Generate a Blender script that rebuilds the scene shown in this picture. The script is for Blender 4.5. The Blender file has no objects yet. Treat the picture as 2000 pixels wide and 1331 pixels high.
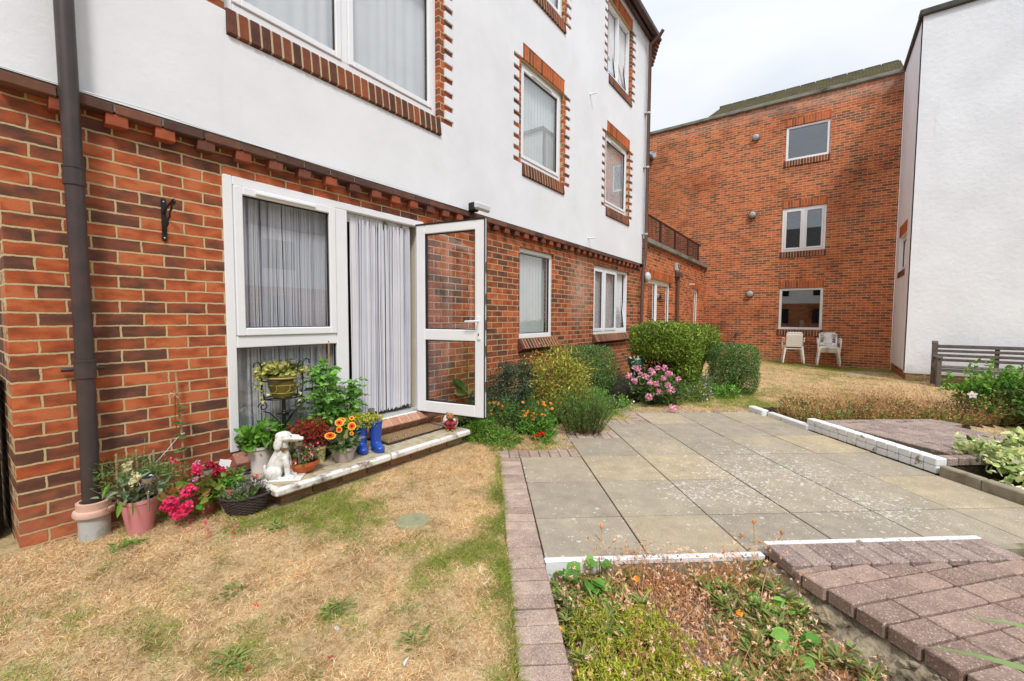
import bpy, math, random
import numpy as np
from mathutils import Matrix, Vector, noise as mnoise

random.seed(7)
rng = np.random.default_rng(11)
SC = bpy.context.scene
COL = SC.collection
PI = math.pi

# ------------------------------------------------------------------ mesh builder
class MB:
    def __init__(s, M=None):
        s.V = []; s.n = 0; s.F = []   # F: list of (faces ndarray (m,k), mat, smooth)
        s.M = M
    def add(s, v, f, mat=0, smooth=False):
        v = np.asarray(v, float).reshape(-1, 3)
        if s.M is not None:
            m = np.array(s.M)
            v = v @ m[:3, :3].T + m[:3, 3]
        f = np.asarray(f, int)
        if f.size == 0: return s
        s.V.append(v); s.F.append((f + s.n, mat, smooth)); s.n += len(v)
        return s
    def box(s, x0, x1, y0, y1, z0, z1, mat=0, bev=0):
        if bev:
            return s.bbox((x0+x1)/2, (y0+y1)/2, (z0+z1)/2, x1-x0, y1-y0, z1-z0, bev, mat)
        v = [(x0,y0,z0),(x1,y0,z0),(x1,y1,z0),(x0,y1,z0),(x0,y0,z1),(x1,y0,z1),(x1,y1,z1),(x0,y1,z1)]
        f = [(0,3,2,1),(4,5,6,7),(0,1,5,4),(1,2,6,5),(2,3,7,6),(3,0,4,7)]
        return s.add(v, f, mat)
    def bbox(s, cx, cy, cz, dx, dy, dz, b, mat=0, R=None):
        """box with chamfered edges; R optional 3x3 rotation about its centre"""
        hx, hy, hz = dx/2, dy/2, dz/2
        b = min(b, hx*.9, hy*.9, hz*.9)
        V = []; idx = {}
        for sx in (-1,1):
            for sy in (-1,1):
                for sz in (-1,1):
                    idx[sx,sy,sz] = len(V)
                    V += [(sx*hx, sy*(hy-b), sz*(hz-b)), (sx*(hx-b), sy*hy, sz*(hz-b)), (sx*(hx-b), sy*(hy-b), sz*hz)]
        V = np.array(V)
        if R is not None: V = V @ np.array(R).T
        V = V + np.array([cx,cy,cz])
        F4 = []; F3 = []
        def q(a, out):
            p = [V[i] for i in a]; n = np.cross(p[1]-p[0], p[2]-p[0]); c = sum(p)/len(p)-np.array([cx,cy,cz])
            F = a if n @ c > 0 else a[::-1]
            out.append(F)
        for ax in range(3):
            for sg in (-1,1):
                ids = []
                for (p, r) in ((-1,-1),(1,-1),(1,1),(-1,1)):
                    k = [0,0,0]; k[ax] = sg; k[(ax+1)%3] = p; k[(ax+2)%3] = r
                    ids.append(idx[tuple(k)]+ax)
                q(ids, F4)
        for ax in range(3):     # edges parallel to ax
            a1, a2 = (ax+1)%3, (ax+2)%3
            for p in (-1,1):
                for r in (-1,1):
                    k = [0,0,0]; k[a1] = p; k[a2] = r
                    k[ax] = -1; lo = idx[tuple(k)]; k[ax] = 1; hi = idx[tuple(k)]
                    q([lo+a1, lo+a2, hi+a2, hi+a1], F4)
        for k, i in idx.items(): q([i, i+1, i+2], F3)
        s.add(V, F4, mat); s.n -= len(V); s.V.pop(); s.V.append(V if s.M is None else V @ np.array(s.M)[:3,:3].T + np.array(s.M)[:3,3])
        s.F.append((np.array(F3)+s.n, mat, False)); s.n += len(V)
        return s
    def tube(s, pts, rad, n=8, mat=0, cap=True, smooth=True):
        pts = np.asarray(pts, float); m = len(pts)
        rad = np.broadcast_to(np.asarray(rad, float), (m,))
        T = np.gradient(pts, axis=0); T /= np.linalg.norm(T, axis=1)[:,None]+1e-12
        ref = np.array([0,0,1.]) if abs(T[0,2]) < .9 else np.array([1.,0,0])
        a = np.arange(n)*2*PI/n; V = []
        U = np.cross(T[0], ref); U /= np.linalg.norm(U)
        for i in range(m):
            U = U - T[i]*(U@T[i]); U /= np.linalg.norm(U)+1e-12
            W = np.cross(T[i], U)
            V.append(pts[i] + rad[i]*(np.cos(a)[:,None]*U + np.sin(a)[:,None]*W))
        V = np.concatenate(V)
        i = np.arange(m-1)[:,None]*n; j = np.arange(n)[None,:]; j2 = (j+1)%n
        F = np.stack([i+j, i+j2, i+n+j2, i+n+j], -1).reshape(-1,4)
        s.add(V, F, mat, smooth)
        if cap:
            for e, c in ((0, pts[0]), (m-1, pts[-1])):
                ring = V[e*n:(e+1)*n]
                jj = np.arange(n); F = np.stack([jj, (jj+1)%n, np.full(n, n)], -1)
                if e == 0: F = F[:, ::-1]
                s.add(np.vstack([ring, c]), F, mat)
        return s
    def lathe(s, prof, c=(0,0,0), n=32, mat=0, sx=1, sy=1, smooth=True, rot=None, R=None):
        """prof: list of (r,z) bottom to top"""
        P_ = np.asarray(prof, float); seg = np.diff(P_, axis=0); st_ = 0; runs = []
        for q in range(1, len(seg)):
            a0, a1 = seg[q-1], seg[q]; c0 = (a0@a1)/(np.linalg.norm(a0)*np.linalg.norm(a1)+1e-12)
            if c0 < .8: runs.append((st_, q+1)); st_ = q
        runs.append((st_, len(P_)))
        a = np.arange(n)*2*PI/n
        for (r0, r1) in runs:
            pr = P_[r0:r1]; m = len(pr)
            V = np.stack([pr[:,0][:,None]*np.cos(a)*sx, pr[:,0][:,None]*np.sin(a)*sy, np.repeat(pr[:,1][:,None], n, 1)], -1).reshape(-1,3)
            if R is not None: V = V @ np.array(R).T
            V = V + np.array(c)
            i = np.arange(m-1)[:,None]*n; j = np.arange(n)[None,:]; j2 = (j+1)%n
            s.add(V, np.stack([i+j, i+j2, i+n+j2, i+n+j], -1).reshape(-1,4), mat, smooth)
        return s
    def disc(s, c, r, n=24, mat=0, sx=1, sy=1, bump=0):
        a = np.arange(n)*2*PI/n
        V = np.stack([c[0]+r*np.cos(a)*sx, c[1]+r*np.sin(a)*sy, np.full(n, c[2])], -1)
        V = np.vstack([V, [c[0], c[1], c[2]+bump]])
        j = np.arange(n)
        return s.add(V, np.stack([j, (j+1)%n, np.full(n, n)], -1), mat)
    def ball(s, c, r, mat=0, n=10, m=7, R=None):
        r = np.broadcast_to(np.asarray(r, float), (3,))
        th = np.linspace(.001, PI-.001, m)
        a = np.arange(n)*2*PI/n
        V = np.stack([np.sin(th)[:,None]*np.cos(a), np.sin(th)[:,None]*np.sin(a), -np.repeat(np.cos(th)[:,None], n, 1)], -1).reshape(-1,3)*r
        if R is not None: V = V @ np.array(R).T
        V = V + np.array(c)
        i = np.arange(m-1)[:,None]*n; j = np.arange(n)[None,:]; j2 = (j+1)%n
        return s.add(V, np.stack([i+j, i+j2, i+n+j2, i+n+j], -1).reshape(-1,4), mat, True)
    def prism(s, poly, z0, z1, mat=0):
        k = len(poly); V = [(p[0],p[1],z0) for p in poly]+[(p[0],p[1],z1) for p in poly]
        s.add(V, [(i,(i+1)%k,(i+1)%k+k,i+k) for i in range(k)], mat)
        s.add(V, [tuple(range(k,2*k))], mat); s.add(V, [tuple(range(k-1,-1,-1))], mat)
        return s
    def build(s, name, mats, parent=None, origin=None):
        me = bpy.data.meshes.new(name)
        V = np.concatenate(s.V)
        if origin is None: origin = (0,0,0)
        if parent is not None:
            o = np.array(world_loc(parent)); V = V - o
        else: V = V - np.array(origin)
        me.vertices.add(len(V)); me.vertices.foreach_set('co', V.astype(np.float32).ravel())
        ns = [f.shape[0] for f,_,_ in s.F]; ks = [f.shape[1] for f,_,_ in s.F]
        tot = sum(a*b for a,b in zip(ns,ks))
        me.loops.add(tot); me.loops.foreach_set('vertex_index', np.concatenate([f.ravel() for f,_,_ in s.F]).astype(np.int32))
        me.polygons.add(sum(ns))
        lt = np.concatenate([np.full(a,b) for a,b in zip(ns,ks)])
        me.polygons.foreach_set('loop_start', np.concatenate([[0], np.cumsum(lt)[:-1]]).astype(np.int32))
        me.polygons.foreach_set('loop_total', lt.astype(np.int32))
        me.polygons.foreach_set('material_index', np.concatenate([np.full(a,m) for a,(_,m,_) in zip(ns,s.F)]).astype(np.int32))
        me.polygons.foreach_set('use_smooth', np.concatenate([np.full(a,sm) for a,(_,_,sm) in zip(ns,s.F)]).astype(bool))
        me.update(calc_edges=True); me.validate()
        if not isinstance(mats, (list,tuple)): mats = [mats]
        for m in mats: me.materials.append(m)
        ob = bpy.data.objects.new(name, me); COL.objects.link(ob)
        if parent is not None: ob.parent = parent
        else: ob.location = origin
        return ob

def world_loc(o):
    v = Vector((0,0,0))
    while o is not None:
        v += o.location; o = o.parent
    return v

def tag(o, label=None, cat=None, group=None, kind=None):
    if label: o['label'] = label
    if cat: o['category'] = cat
    if group: o['group'] = group
    if kind: o['kind'] = kind
    return o
def thing(name, loc, label, cat, group=None):
    o = bpy.data.objects.new(name, None); COL.objects.link(o); o.location = loc
    o.empty_display_size = .1
    return tag(o, label, cat, group)
def copy_tree(o, parent=None):
    c = o.copy(); COL.objects.link(c)
    if parent is not None: c.parent = parent
    for ch in [x for x in bpy.data.objects if x.parent == o]: copy_tree(ch, c)
    return c

# ------------------------------------------------------------------ materials
def srgb(r, g, b):
    f = lambda c: (c/255/12.92) if c/255 <= .04045 else ((c/255+.055)/1.055)**2.4
    return (f(r), f(g), f(b), 1)
class NT:
    def __init__(s, name):
        s.m = bpy.data.materials.new(name); s.m.use_nodes = True
        s.t = s.m.node_tree; s.N = s.t.nodes; s.L = s.t.links
        s.bs = s.N['Principled BSDF']; s.out = s.N['Material Output']
    def n(s, ty, **kw):
        x = s.N.new('ShaderNode'+ty)
        for k, v in kw.items():
            if k.startswith('i_'):
                key = k[2:]; key = int(key) if key.isdigit() else key.replace('_',' ')
                x.inputs[key].default_value = v
            else: setattr(x, k, v)
        return x
    def l(s, a, ao, b, bi): s.L.new(a.outputs[ao], b.inputs[bi])
    def ramp(s, stops, interp='LINEAR'):
        r = s.n('ValToRGB'); e = r.color_ramp.elements; r.color_ramp.interpolation = interp
        while len(e) > 1: e.remove(e[-1])
        e[0].position, e[0].color = stops[0][0], tuple(stops[0][1])[:3]+(1,)
        for p, c in stops[1:]:
            x = e.new(p); x.color = tuple(c)[:3]+(1,)
        return r
    def mix(s, fac, a, b, blend='MIX'):
        m = s.n('MixRGB', blend_type=blend)
        for sock, v in ((0, fac), (1, a), (2, b)):
            if isinstance(v, tuple) and len(v) == 2 and hasattr(v[0], 'outputs'): s.L.new(v[0].outputs[v[1]], m.inputs[sock])
            elif isinstance(v, (int, float)): m.inputs[sock].default_value = v if sock == 0 else (v,v,v,1)
            else: m.inputs[sock].default_value = tuple(v)[:3]+(1,)
        return m
    def math(s, op, a, b=0., c=None):
        m = s.n('Math', operation=op)
        for i, v in enumerate((a, b, c)):
            if v is None: continue
            if isinstance(v, tuple): s.L.new(v[0].outputs[v[1]], m.inputs[i])
            else: m.inputs[i].default_value = v
        return m
    def noise(s, scale, detail=4, rough=.55, vec=None, dist=0):
        x = s.n('TexNoise', i_Scale=scale, i_Detail=detail, i_Roughness=rough, i_Distortion=dist)
        if vec is not None: s.L.new(vec, x.inputs['Vector'])
        return x
    def pos(s): return s.n('NewGeometry').outputs['Position']
    def obj(s): return s.n('TexCoord').outputs['Object']
    def bump(s, h, strength=.3, dist=.01):
        b = s.n('Bump', i_Strength=strength, i_Distance=dist)
        s.L.new(h.outputs[0] if not isinstance(h, tuple) else h[0].outputs[h[1]], b.inputs['Height'])
        s.L.new(b.outputs[0], s.bs.inputs['Normal']); return b
    def col(s, x, o=0): s.L.new(x.outputs[o], s.bs.inputs['Base Color'])

def mat_plain(name, c, rough=.5, spec=.5, metal=0, var=.12, scale=8, bump=0, dirt=None, dscale=3, dthr=.5):
    t = NT(name); n = t.noise(scale, 5, .6, t.obj())
    r = t.ramp([(.3, [x*(1-var) for x in c[:3]]), (.7, [min(1, x*(1+var)) for x in c[:3]])]); t.l(n, 0, r, 0)
    src = r
    if dirt is not None:
        n2 = t.noise(dscale, 6, .65, t.obj()); r2 = t.ramp([(dthr, (0,0,0)), (dthr+(.18 if dthr == .5 else .05), (1,1,1))]); t.l(n2, 0, r2, 0)
        src = t.mix((r2, 0), (r, 0), dirt)
    t.col(src)
    t.bs.inputs['Roughness'].default_value = rough; t.bs.inputs['Metallic'].default_value = metal
    t.bs.inputs['Specular IOR Level'].default_value = spec
    if bump: t.bump(t.noise(scale*6, 4, .6, t.obj()), bump, .004)
    return t.m

def mat_leaf(name, cols, rough=.55, trans=.3, spec=.35):
    """foliage: every leaf (mesh island) takes its own tint"""
    t = NT(name); g = t.n('NewGeometry')
    k = len(cols); r = t.ramp([(i/(k-1) if k > 1 else 0, c) for i, c in enumerate(cols)]); t.l(g, 'Random Per Island', r, 0)
    n = t.noise(3.5, 2, .5, t.pos()); cloth = name in ('net_curtain', 'string_curtain', 'blind_slat')
    lo, hi = (.86, .94) if cloth else (.88, 1.38)
    v = t.ramp([(.3,(lo,)*3),(.7,(hi,)*3)]); t.l(n, 0, v, 0)
    m = t.mix(1, (r,0), (v,0), 'MULTIPLY'); m.use_clamp = True; t.col(m)
    t.bs.inputs['Roughness'].default_value = rough; t.bs.inputs['Specular IOR Level'].default_value = spec
    tr = t.n('BsdfTranslucent'); t.l(m, 0, tr, 0)
    ms = t.n('MixShader', i_0=trans); t.l(t.bs, 0, ms, 1); t.l(tr, 0, ms, 2); t.l(ms, 0, t.out, 0)
    return t.m

BR_DARK = srgb(98,68,63); BR_MID = srgb(160,86,62); BR_RED = srgb(188,92,60); BR_OR = srgb(208,114,74)
def mat_bricks(name, axis, tones=None, mortar=srgb(204,182,140), offx=0., offz=.01, stain=None, msize=.0062, flem=False, dist=.006, pale=None, vary=1.5):
    """running-bond brickwork in world metres on a vertical wall; axis = world axis the courses run along"""
    t = NT(name); p = t.n('SeparateXYZ'); t.L.new(t.pos(), p.inputs[0])
    nd = t.noise(26, 3, .6, t.pos()); sub = t.n('VectorMath', operation='SUBTRACT'); t.L.new(nd.outputs['Color'], sub.inputs[0]); sub.inputs[1].default_value = (.5,.5,.5)
    scl = t.n('VectorMath', operation='SCALE'); t.l(sub, 0, scl, 0); scl.inputs['Scale'].default_value = dist*2
    cx = t.math('ADD', (p, axis), -offx+45.); cz = t.math('ADD', (p, 2), -offz+7.5)
    cb = t.n('CombineXYZ'); t.l(cx, 0, cb, 0); t.l(cz, 0, cb, 1)
    ad = t.n('VectorMath', operation='ADD'); t.l(cb, 0, ad, 0); t.l(scl, 0, ad, 1)
    b = t.n('TexBrick', i_Color1=(0,0,0,1), i_Color2=(1,1,1,1), i_Mortar=(0,0,0,1), i_Scale=1., i_Mortar_Size=msize, i_Mortar_Smooth=.25, i_Bias=0.)
    b.inputs['Brick Width'].default_value = .225; b.inputs['Row Height'].default_value = .075
    b.offset = .5; b.squash = 1.
    t.l(ad, 0, b, 'Vector')
    tones = tones or [(0, srgb(106,72,60)), (.12, srgb(120,76,60)), (.26, srgb(138,80,58)), (.42, srgb(154,84,56)), (.6, srgb(170,88,55)), (.8, srgb(184,96,58)), (1, srgb(196,112,72))]
    # firing variation inside a brick
    mp = t.n('Mapping'); mp.inputs['Scale'].default_value = (6, 6, 10) ; t.L.new(t.pos(), mp.inputs[0])
    n1 = t.noise(1.3, 3, .5, mp.outputs[0], 0); sh = t.math('MULTIPLY_ADD', (n1,0), 1.1, -.55); sh = t.math('MULTIPLY_ADD', (sh,0), vary, (b,0)); sh.use_clamp = True
    r = t.ramp(tones); t.l(sh, 0, r, 0)
    v = t.ramp([(.3,(.78,.76,.76)),(.5,(1,1,1)),(.7,(1.1,1.08,1.05))]); t.l(n1, 0, v, 0)
    m = t.mix(.8, (r,0), (v,0), 'MULTIPLY')
    n3 = t.noise(120, 3, .7, t.pos()); v3 = t.ramp([(.3,(.86,.86,.86)),(.7,(1.1,1.1,1.1))]); t.l(n3, 0, v3, 0)
    m = t.mix(.8, (m,0), (v3,0), 'MULTIPLY')
    mn = t.mix(.7, mortar, (v3,0), 'MULTIPLY')
    m = t.mix((b,'Fac'), (m,0), (mn,0))
    if stain:   # broad weathering patches
        n4 = t.noise(stain[1], 5, .6, t.pos()); r4 = t.ramp([(stain[2],(0,0,0)),(stain[2]+.18,(1,1,1))]); t.l(n4, 0, r4, 0)
        f4 = t.math('MULTIPLY', (r4,0), stain[3])
        m = t.mix((f4,0), (m,0), stain[0], 'MULTIPLY')
    for (pc, ctr, rad, amt) in (pale or []):  # salt / algae patches with a place of their own
        d = t.n('VectorMath', operation='SUBTRACT'); t.L.new(t.pos(), d.inputs[0]); d.inputs[1].default_value = ctr
        ds = t.n('VectorMath', operation='DIVIDE'); t.l(d, 0, ds, 0); ds.inputs[1].default_value = rad
        ln = t.n('VectorMath', operation='LENGTH'); t.l(ds, 0, ln, 0)
        rr = t.ramp([(0,(1,1,1)),(1,(0,0,0))]); t.L.new(ln.outputs['Value'], rr.inputs[0])
        n5 = t.noise(14, 5, .7, t.pos()); r5 = t.ramp([(.35,(.15,.15,.15)),(.65,(1,1,1))]); t.l(n5, 0, r5, 0)
        f5 = t.math('MULTIPLY', (rr,0), (r5,0)); f5 = t.math('MULTIPLY', (f5,0), amt)
        m = t.mix((f5,0), (m,0), pc)
    t.col(m); t.bs.inputs['Roughness'].default_value = .85; t.bs.inputs['Specular IOR Level'].default_value = .25
    inv = t.math('SUBTRACT', 1., (b,'Fac')); h = t.math('MULTIPLY_ADD', (n3,0), .25, (inv,0)); t.bump(h, 1., .010)
    return t.m

def mat_brick_units(name, tones=None, speck=0, rough=.85, wash=None, objcoord=False):
    """single bricks / pavers: every unit (mesh island) its own tone"""
    t = NT(name); g = t.n('NewGeometry')
    tones = tones or [(0, srgb(98,66,58)), (.3, srgb(128,80,64)), (.6, srgb(152,84,60)), (1, srgb(172,94,64))]
    r = t.ramp(tones); t.l(g, 'Random Per Island', r, 0)
    P = t.obj() if objcoord else t.pos()
    n1 = t.noise(14, 4, .6, P); v = t.ramp([(.3,(.7,.68,.68)),(.7,(1.15,1.12,1.1))]); t.l(n1, 0, v, 0)
    m = t.mix(.8, (r,0), (v,0), 'MULTIPLY')
    n3 = t.noise(160, 3, .7, P); v3 = t.ramp([(.3,(.8,.8,.8)),(.7,(1.15,1.15,1.15))] if not speck else [(.32,(.5,.48,.48)),(.5,(1,1,1)),(.68,(1.4,1.38,1.35))]); t.l(n3, 0, v3, 0)
    m = t.mix(.9, (m,0), (v3,0), 'MULTIPLY')
    if speck:
        vo = t.n('TexVoronoi', i_Scale=85.); t.L.new(P, vo.inputs['Vector'])
        rs = t.ramp([(.0,(1,1,1)),(.26,(1,1,1)),(.36,(0,0,0))]); t.l(vo, 'Distance', rs, 0)
        ns = t.noise(60, 2, .5, P); rn = t.ramp([(.46,(0,0,0)),(.56,(1,1,1))]); t.l(ns, 0, rn, 0)
        f = t.math('MULTIPLY', (rs,0), (rn,0)); f = t.math('MULTIPLY', (f,0), speck)
        m = t.mix((f,0), (m,0), srgb(205,190,175))
    if wash:
        n4 = t.noise(wash[1], 6, .7, P); r4 = t.ramp([(wash[2],(0,0,0)),(wash[2]+.08,(1,1,1))]); t.l(n4, 0, r4, 0)
        f = t.math('MULTIPLY', (r4,0), wash[3]); m = t.mix((f,0), (m,0), wash[0])
    t.col(m); t.bs.inputs['Roughness'].default_value = rough; t.bs.inputs['Specular IOR Level'].default_value = .25
    t.bump(n3, .5, .004); return t.m

def mat_render(name, c, scale, strength, dirt=.12, dist=.01, streak=False):
    t = NT(name); P = t.pos()
    n = t.noise(scale, 5, .65, P); n0 = t.noise(1.1, 5, .6, P)
    r = t.ramp([(.3, [x*.88 for x in c[:3]]), (.7, c)]); t.l(n0, 0, r, 0)
    n2 = t.noise(5., 7, .75, P); r2 = t.ramp([(.66,(0,0,0)),(.8,(1,1,1))]); t.l(n2, 0, r2, 0)
    f = t.math('MULTIPLY', (r2,0), dirt)
    m = t.mix((f,0), (r,0), srgb(150,148,140))
    mp = t.n('Mapping'); mp.inputs['Scale'].default_value = (7, 7, .55); t.L.new(P, mp.inputs[0]); n7 = t.noise(1., 5, .7, mp.outputs[0])
    r7 = t.ramp([(.56,(0,0,0)),(.74,(1,1,1))]); t.l(n7, 0, r7, 0); n8 = t.noise(.6, 3, .5, P); r8 = t.ramp([(.45,(0,0,0)),(.65,(1,1,1))]); t.l(n8, 0, r8, 0)
    f7 = t.math('MULTIPLY', (r7,0), (r8,0)); f7 = t.math('MULTIPLY', (f7,0), .22); m = t.mix((f7,0), (m,0), srgb(176,174,166)); t.col(m)
    t.bs.inputs['Roughness'].default_value = .8; t.bs.inputs['Specular IOR Level'].default_value = .25
    n6 = t.noise(scale*.22, 3, .5, P); h = t.math('MULTIPLY_ADD', (n6,0), 2., (n,0))
    t.bump(h, strength, dist); return t.m

def mat_glass(name, tint=(.93,.96,.96), k=1.9):
    t = NT(name); t.N.remove(t.bs)
    tr = t.n('BsdfTransparent'); tr.inputs[0].default_value = tint+(1,)
    gl = t.n('BsdfGlossy'); gl.inputs['Roughness'].default_value = .0; gl.inputs[0].default_value = (1,1,1,1)
    gg_ = t.n('NewGeometry'); io = t.math('MULTIPLY_ADD', (gg_,'Backfacing'), 1/1.5-1.5, 1.5); fr = t.n('Fresnel'); t.l(io, 0, fr, 'IOR'); m = t.math('MULTIPLY', (fr,0), k); m.use_clamp = True
    nz = t.noise(.9, 2, .5, t.pos()); bp = t.n('Bump', i_Strength=.03, i_Distance=.02); t.l(nz, 0, bp, 'Height'); t.L.new(bp.outputs[0], gl.inputs['Normal'])
    ms = t.n('MixShader'); t.l(m, 0, ms, 0); t.l(tr, 0, ms, 1); t.l(gl, 0, ms, 2); t.l(ms, 0, t.out, 0)
    return t.m

M_ = {}
M_['brick_x'] = mat_bricks('brick_main', 0, offx=.02, pale=[(srgb(214,196,180), (6.75,3.45,1.75), (.55,1,.75), .75), (srgb(150,130,60), (9.3,3.45,.2), (.9,1,.35), .5), (srgb(190,150,120),(.6,3.45,.05),(1.0,1,.3),.5)])
M_['brick_ext'] = mat_bricks('brick_extension', 0, offx=.09, mortar=srgb(214,180,140), pale=[(srgb(120,105,70), (10.2,3.45,3.0), (1.2,1,.25), .7)],
    tones=[(0, srgb(112,70,54)), (.2, srgb(146,82,56)), (.5, srgb(196,104,62)), (1, srgb(216,122,74))])
M_['brick_y'] = mat_bricks('brick_end_wall_shaded', 1, tones=[(0, srgb(70,52,46)), (1, srgb(120,82,60))])  # tones darkened all over to stand for the shade of the narrow alley
M_['brick_far'] = mat_bricks('brick_far', 1, offz=.0, mortar=srgb(232,200,160), msize=.0068,
    vary=.9, tones=[(0, srgb(132,86,66)), (.2, srgb(148,92,66)), (.42, srgb(182,100,64)), (.75, srgb(206,110,66)), (1, srgb(212,126,78))],
    stain=(srgb(170,150,140), .55, .5, .8), pale=[(srgb(200,150,90),(16.4,5.0,5.6),(1,1.4,1.6),.35),(srgb(70,58,52),(16.4,.6,6.0),(1,.75,.35),.6),(srgb(190,150,120),(16.4,2,0.),(1,4,.35),.5),(srgb(225,200,185),(16.4,0,8.0),(1,7,.35),.45)])
M_['units'] = mat_brick_units('brick_units')
M_['units_dark'] = mat_brick_units('brick_units_dark', [(0, srgb(88,60,54)), (.5, srgb(118,72,56)), (1, srgb(156,86,58))])
M_['units_or'] = mat_brick_units('brick_units_orange', [(0, srgb(140,82,56)), (.4, srgb(188,100,58)), (1, srgb(210,116,68))])
M_['shelf'] = mat_brick_units('ledge_brick', [(0, srgb(86,66,60)), (.6, srgb(112,80,68)), (1, srgb(134,90,72))])
M_['mortar'] = mat_plain('mortar', srgb(188,168,134), .9, .2, var=.15, scale=30, bump=.3)
M_['render'] = mat_render('white_render', srgb(244,246,250), 55, .22, .10, .006)
M_['rough'] = mat_render('rough_white_render', srgb(242,245,250), 60, .38, .05, .010)
M_['pvc'] = mat_plain('white_plastic', srgb(240,242,245), .28, .5, var=.02)
M_['gasket'] = mat_plain('black_gasket', srgb(26,28,30), .5)
M_['glass'] = mat_glass('window_glass', (.975,.985,.985), 1.9)
M_['glass_dark'] = mat_glass('window_glass_far', (.7,.74,.76), 4.2)
M_['net'] = mat_leaf('net_curtain', [srgb(246,248,252), srgb(252,253,255)], .8, .12, .1)
M_['strings'] = mat_leaf('string_curtain', [srgb(220,222,236), srgb(238,240,248), srgb(250,250,254)], .7, .1, .15)
M_['blind'] = mat_leaf('blind_slat', [srgb(244,250,250), srgb(250,253,253)], .7, .1, .15)
M_['room'] = mat_plain('room_wall', srgb(150,142,128), .9, .1, var=.1)
M_['cream'] = mat_plain('cream_wall', srgb(224,214,190), .8, .2, var=.04)
M_['pipe'] = mat_plain('brown_pipe', srgb(66,58,57), .45, .5, var=.15, scale=5, dirt=srgb(88,66,66), dscale=2.5)
M_['pipe_far'] = mat_plain('brown_pipe_far', srgb(100,78,70), .45, .4, var=.12)
M_['gutter'] = mat_plain('dark_gutter', srgb(78,54,50), .4, .5, var=.2, scale=5)
M_['clay'] = mat_plain('pink_clay', srgb(214,178,160), .75, .3, var=.1, scale=12, bump=.2)
M_['greypl'] = mat_plain('grey_plastic', srgb(186,190,188), .45, .4, var=.06, dirt=srgb(150,146,128), dscale=9)
M_['conc'] = mat_plain('grey_concrete', srgb(150,142,122), .9, .2, var=.18, scale=14, bump=.6, dirt=srgb(116,108,84), dscale=6)
M_['plinth'] = mat_bricks('brick_plinth', 1, tones=[(0, srgb(150,126,92)), (.5, srgb(176,152,110)), (1, srgb(160,150,104))], mortar=srgb(186,170,130))
M_['room_dark'] = mat_plain('far_room', srgb(84,84,84), .9, .1, var=.2)
M_['stepc'] = mat_plain('step_concrete', srgb(184,172,146), .9, .2, var=.14, scale=12, bump=.5, dirt=srgb(140,126,100), dscale=14)
M_['stepb'] = mat_brick_units('step_brick', [(0, srgb(130,104,84)), (.5, srgb(158,126,98)), (1, srgb(150,140,116))], wash=(srgb(140,130,100), 8, .55, .7))
M_['sillb'] = mat_brick_units('pale_sill_brick', [(0, srgb(160,116,100)), (.5, srgb(186,134,112)), (1, srgb(196,148,124))], speck=.5)
M_['coping'] = mat_plain('coping_stone', srgb(138,136,126), .9, .2, var=.2, scale=6, bump=.5, dirt=srgb(84,80,66), dscale=3)
M_['copdark'] = mat_plain('dark_coping', srgb(82,82,78), .85, .2, var=.25, scale=8, bump=.5)
M_['lead'] = mat_plain('lead', srgb(188,194,200), .5, .5, var=.1)
M_['iron'] = mat_plain('black_iron', srgb(30,32,36), .38, .5, var=.2, scale=30)
M_['rail'] = mat_plain('brown_railing', srgb(70,48,44), .5, .4, var=.1)
M_['paint'] = mat_plain('white_masonry_paint', srgb(232,233,234), .6, .3, var=.04, scale=20, dirt=srgb(150,140,122), dscale=13, dthr=.6, bump=.35)
M_['paint2'] = mat_plain('chipped_white_paint', srgb(230,228,222), .6, .3, var=.06, scale=20, dirt=srgb(120,100,84), dscale=11, bump=.4)
M_['lampg'] = mat_plain('grey_plastic_lamp', srgb(168,170,172), .4, .4, var=.03)
M_['lampw'] = mat_plain('opal_plastic', srgb(206,208,210), .35, .4, var=.03)
M_['chairpl'] = mat_plain('chair_plastic', srgb(240,240,236), .4, .4, var=.05, dirt=srgb(190,184,170), dscale=5)
M_['chairbe'] = mat_plain('chair_plastic_beige', srgb(226,224,218), .45, .4, var=.06)
M_['wood'] = mat_plain('weathered_wood', srgb(104,96,92), .85, .2, var=.25, scale=9, bump=.5)
M_['black'] = mat_plain('black_plastic', srgb(22,24,26), .4, .4)
M_['steel'] = mat_plain('steel', srgb(180,178,172), .32, .5, metal=.85, var=.05)
M_['solar'] = mat_plain('solar_cell', srgb(34,40,52), .2, .6)
M_['clear'] = mat_glass('clear_bulb', (.9,.93,.94), 1.6)
M_['soil'] = mat_plain('soil', srgb(62,50,40), .95, .1, var=.4, scale=40, bump=.9)

CAMZ = 1.27

# ------------------------------------------------------------------ wall helpers (local frame: a along wall, d depth inward, z up)
M_MAIN = Matrix(((1,0,0,0),(0,1,0,0),(0,0,1,0),(0,0,0,1)))
M_FAR = Matrix(((0,1,0,0),(-1,0,0,0),(0,0,1,0),(0,0,0,1)))      # a -> -y, d -> +x
M_SIDE = Matrix(((-1,0,0,0),(0,-1,0,0),(0,0,1,0),(0,0,0,1)))    # a -> -x, d -> -y

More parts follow.
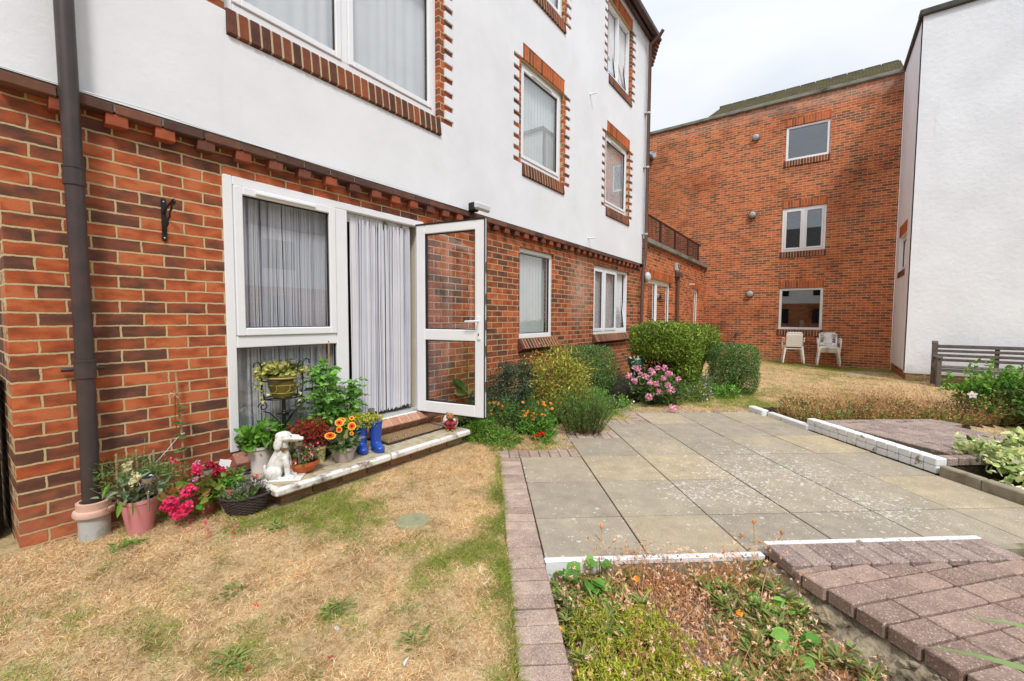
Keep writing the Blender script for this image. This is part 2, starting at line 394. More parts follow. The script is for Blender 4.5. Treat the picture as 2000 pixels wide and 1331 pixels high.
def panel(mb, a0, a1, z0, z1, d0, d1, holes=(), mat=0, matside=None):
    if matside is None: matside = mat
    A = sorted({a0, a1} | {min(max(v, a0), a1) for h in holes for v in h[:2]})
    Z = sorted({z0, z1} | {min(max(v, z0), z1) for h in holes for v in h[2:]})
    def clean(L):
        o = [L[0]]
        for v in L[1:]:
            if v-o[-1] > 1e-5: o.append(v)
        return o
    A = clean(A); Z = clean(Z)
    na, nz = len(A)-1, len(Z)-1
    ac = (np.array(A[:-1])+np.array(A[1:]))/2; zc = (np.array(Z[:-1])+np.array(Z[1:]))/2
    fill = np.ones((na, nz), bool)
    for h in holes:
        fill[np.ix_((ac > h[0]) & (ac < h[1]), (zc > h[2]) & (zc < h[3]))] = False
    V = [(a, d, z) for d in (d0, d1) for a in A for z in Z]
    id_ = lambda d, i, j: d*(na+1)*(nz+1)+i*(nz+1)+j
    F = []; S = []
    for i in range(na):
        for j in range(nz):
            if not fill[i, j]: continue
            F.append((id_(0,i,j), id_(0,i+1,j), id_(0,i+1,j+1), id_(0,i,j+1)))
            F.append((id_(1,i,j), id_(1,i,j+1), id_(1,i+1,j+1), id_(1,i+1,j)))
            if i == 0 or not fill[i-1,j]: S.append((id_(0,i,j), id_(0,i,j+1), id_(1,i,j+1), id_(1,i,j)))
            if i == na-1 or not fill[i+1,j]: S.append((id_(0,i+1,j), id_(1,i+1,j), id_(1,i+1,j+1), id_(0,i+1,j+1)))
            if j == 0 or not fill[i,j-1]: S.append((id_(0,i,j), id_(1,i,j), id_(1,i+1,j), id_(0,i+1,j)))
            if j == nz-1 or not fill[i,j+1]: S.append((id_(0,i,j+1), id_(0,i+1,j+1), id_(1,i+1,j+1), id_(1,i,j+1)))
    n = mb.n
    mb.add(V, F, mat)
    off = mb.n - n
    # sides share vertices: re-reference
    mb.F.append((np.array(S)+n, matside, False))
    return mb

def ring(mb, a0, a1, z0, z1, w, d0, d1, mat=0):
    """mitred-looking rectangular frame of member width w (two stiles, two rails butted)"""
    b = .006
    def bx(A0,A1,Z0,Z1): mb.bbox((A0+A1)/2, (d0+d1)/2, (Z0+Z1)/2, A1-A0, d1-d0, Z1-Z0, b, mat)
    bx(a0, a0+w, z0, z1); bx(a1-w, a1, z0, z1); bx(a0+w, a1-w, z0, z0+w); bx(a0+w, a1-w, z1-w, z1)

def curtain_strips(mb, a0, a1, z0, z1, d, w=.012, gap=.1, amp=.012, zr=0):
    """hanging strings: narrow strips with ragged foot, each with a little thickness by being folded"""
    a = a0
    while a < a1:
        ww = w*random.uniform(.5, 1.6)
        if random.random() > gap:
            dd = d+random.uniform(-amp, amp); zb = z0+random.uniform(0, zr); sw = random.uniform(-.006,.006)
            n = 5; V = []
            for k in range(n):
                f = k/(n-1); z = z1+(zb-z1)*f; x = a+sw*f*2+.004*math.sin(f*5+a*40)
                V += [(x, dd, z), (x+ww/2, dd-.003, z), (x+ww, dd, z)]
            F = []
            for k in range(n-1):
                for c in (0,1): F.append((k*3+c, k*3+c+1, k*3+c+4, k*3+c+3))
            mb.add(V, F, 0, True)
        a += ww+random.uniform(0, .003)

def curtain_wave(mb, a0, a1, z0, z1, d, amp=.02, per=.07, zr=0):
    n = max(8, int((a1-a0)/per*10)); A = np.linspace(a0, a1, n)
    ph = rng.uniform(0, 6)
    D = d + amp*np.sin((A-a0)/per*2*PI + ph + 1.2*np.sin(A*9)) + amp*.5*np.sin(A*31+ph)
    V = []; rows = 6
    for k in range(rows):
        z = z1+(z0-z1)*k/(rows-1)
        V += [(A[i], d+(D[i]-d)*(.6+.4*k/(rows-1)), z) for i in range(n)]
    i = np.arange(n-1)[None,:]; k = np.arange(rows-1)[:,None]*n
    F = np.stack([k+i, k+i+1, k+n+i+1, k+n+i], -1).reshape(-1,4)
    mb.add(V, F, 0, True)

def blinds(mb, a0, a1, z0, z1, d, w=.089, ang=4):
    a = a0+w/2; c, s_ = math.cos(math.radians(ang)), math.sin(math.radians(ang))
    while a < a1:
        h = w/2
        mb.add([(a-h*c, d-h*s_, z0), (a+h*c, d+h*s_, z0), (a+h*c, d+h*s_, z1), (a-h*c, d-h*s_, z1)], [(0,1,2,3)])
        mb.add([(a-h*c, d-h*s_+.001, z0), (a+h*c, d+h*s_+.001, z0), (a+h*c, d+h*s_+.001, z1), (a-h*c, d-h*s_+.001, z1)], [(3,2,1,0)])
        a += w*.93

def room(M, par, a0, a1, z0, z1, d0=.12, depth=None, back='room'):
    mb = MB(M); depth = depth or d0+1.9
    A0, A1, Z0, Z1 = a0-.35, a1+.35, z0-.25, z1+.12
    V = [(A0,d0,Z0),(A1,d0,Z0),(A1,depth,Z0),(A0,depth,Z0),(A0,d0,Z1),(A1,d0,Z1),(A1,depth,Z1),(A0,depth,Z1)]
    mb.add(V, [(0,1,2,3),(4,7,6,5),(1,5,6,2),(2,6,7,3),(3,7,4,0)])
    # front return round the opening so no daylight leaks in
    panel(mb, A0, A1, Z0, Z1, d0, d0+.01, [(a0,a1,z0,z1)])
    return mb.build('room_interior', M_[back], par)

def window(M, par, a0, a1, z0, z1, d, lights, dress=None, glass='glass', fw=.058, sash=True, vent=(), tilt=(), name='window', rm=True, stiles=None):
    """lights: list of (a0,a1) fractions for vertical divisions; returns window part (outer frame) with its sub-parts"""
    mb = MB(M); ring(mb, a0, a1, z0, z1, fw, d, d+.07)
    W = a1-a0
    for l in lights[1:]:
        x = a0+W*l[0]; mb.bbox(x, d+.035, (z0+z1)/2, fw*1.05, .066, z1-z0-2*fw, .006)
    win = mb.build(name, M_['pvc'], par)
    for i, l in enumerate(lights):
        x0 = a0+fw if i == 0 else a0+W*l[0]+fw*.5
        x1 = a1-fw if i == len(lights)-1 else a0+W*l[1]-fw*.5
        s0, s1 = z0+fw, z1-fw
        Mi = M; ti = i in tilt
        if ti:   # bottom-hinged sash tipped inwards
            R = Matrix.Translation((0, d+.03, s0)) @ Matrix.Rotation(-math.radians(7), 4, 'X') @ Matrix.Translation((0, -(d+.03), -s0))
            Mi = M @ R
        sb = MB(Mi); sw = .052 if sash else .012
        ring(sb, x0+.002, x1-.002, s0+.002, s1-.002, sw, d-.012 if (sash and not ti) else d+.012, d+.045)
        sh = sb.build('sash', M_['pvc'], win)
        gk = MB(Mi); ring(gk, x0+sw+.0005, x1-sw-.0005, s0+sw+.0005, s1-sw-.0005, .006, d+.008, d+.04); gk.build('gasket', M_['gasket'], win)
        gb = MB(Mi); gb.box(x0+sw+.004, x1-sw-.004, d+.02, d+.03, s0+sw+.004, s1-sw-.004); gb.build('pane', M_[glass], win)
        if i in vent:
            vb = MB(Mi); vb.bbox((x0+x1)/2, d-.02, s1-sw*.45, (x1-x0)*.52, .016, .018, .004); vb.build('trickle_vent', M_['pvc'], win)
    if dress:
        kind, a, b, c0, c1 = dress
        cb = MB(M)
        if kind == 'net': curtain_wave(cb, a0+W*a, a0+W*b, z0+.03+c0, z1-.03, d+.08, .005, .12)
        elif kind == 'blind': blinds(cb, a0+W*a, a0+W*b, z0+.05, z1-.03, d+.095)
        cb.build('curtain' if kind == 'net' else 'blind', M_['net' if kind == 'net' else 'blind'], win)
    if rm: room(M, win, a0, a1, z0, z1, d+.071, None, 'room' if dress else 'room_dark')
    return win

def soldier(M, par, a0, a1, z0, z1, d0, d1, name, mat='units', slope=0, w=.065, j=.0105, mt=True):
    """bricks on end in a row; slope tips the top back (sills)"""
    mb = MB(M); n = max(1, round((a1-a0+j)/(w+j))); p = (a1-a0+j)/n; ww = p-j
    for i in range(n):
        x = a0+i*p+ww/2; dd = random.uniform(-.0015,.0015)
        if slope:
            R = np.array(Matrix.Rotation(-slope, 3, 'X'))
            mb.bbox(x, (d0+d1)/2+dd, (z0+z1)/2, ww, d1-d0, z1-z0, .006, 0, R)
        else: mb.bbox(x, (d0+d1)/2+dd, (z0+z1)/2, ww, d1-d0, z1-z0, .004)
    o = mb.build(name, M_[mat], par)
    if mt:
        m2 = MB(M)
        if slope:
            R = np.array(Matrix.Rotation(-slope, 3, 'X')); m2.bbox((a0+a1)/2, (d0+d1)/2, (z0+z1)/2, a1-a0-.004, d1-d0-.008, z1-z0-.008, .004, 0, R)
        else: m2.box(a0+.002, a1-.002, d0+.005, d1-.003, z0+.003, z1-.003)
        m2.build('mortar_joint', M_['mortar'], o)
    return o

# ================================================================== MAIN BUILDING
Y0 = 3.45
main = thing('apartment_building', (0.25, 3.45, 0), 'long white rendered block over a red brick ground floor, with the open patio door', 'building')
UP = [('big', 1.31, 3.37, 3.41, 4.81), ('A', 4.92, 6.09, 3.41, 4.81), ('B', 7.72, 8.91, 3.41, 4.81),
      ('big2', 1.31, 3.37, 5.885, 7.285), ('C', 4.92, 6.09, 5.885, 7.285), ('D', 7.76, 8.95, 5.885, 7.285)]
LOW = [(1.263, 3.131, .2775, 2.275), (4.905, 5.86, .9, 2.265), (7.30, 9.06, .9, 2.265)]
mb = MB(); panel(mb, .25, 9.66, -.5, 2.52, Y0, Y0+.24, LOW)
mb.build('brick_wall', M_['brick_x'], main)
mb = MB(); panel(mb, .2505, 10.03, 2.52, 7.72, Y0, Y0+.24, [u[1:] for u in UP], 0)
mb.build('upper_brick_wall', M_['brick_x'], main)
# render coat with toothed openings
holes = []
for _, a0, a1, z0, z1 in UP:
    holes.append((a0-.075, a1+.075, z0, z1)); holes.append((a0+.01, a1, z1-.001, z1+.205)); holes.append((a0, a1, z0-.18, z0+.001))
    k = 0; z = z0-.025
    while z < z1-.02:
        if k % 2 == 0: holes.append((a0-.2, a1+.2, z+.006, z+.069))
        z += .075; k += 1
mb = MB(); panel(mb, .2495, 9.78, 2.515, 7.62, Y0-.022, Y0-.0005, holes); mb.box(9.7805, 10.05, Y0-.022, Y0-.0005, 3.12, 7.62)
mb.box(10.031, 10.052, Y0-.0004, 9.0, 3.1, 7.62)
mb.build('render_coat', M_['render'], main)
mb = MB(); mb.box(.2505, .50, Y0+.241, 9.5, -.5, 7.6); mb.build('end_wall', M_['brick_y'], main)
mb = MB(); mb.box(.51, 10.02, 8.9, 9.0, -.4, 7.6); mb.box(9.4, 9.66, Y0+.25, 8.9, -.4, 7.6); mb.build('rear_wall', M_['brick_ext'], main)
# string course
mb = MB(); x = .2085+.225
mb2 = MB()
while x < 9.65:
    mb.bbox(x+.05+random.uniform(-.003,.003), Y0-.024, 2.41, .1, .092, .068, .004); x += .225
x = .25
while x < 9.7:
    L = .215; mb.bbox(min(x+L/2, 9.60), Y0-.030, 2.4705, L, .10, .0565, .006, 1); x += .225
st = mb.build('string_course', [M_['units'], M_['shelf']], main)
mb = MB(); mb.box(.26, 9.69, Y0-.07, Y0-.001, 2.4575, 2.506); mb.add([(.25,Y0-.078,2.508),(9.76,Y0-.078,2.508),(9.76,Y0-.001,2.533),(.25,Y0-.001,2.533)], [(0,1,2,3)])
mb.add([(.25,Y0-.078,2.508),(9.76,Y0-.078,2.508),(9.76,Y0-.001,2.507),(.25,Y0-.001,2.507)], [(3,2,1,0)])
mb.build('mortar_fillet', M_['coping'], st)
# cable clipped along the string course
cab = MB(); px = np.linspace(.25, 3.7, 40); cab.tube(np.stack([px, np.full(40, Y0-.082), 2.518+.008*np.sin(px*3.1)-.012*(px<1)*np.sin(px*4)], -1), .0035, 5)
tag(cab.build('cable', M_['pvc']), 'thin white cable running along the ledge above the brick wall', 'cable')

for nm, a0, a1, z0, z1 in UP:
    d = Y0+.045
    if nm in ('big','big2'):
        w = window(M_MAIN, main, a0+.004, a1-.004, z0+.035, z1-.004, d, [(0,.465),(.465,1)], ('net', .02, .98, .0, 0), fw=.065)
    elif nm == 'D':
        w = window(M_MAIN, main, a0+.004, a1-.004, z0+.035, z1-.004, d, [(0,.5),(.5,1)], ('net', .05, .95, 0, 0), tilt=(0,1))
    elif nm == 'B':
        w = window(M_MAIN, main, a0+.004, a1-.004, z0+.035, z1-.004, d, [(0,1)], ('net', .03, .97, 0, 0), vent=(0,))
    else:
        w = window(M_MAIN, main, a0+.004, a1-.004, z0+.035, z1-.004, d, [(0,1)], ('blind', .04, .96, 0, 0), vent=(0,))
    soldier(M_MAIN, w, a0+.012, a1-.002, z1+.003, z1+.203, Y0-.016, Y0+.03, 'lintel', 'units_or')
    soldier(M_MAIN, w, a0+.002, a1-.002, z0-.176, z0+.004, Y0-.038, Y0+.03, 'sill', 'units_dark', slope=.12)
    lb = MB(); lb.box(a0+.003, a1-.003, Y0+.031, Y0+.2, z1+.001, z1+.012); lb.build('lintel_soffit', M_['coping'], w)
# ground floor windows beyond the door
w = window(M_MAIN, main, 4.91, 5.855, .975, 2.262, Y0+.045, [(0,1)], ('blind', .05, .95, 0, 0), fw=.06, sash=False)
soldier(M_MAIN, w, 4.87, 5.93, .79, .955, Y0-.075, Y0+.06, 'sill', 'units_dark', slope=.55)
mb = MB(); mb.box(4.906, 5.859, Y0+.02, Y0+.12, .9005, .974); mb.build('sill_bed', M_['mortar'], w)
w = window(M_MAIN, main, 7.305, 9.055, .965, 2.262, Y0+.04, [(0,.3),(.3,.66),(.66,1)], ('net', .02, .95, 0, 0), fw=.055, tilt=(2,), vent=())
soldier(M_MAIN, w, 7.26, 9.12, .79, .945, Y0-.07, Y0+.06, 'sill', 'units_dark', slope=.5)
mb = MB(); mb.box(7.301, 9.059, Y0+.02, Y0+.12, .9005, .964); mb.build('sill_bed', M_['mortar'], w)

# patio frame: side light + door
pf = MB(); fw = .062; d = Y0-.012; D1 = d+.075
def fb(a0,a1,z0,z1,mb_=pf,dd=0): mb_.bbox((a0+a1)/2,(d+D1)/2+dd,(z0+z1)/2,a1-a0,D1-d,z1-z0,.006)
fb(1.263,1.263+fw,.2785,2.272); fb(3.131-fw,3.131,.2785,2.272); fb(1.263+fw,3.131-fw,2.272-fw,2.272)
fb(2.115,2.232,.2785,2.272-fw); fb(1.263+fw,2.115,.2785,.352); fb(1.263+fw,2.115,1.038,1.125)
pw = pf.build('patio_frame', M_['pvc'], main)
sb = MB(); ring(sb, 1.327, 2.113, 1.127, 2.208, .058, d-.014, d+.04); sb.build('sash', M_['pvc'], pw)
gk = MB(); ring(gk, 1.3855, 2.0545, 1.1855, 2.1495, .006, d+.005, d+.035); ring(gk, 1.3255, 2.1145, .3525, 1.0375, .005, d+.02, d+.05); gk.build('gasket', M_['gasket'], pw)
for q in ((1.389,2.051,1.189,2.146,.018),(1.328,2.112,.356,1.035,.033)):
    g = MB(); g.box(q[0],q[1],d+q[4],d+q[4]+.01,q[2],q[3]); g.build('pane', M_['glass'], pw)
vb = MB(); vb.bbox(1.70, d-.022, 2.178, .46, .018, .022, .005); vb.build('trickle_vent', M_['pvc'], pw)
th = MB(); th.box(2.233, 3.068, d-.002, D1+.02, .2785, .306); th.build('threshold', M_['greypl'], pw)
th = MB(); th.bbox(2.65, d-.02, .275, .95, .06, .022, .005); th.build('door_cill', M_['pvc'], pw)
soldier(M_MAIN, pw, 1.25, 3.16, .165, .268, Y0-.135, Y0-.02, 'brick_sill', 'sillb', slope=.9, w=.1)
mb = MB(); mb.box(1.27, 3.12, Y0-.06, Y0-.001, .14, .22); mb.build('sill_bed', M_['mortar'], pw)
rm = room(M_MAIN, pw, 1.27, 3.125, .285, 2.268, Y0+.065, Y0+3.0)
mb = MB(); mb.box(2.2, 3.4, Y0+.11, Y0+3.0, .27, .29); mb.build('room_floor', M_['room'], pw)
mb = MB(); mb.box(3.069, 3.12, D1, Y0+.6, .29, 2.27); mb.build('reveal', M_['cream'], pw)
mb = MB(); curtain_strips(mb, 1.40, 2.12, .33, 2.26, Y0+.09, .012, .2, .008, .03); curtain_strips(mb, 1.44, 2.12, .33, 2.26, Y0+.10, .012, .25, .006, .03); curtain_strips(mb, 1.44, 2.12, .33, 2.26, Y0+.135, .013, .15, .006, .03); mb.build('string_curtain', M_['strings'], pw)
mb = MB(); curtain_wave(mb, 1.27, 1.47, .3, 2.26, Y0+.13, .02, .12); mb.build('curtain', M_['net'], pw)
mb = MB(); curtain_strips(mb, 2.245, 2.27, .4, 2.2, Y0+.06, .012, .1, .01, .03)
curtain_strips(mb, 2.29, 2.98, .335, 2.17, Y0+.03, .013, .05, .012, .04); curtain_strips(mb, 2.32, 2.97, .335, 2.17, Y0+.05, .014, .05, .012, .04)
curtain_strips(mb, 2.36, 2.92, .36, 2.17, Y0+.09, .014, .1, .02, .04)
mb.build('string_curtain', M_['strings'], pw)
mb = MB(); curtain_wave(mb, 2.24, 2.99, 2.13, 2.205, Y0+.05, .006, .05); mb.build('curtain_heading', M_['net'], pw)
# door leaf swung out
ang = math.radians(-90+11)
Ld = Matrix.Translation((3.055, Y0-.03, 0)) @ Matrix.Rotation(ang, 4, 'Z')
dl = MB(Ld); zb, zt, LW = .292, 2.215, .80
def lb_(a0,a1,z0,z1): dl.bbox((a0+a1)/2, -.03, (z0+z1)/2, a1-a0, .06, z1-z0, .006)
lb_(.0,.105,zb,zt); lb_(LW-.105,LW,zb,zt); lb_(.105,LW-.105,zt-.1,zt); lb_(.105,LW-.105,zb,zb+.115); lb_(.105,LW-.105,1.04,1.15)
door = dl.build('door', M_['pvc'], main)
g = MB(Ld); g.box(LW-.0005, LW+.006, -.064, -.05, zb, zt); g.box(LW+.001,LW+.004,-.02,-.008,zb,zt); g.box(-.004,LW,-.0645,-.0605,zt-.012,zt+.004); g.box(-.004,LW+.006,-.064,-.0,zb-.006,zb-.0005)
for z0, z1 in ((zb+.115,1.04),(1.15,zt-.1)): ring(g, .1055, LW-.1055, z0+.0005, z1-.0005, .008, -.052, -.008)
g.build('gasket', M_['gasket'], door)
for z0, z1 in ((zb+.115,1.04),(1.15,zt-.1)):
    g = MB(Ld); g.box(.11, LW-.11, -.035, -.025, z0+.004, z1-.004); g.build('pane', M_['glass'], door)
for sgn in (-1, 1):
    y0 = -.068 if sgn < 0 else .006
    h = MB(Ld); h.bbox(LW-.055, y0, 1.17, .032, .014, .23, .006); h.tube([(LW-.055,y0+sgn*.008,1.235),(LW-.055,y0+sgn*.05,1.235),(LW-.075,y0+sgn*.055,1.235),(LW-.18,y0+sgn*.055,1.232)], [.009,.009,.01,.008], 8)
    hh = h.build('handle', M_['pvc'], door)
    k = MB(Ld); k.bbox(LW-.055, y0+sgn*.009, 1.105, .01, .004, .026, .002); k.build('keyhole', M_['black'], hh)
h = MB(Ld)
for z in (.5, 1.1, 2.0): h.tube([(-.006,.004,z-.05),(-.006,.004,z+.05)], .011, 8)
h.build('hinge', M_['pvc'], door)
h = MB(Ld)
for z in (.6,.95,1.2,1.45,1.75): h.box(LW+.0061, LW+.009, -.047, -.035, z-.05, z+.05)
h.build('lock_keep', M_['steel'], door)

# eaves, roof, gutter, corbel
mb = MB(); mb.box(.1, 10.10, 3.35, Y0-.024, 7.585, 7.66); mb.box(.1, 10.10, 3.33, 3.3495, 7.56, 7.74); mb.build('fascia', M_['gutter'], main)
g = MB(); xs = np.linspace(.1, 10.2, 12)
a = np.linspace(PI, 2*PI, 9); rr = .06
V = []; 
for x in (.1, 10.16):
    for r_ in (rr, rr-.006):
        V += [(x, 3.262+r_*math.cos(t), 7.64+r_*math.sin(t)) for t in a]
F = []
for o in (0, 9):
    F += [(o+i, o+i+1, 18+o+i+1, 18+o+i) for i in range(8)]
for i in (0, 8): F.append((i, 9+i, 27+i, 18+i))
g.add(V, F, 0, False); g.add([V[i] for i in range(18,27)], [tuple(range(9))]); 
for x in (1.5, 3.5, 5.5, 7.5, 9.55): g.lathe([(rr+.004,-.04),(rr+.004,.04)], (x, 3.262, 7.64), 16, R=np.array(Matrix.Rotation(PI/2, 3, 'Y')))
g.build('gutter', M_['gutter'], main)
mb = MB(); 
R = [(3.24,7.70),(6.3,10.2),(9.4,7.7)]
for (p, q) in ((R[0],R[1]),(R[1],R[2])):
    mb.add([(.05,p[0],p[1]),(10.16,p[0],p[1]),(10.16,q[0],q[1]),(.05,q[0],q[1]),(.05,p[0],p[1]+.06),(10.16,p[0],p[1]+.06),(10.16,q[0],q[1]+.06),(.05,q[0],q[1]+.06)],
        [(0,3,2,1),(4,5,6,7),(0,1,5,4),(1,2,6,5),(3,0,4,7)])
mb.build('roof', M_['copdark'], main)
mb = MB(); mb.add([(10.03,3.45,7.62),(10.03,9.2,7.62),(10.03,6.3,9.95)], [(0,1,2)]); mb.build('gable', M_['render'], main)
mb = MB()
for k in range(7):
    o = .02+.022*k; mb.bbox(10.12, Y0-.012-o/2, 7.15+k*.075, .14+.006*k, .06+o, .066, .004)
mb.build('corbel', M_['units_dark'], main)

# ================================================================== single-storey extension with roof terrace
ext = thing('brick_extension', (9.7, 3.45, 0), 'low brick link building with a terrace on top, between white block and tall brick block', 'building')
EW = [(10.33, 12.36, .78, 2.262), (14.55, 15.64, .3, 2.262)]
mb = MB(); panel(mb, 9.6605, 16.398, -.5, 3.05, Y0+.012, Y0+.25, EW); mb.build('brick_wall', M_['brick_ext'], ext)
mb = MB(); mb.bbox(13.2, Y0+.05, 3.105, 6.38, .28, .11, .01); mb.build('coping', M_['coping'], ext)
mb = MB(); mb.box(10.06, 16.39, Y0+.26, 5.75, 2.9, 3.03); mb.build('terrace_floor', M_['conc'], ext)
w = window(M_MAIN, ext, 10.335, 12.355, .79, 2.26, Y0+.09, [(0,.42),(.42,1)], None, 'glass_dark')
soldier(M_MAIN, w, 10.25, 12.42, 2.266, 2.48, Y0+.004, Y0+.04, 'lintel', 'units_or')
w = window(M_MAIN, ext, 14.555, 15.635, .31, 2.26, Y0+.09, [(0,1)], None, 'glass_dark')
soldier(M_MAIN, w, 14.6, 15.62, 2.266, 2.48, Y0+.004, Y0+.04, 'lintel', 'units_or')
# set-back upper storey behind the terrace
mb = MB(); mb.box(10.06, 16.39, 5.78, 6.0, 3.04, 7.3); mb.build('setback_wall', M_['brick_ext'], ext)
mb = MB(); mb.tube([(10.06, 5.42, 7.24),(16.34, 5.42, 7.24)], .065, 12); mb.build('gutter', M_['gutter'], ext)
mb = MB(); mb.box(10.06, 16.39, 5.49, 5.78, 7.25, 7.30); mb.build('soffit', M_['coping'], ext)
mb = MB(); mb.add([(10.06,5.40,7.32),(16.39,5.40,7.32),(16.39,8,8.1),(10.06,8,8.1),(10.06,5.40,7.37),(16.39,5.40,7.37),(16.39,8,8.15),(10.06,8,8.15)],[(0,3,2,1),(4,5,6,7),(0,1,5,4)]); mb.build('roof', M_['copdark'], ext)
mb = MB()
for k in range(7): mb.box(16.385, 16.397, 5.28+k*.15, 5.45+k*.15, 7.32+k*.045, 7.50+k*.06)
mb.build('lead_flashing', M_['lead'], ext)
# terrace railing (a thing of its own)
rl = thing('terrace_railing', (10.1, 3.58, 3.16), 'dark brown metal railing with thin balusters on the low brick roof edge', 'railing')
mb = MB(); mb.tube([(10.06,3.57,3.82),(16.1,3.57,3.82)], .028, 8); mb.build('top_rail', M_['rail'], rl)
mb = MB(); mb.tube([(10.06,3.57,3.24),(15.8,3.57,3.24)], .014, 6); mb.build('bottom_rail', M_['rail'], rl)
for x in (10.12, 11.54, 12.96, 14.38, 15.8):
    mb = MB(); mb.box(x-.025, x+.025, 3.545, 3.595, 3.16, 3.81); mb.build('post', M_['rail'], rl)
mb = MB(); x = 10.2
while x < 15.75:
    mb.tube([(x,3.57,3.24),(x,3.57,3.81)], .009, 5); x += .105
mb.build('balusters', M_['rail'], rl)

# ================================================================== far brick block
far = thing('brick_block', (16.4, 2.0, 0), 'tall red brick building closing the courtyard, with three windows one above another', 'building')
FW = [(-1.185, -.018, .935, 2.265, 'one'), (-1.18, -.022, 3.43, 4.815, 'two'), (-1.16, -.018, 6.31, 7.37, 'one')]
mb = MB(M_FAR); panel(mb, -8.5, 1.615, -.5, 8.17, 16.4, 16.65, [f[:4] for f in FW]); mb.build('brick_wall', M_['brick_far'], far)
mb = MB(M_FAR); mb.bbox(-3.45, 16.5, 8.235, 10.1, .34, .1, .012); mb.box(-8.5, 1.61, 16.36, 16.6, 8.171, 8.184); mb.build('coping', M_['coping'], far)
mb = MB(M_FAR)
for i in range(22):
    mb.bbox(-8.4+i*.225*2.05+.2, 16.55, 8.31, .44, .2, .05, .01)
mb.build('coping_tile', M_['copdark'], far)
for a0, a1, z0, z1, k in FW:
    w = window(M_FAR, far, a0+.004, a1-.004, z0+.004, z1-.004, 16.43, [(0,1)] if k == 'one' else [(0,.5),(.5,1)], None, 'glass_dark', fw=.065, sash=(k == 'two'))
    soldier(M_FAR, w, a0-.01, a1+.01, z1+.004, z1+.215, 16.393, 16.44, 'lintel', 'units_or')
    soldier(M_FAR, w, a0-.03, a1+.02, z0-.19, z0-.002, 16.375, 16.46, 'sill', 'units_dark', slope=.1)
pot = MB(); pot.lathe([(.05,0),(.07,.12),(.06,.12),(.0,.11)], (16.6, .55, .98), 16); pot.build('window_pot', M_['pvc'], far)
pot = MB(); pot.ball((16.6,.55,1.16), (.07,.07,.07)); pot.build('window_plant', M_['chairbe'], far)
# pitched tiled roof behind the parapet
tm = NT('mossy_tiles'); pp = tm.obj()
bb = tm.n('TexBrick', i_Color1=(0,0,0,1), i_Color2=(1,1,1,1), i_Scale=1., i_Mortar_Size=.006); bb.inputs['Brick Width'].default_value=.165; bb.inputs['Row Height'].default_value=.1
mpp = tm.n('Mapping'); mpp.inputs['Rotation'].default_value=(0,0,PI/2); tm.L.new(pp, mpp.inputs[0]); tm.l(mpp,0,bb,'Vector')
rr_ = tm.ramp([(0,srgb(74,68,54)),(.5,srgb(92,84,64)),(1,srgb(108,96,76))]); tm.l(bb,0,rr_,0)
nn = tm.noise(2.5,5,.6,pp); rn = tm.ramp([(.4,(0,0,0)),(.6,(1,1,1))]); tm.l(nn,0,rn,0)
mm = tm.mix((rn,0),(rr_,0),srgb(98,94,52)); mm2 = tm.mix((bb,'Fac'),(mm,0),srgb(40,38,34)); tm.col(mm2); tm.bs.inputs['Roughness'].default_value=.9
tm.bump(tm.math('SUBTRACT',1.,(bb,'Fac')), .8, .02); M_['tiles'] = tm.m
mb = MB()
nr = 13
for k in range(nr):   # overlapping tile courses
    f0, f1 = k/nr, (k+1)/nr
    X0, Z0 = 16.62+1.3*f0, 8.30+.92*f0; X1, Z1 = 16.62+1.3*f1, 8.30+.92*f1
    yl0 = 3.75-.45*f0; yl1 = 3.75-.45*f1
    mb.add([(X0,-1.64,Z0+.02),(X1,-1.64,Z1-.0),(X1,yl1,Z1),(X0,yl0,Z0+.02),(X0,-1.64,Z0-.01),(X0,yl0,Z0-.01)], [(0,1,2,3)][0:1])
    mb.add([(X0,-1.64,Z0+.02),(X0,yl0,Z0+.02),(X0,yl0,Z0-.012),(X0,-1.64,Z0-.012)], [(0,1,2,3)])
mb.add([(16.62,3.75,8.3),(17.92,3.3,9.22),(19.2,3.75,8.3)], [(0,1,2)])
mb.add([(17.92,-1.64,9.22),(19.2,-1.64,8.3),(19.2,3.75,8.3),(17.92,3.3,9.22)], [(0,1,2,3)])
mb.build('roof', M_['tiles'], far)
mb = MB(); y = -1.6
while y < 3.2: mb.lathe([(.045,0),(.05,.02),(.048,.40)], (17.92, y, 9.205), 10, R=np.array(Matrix.Rotation(-PI/2,3,'X'))); y += .42
mb.build('ridge_tile', M_['copdark'], far)
mb = MB(M_FAR); mb.box(-8.5, 1.6, 21.0, 21.2, -.4, 8.1); mb.box(-8.5,1.6,16.66,21,7.9,8.0); mb.build('rear_wall', M_['brick_far'], far)

# ================================================================== white wing on the right
wing = thing('white_wing', (13.75, -1.62, 0), 'plain rough white rendered wing with dark coping, at the right beside the bench', 'building')
Yw = -1.62
mb = MB(M_SIDE); panel(mb, -16.395, -13.775, .045, 8.22, -Yw+.0, -Yw+.2, [(-15.74,-14.55,2.56,3.49)]); mb.build('side_wall', M_['rough'], wing)
mb = MB(M_FAR); panel(mb, 1.62, 14.0, .0, 8.22, 13.752, 13.95, []); mb.build('front_wall', M_['rough'], wing)
mb = MB(M_SIDE); mb.box(-16.39, -13.79, -Yw+.02, -Yw+.2, -.5, .044); mb.build('plinth', M_['brick_x'], wing)
mb = MB(M_FAR); mb.box(1.645, 14.0, 13.772, 13.95, -.5, -.001); mb.build('plinth', M_['plinth'], wing)
w = window(M_SIDE, wing, -15.735, -14.555, 2.565, 3.485, -Yw+.06, [(0,1)], None, 'glass_dark')
soldier(M_SIDE, w, -15.78, -14.5, 3.495, 3.78, -Yw-.012, -Yw+.03, 'lintel', 'units_or')
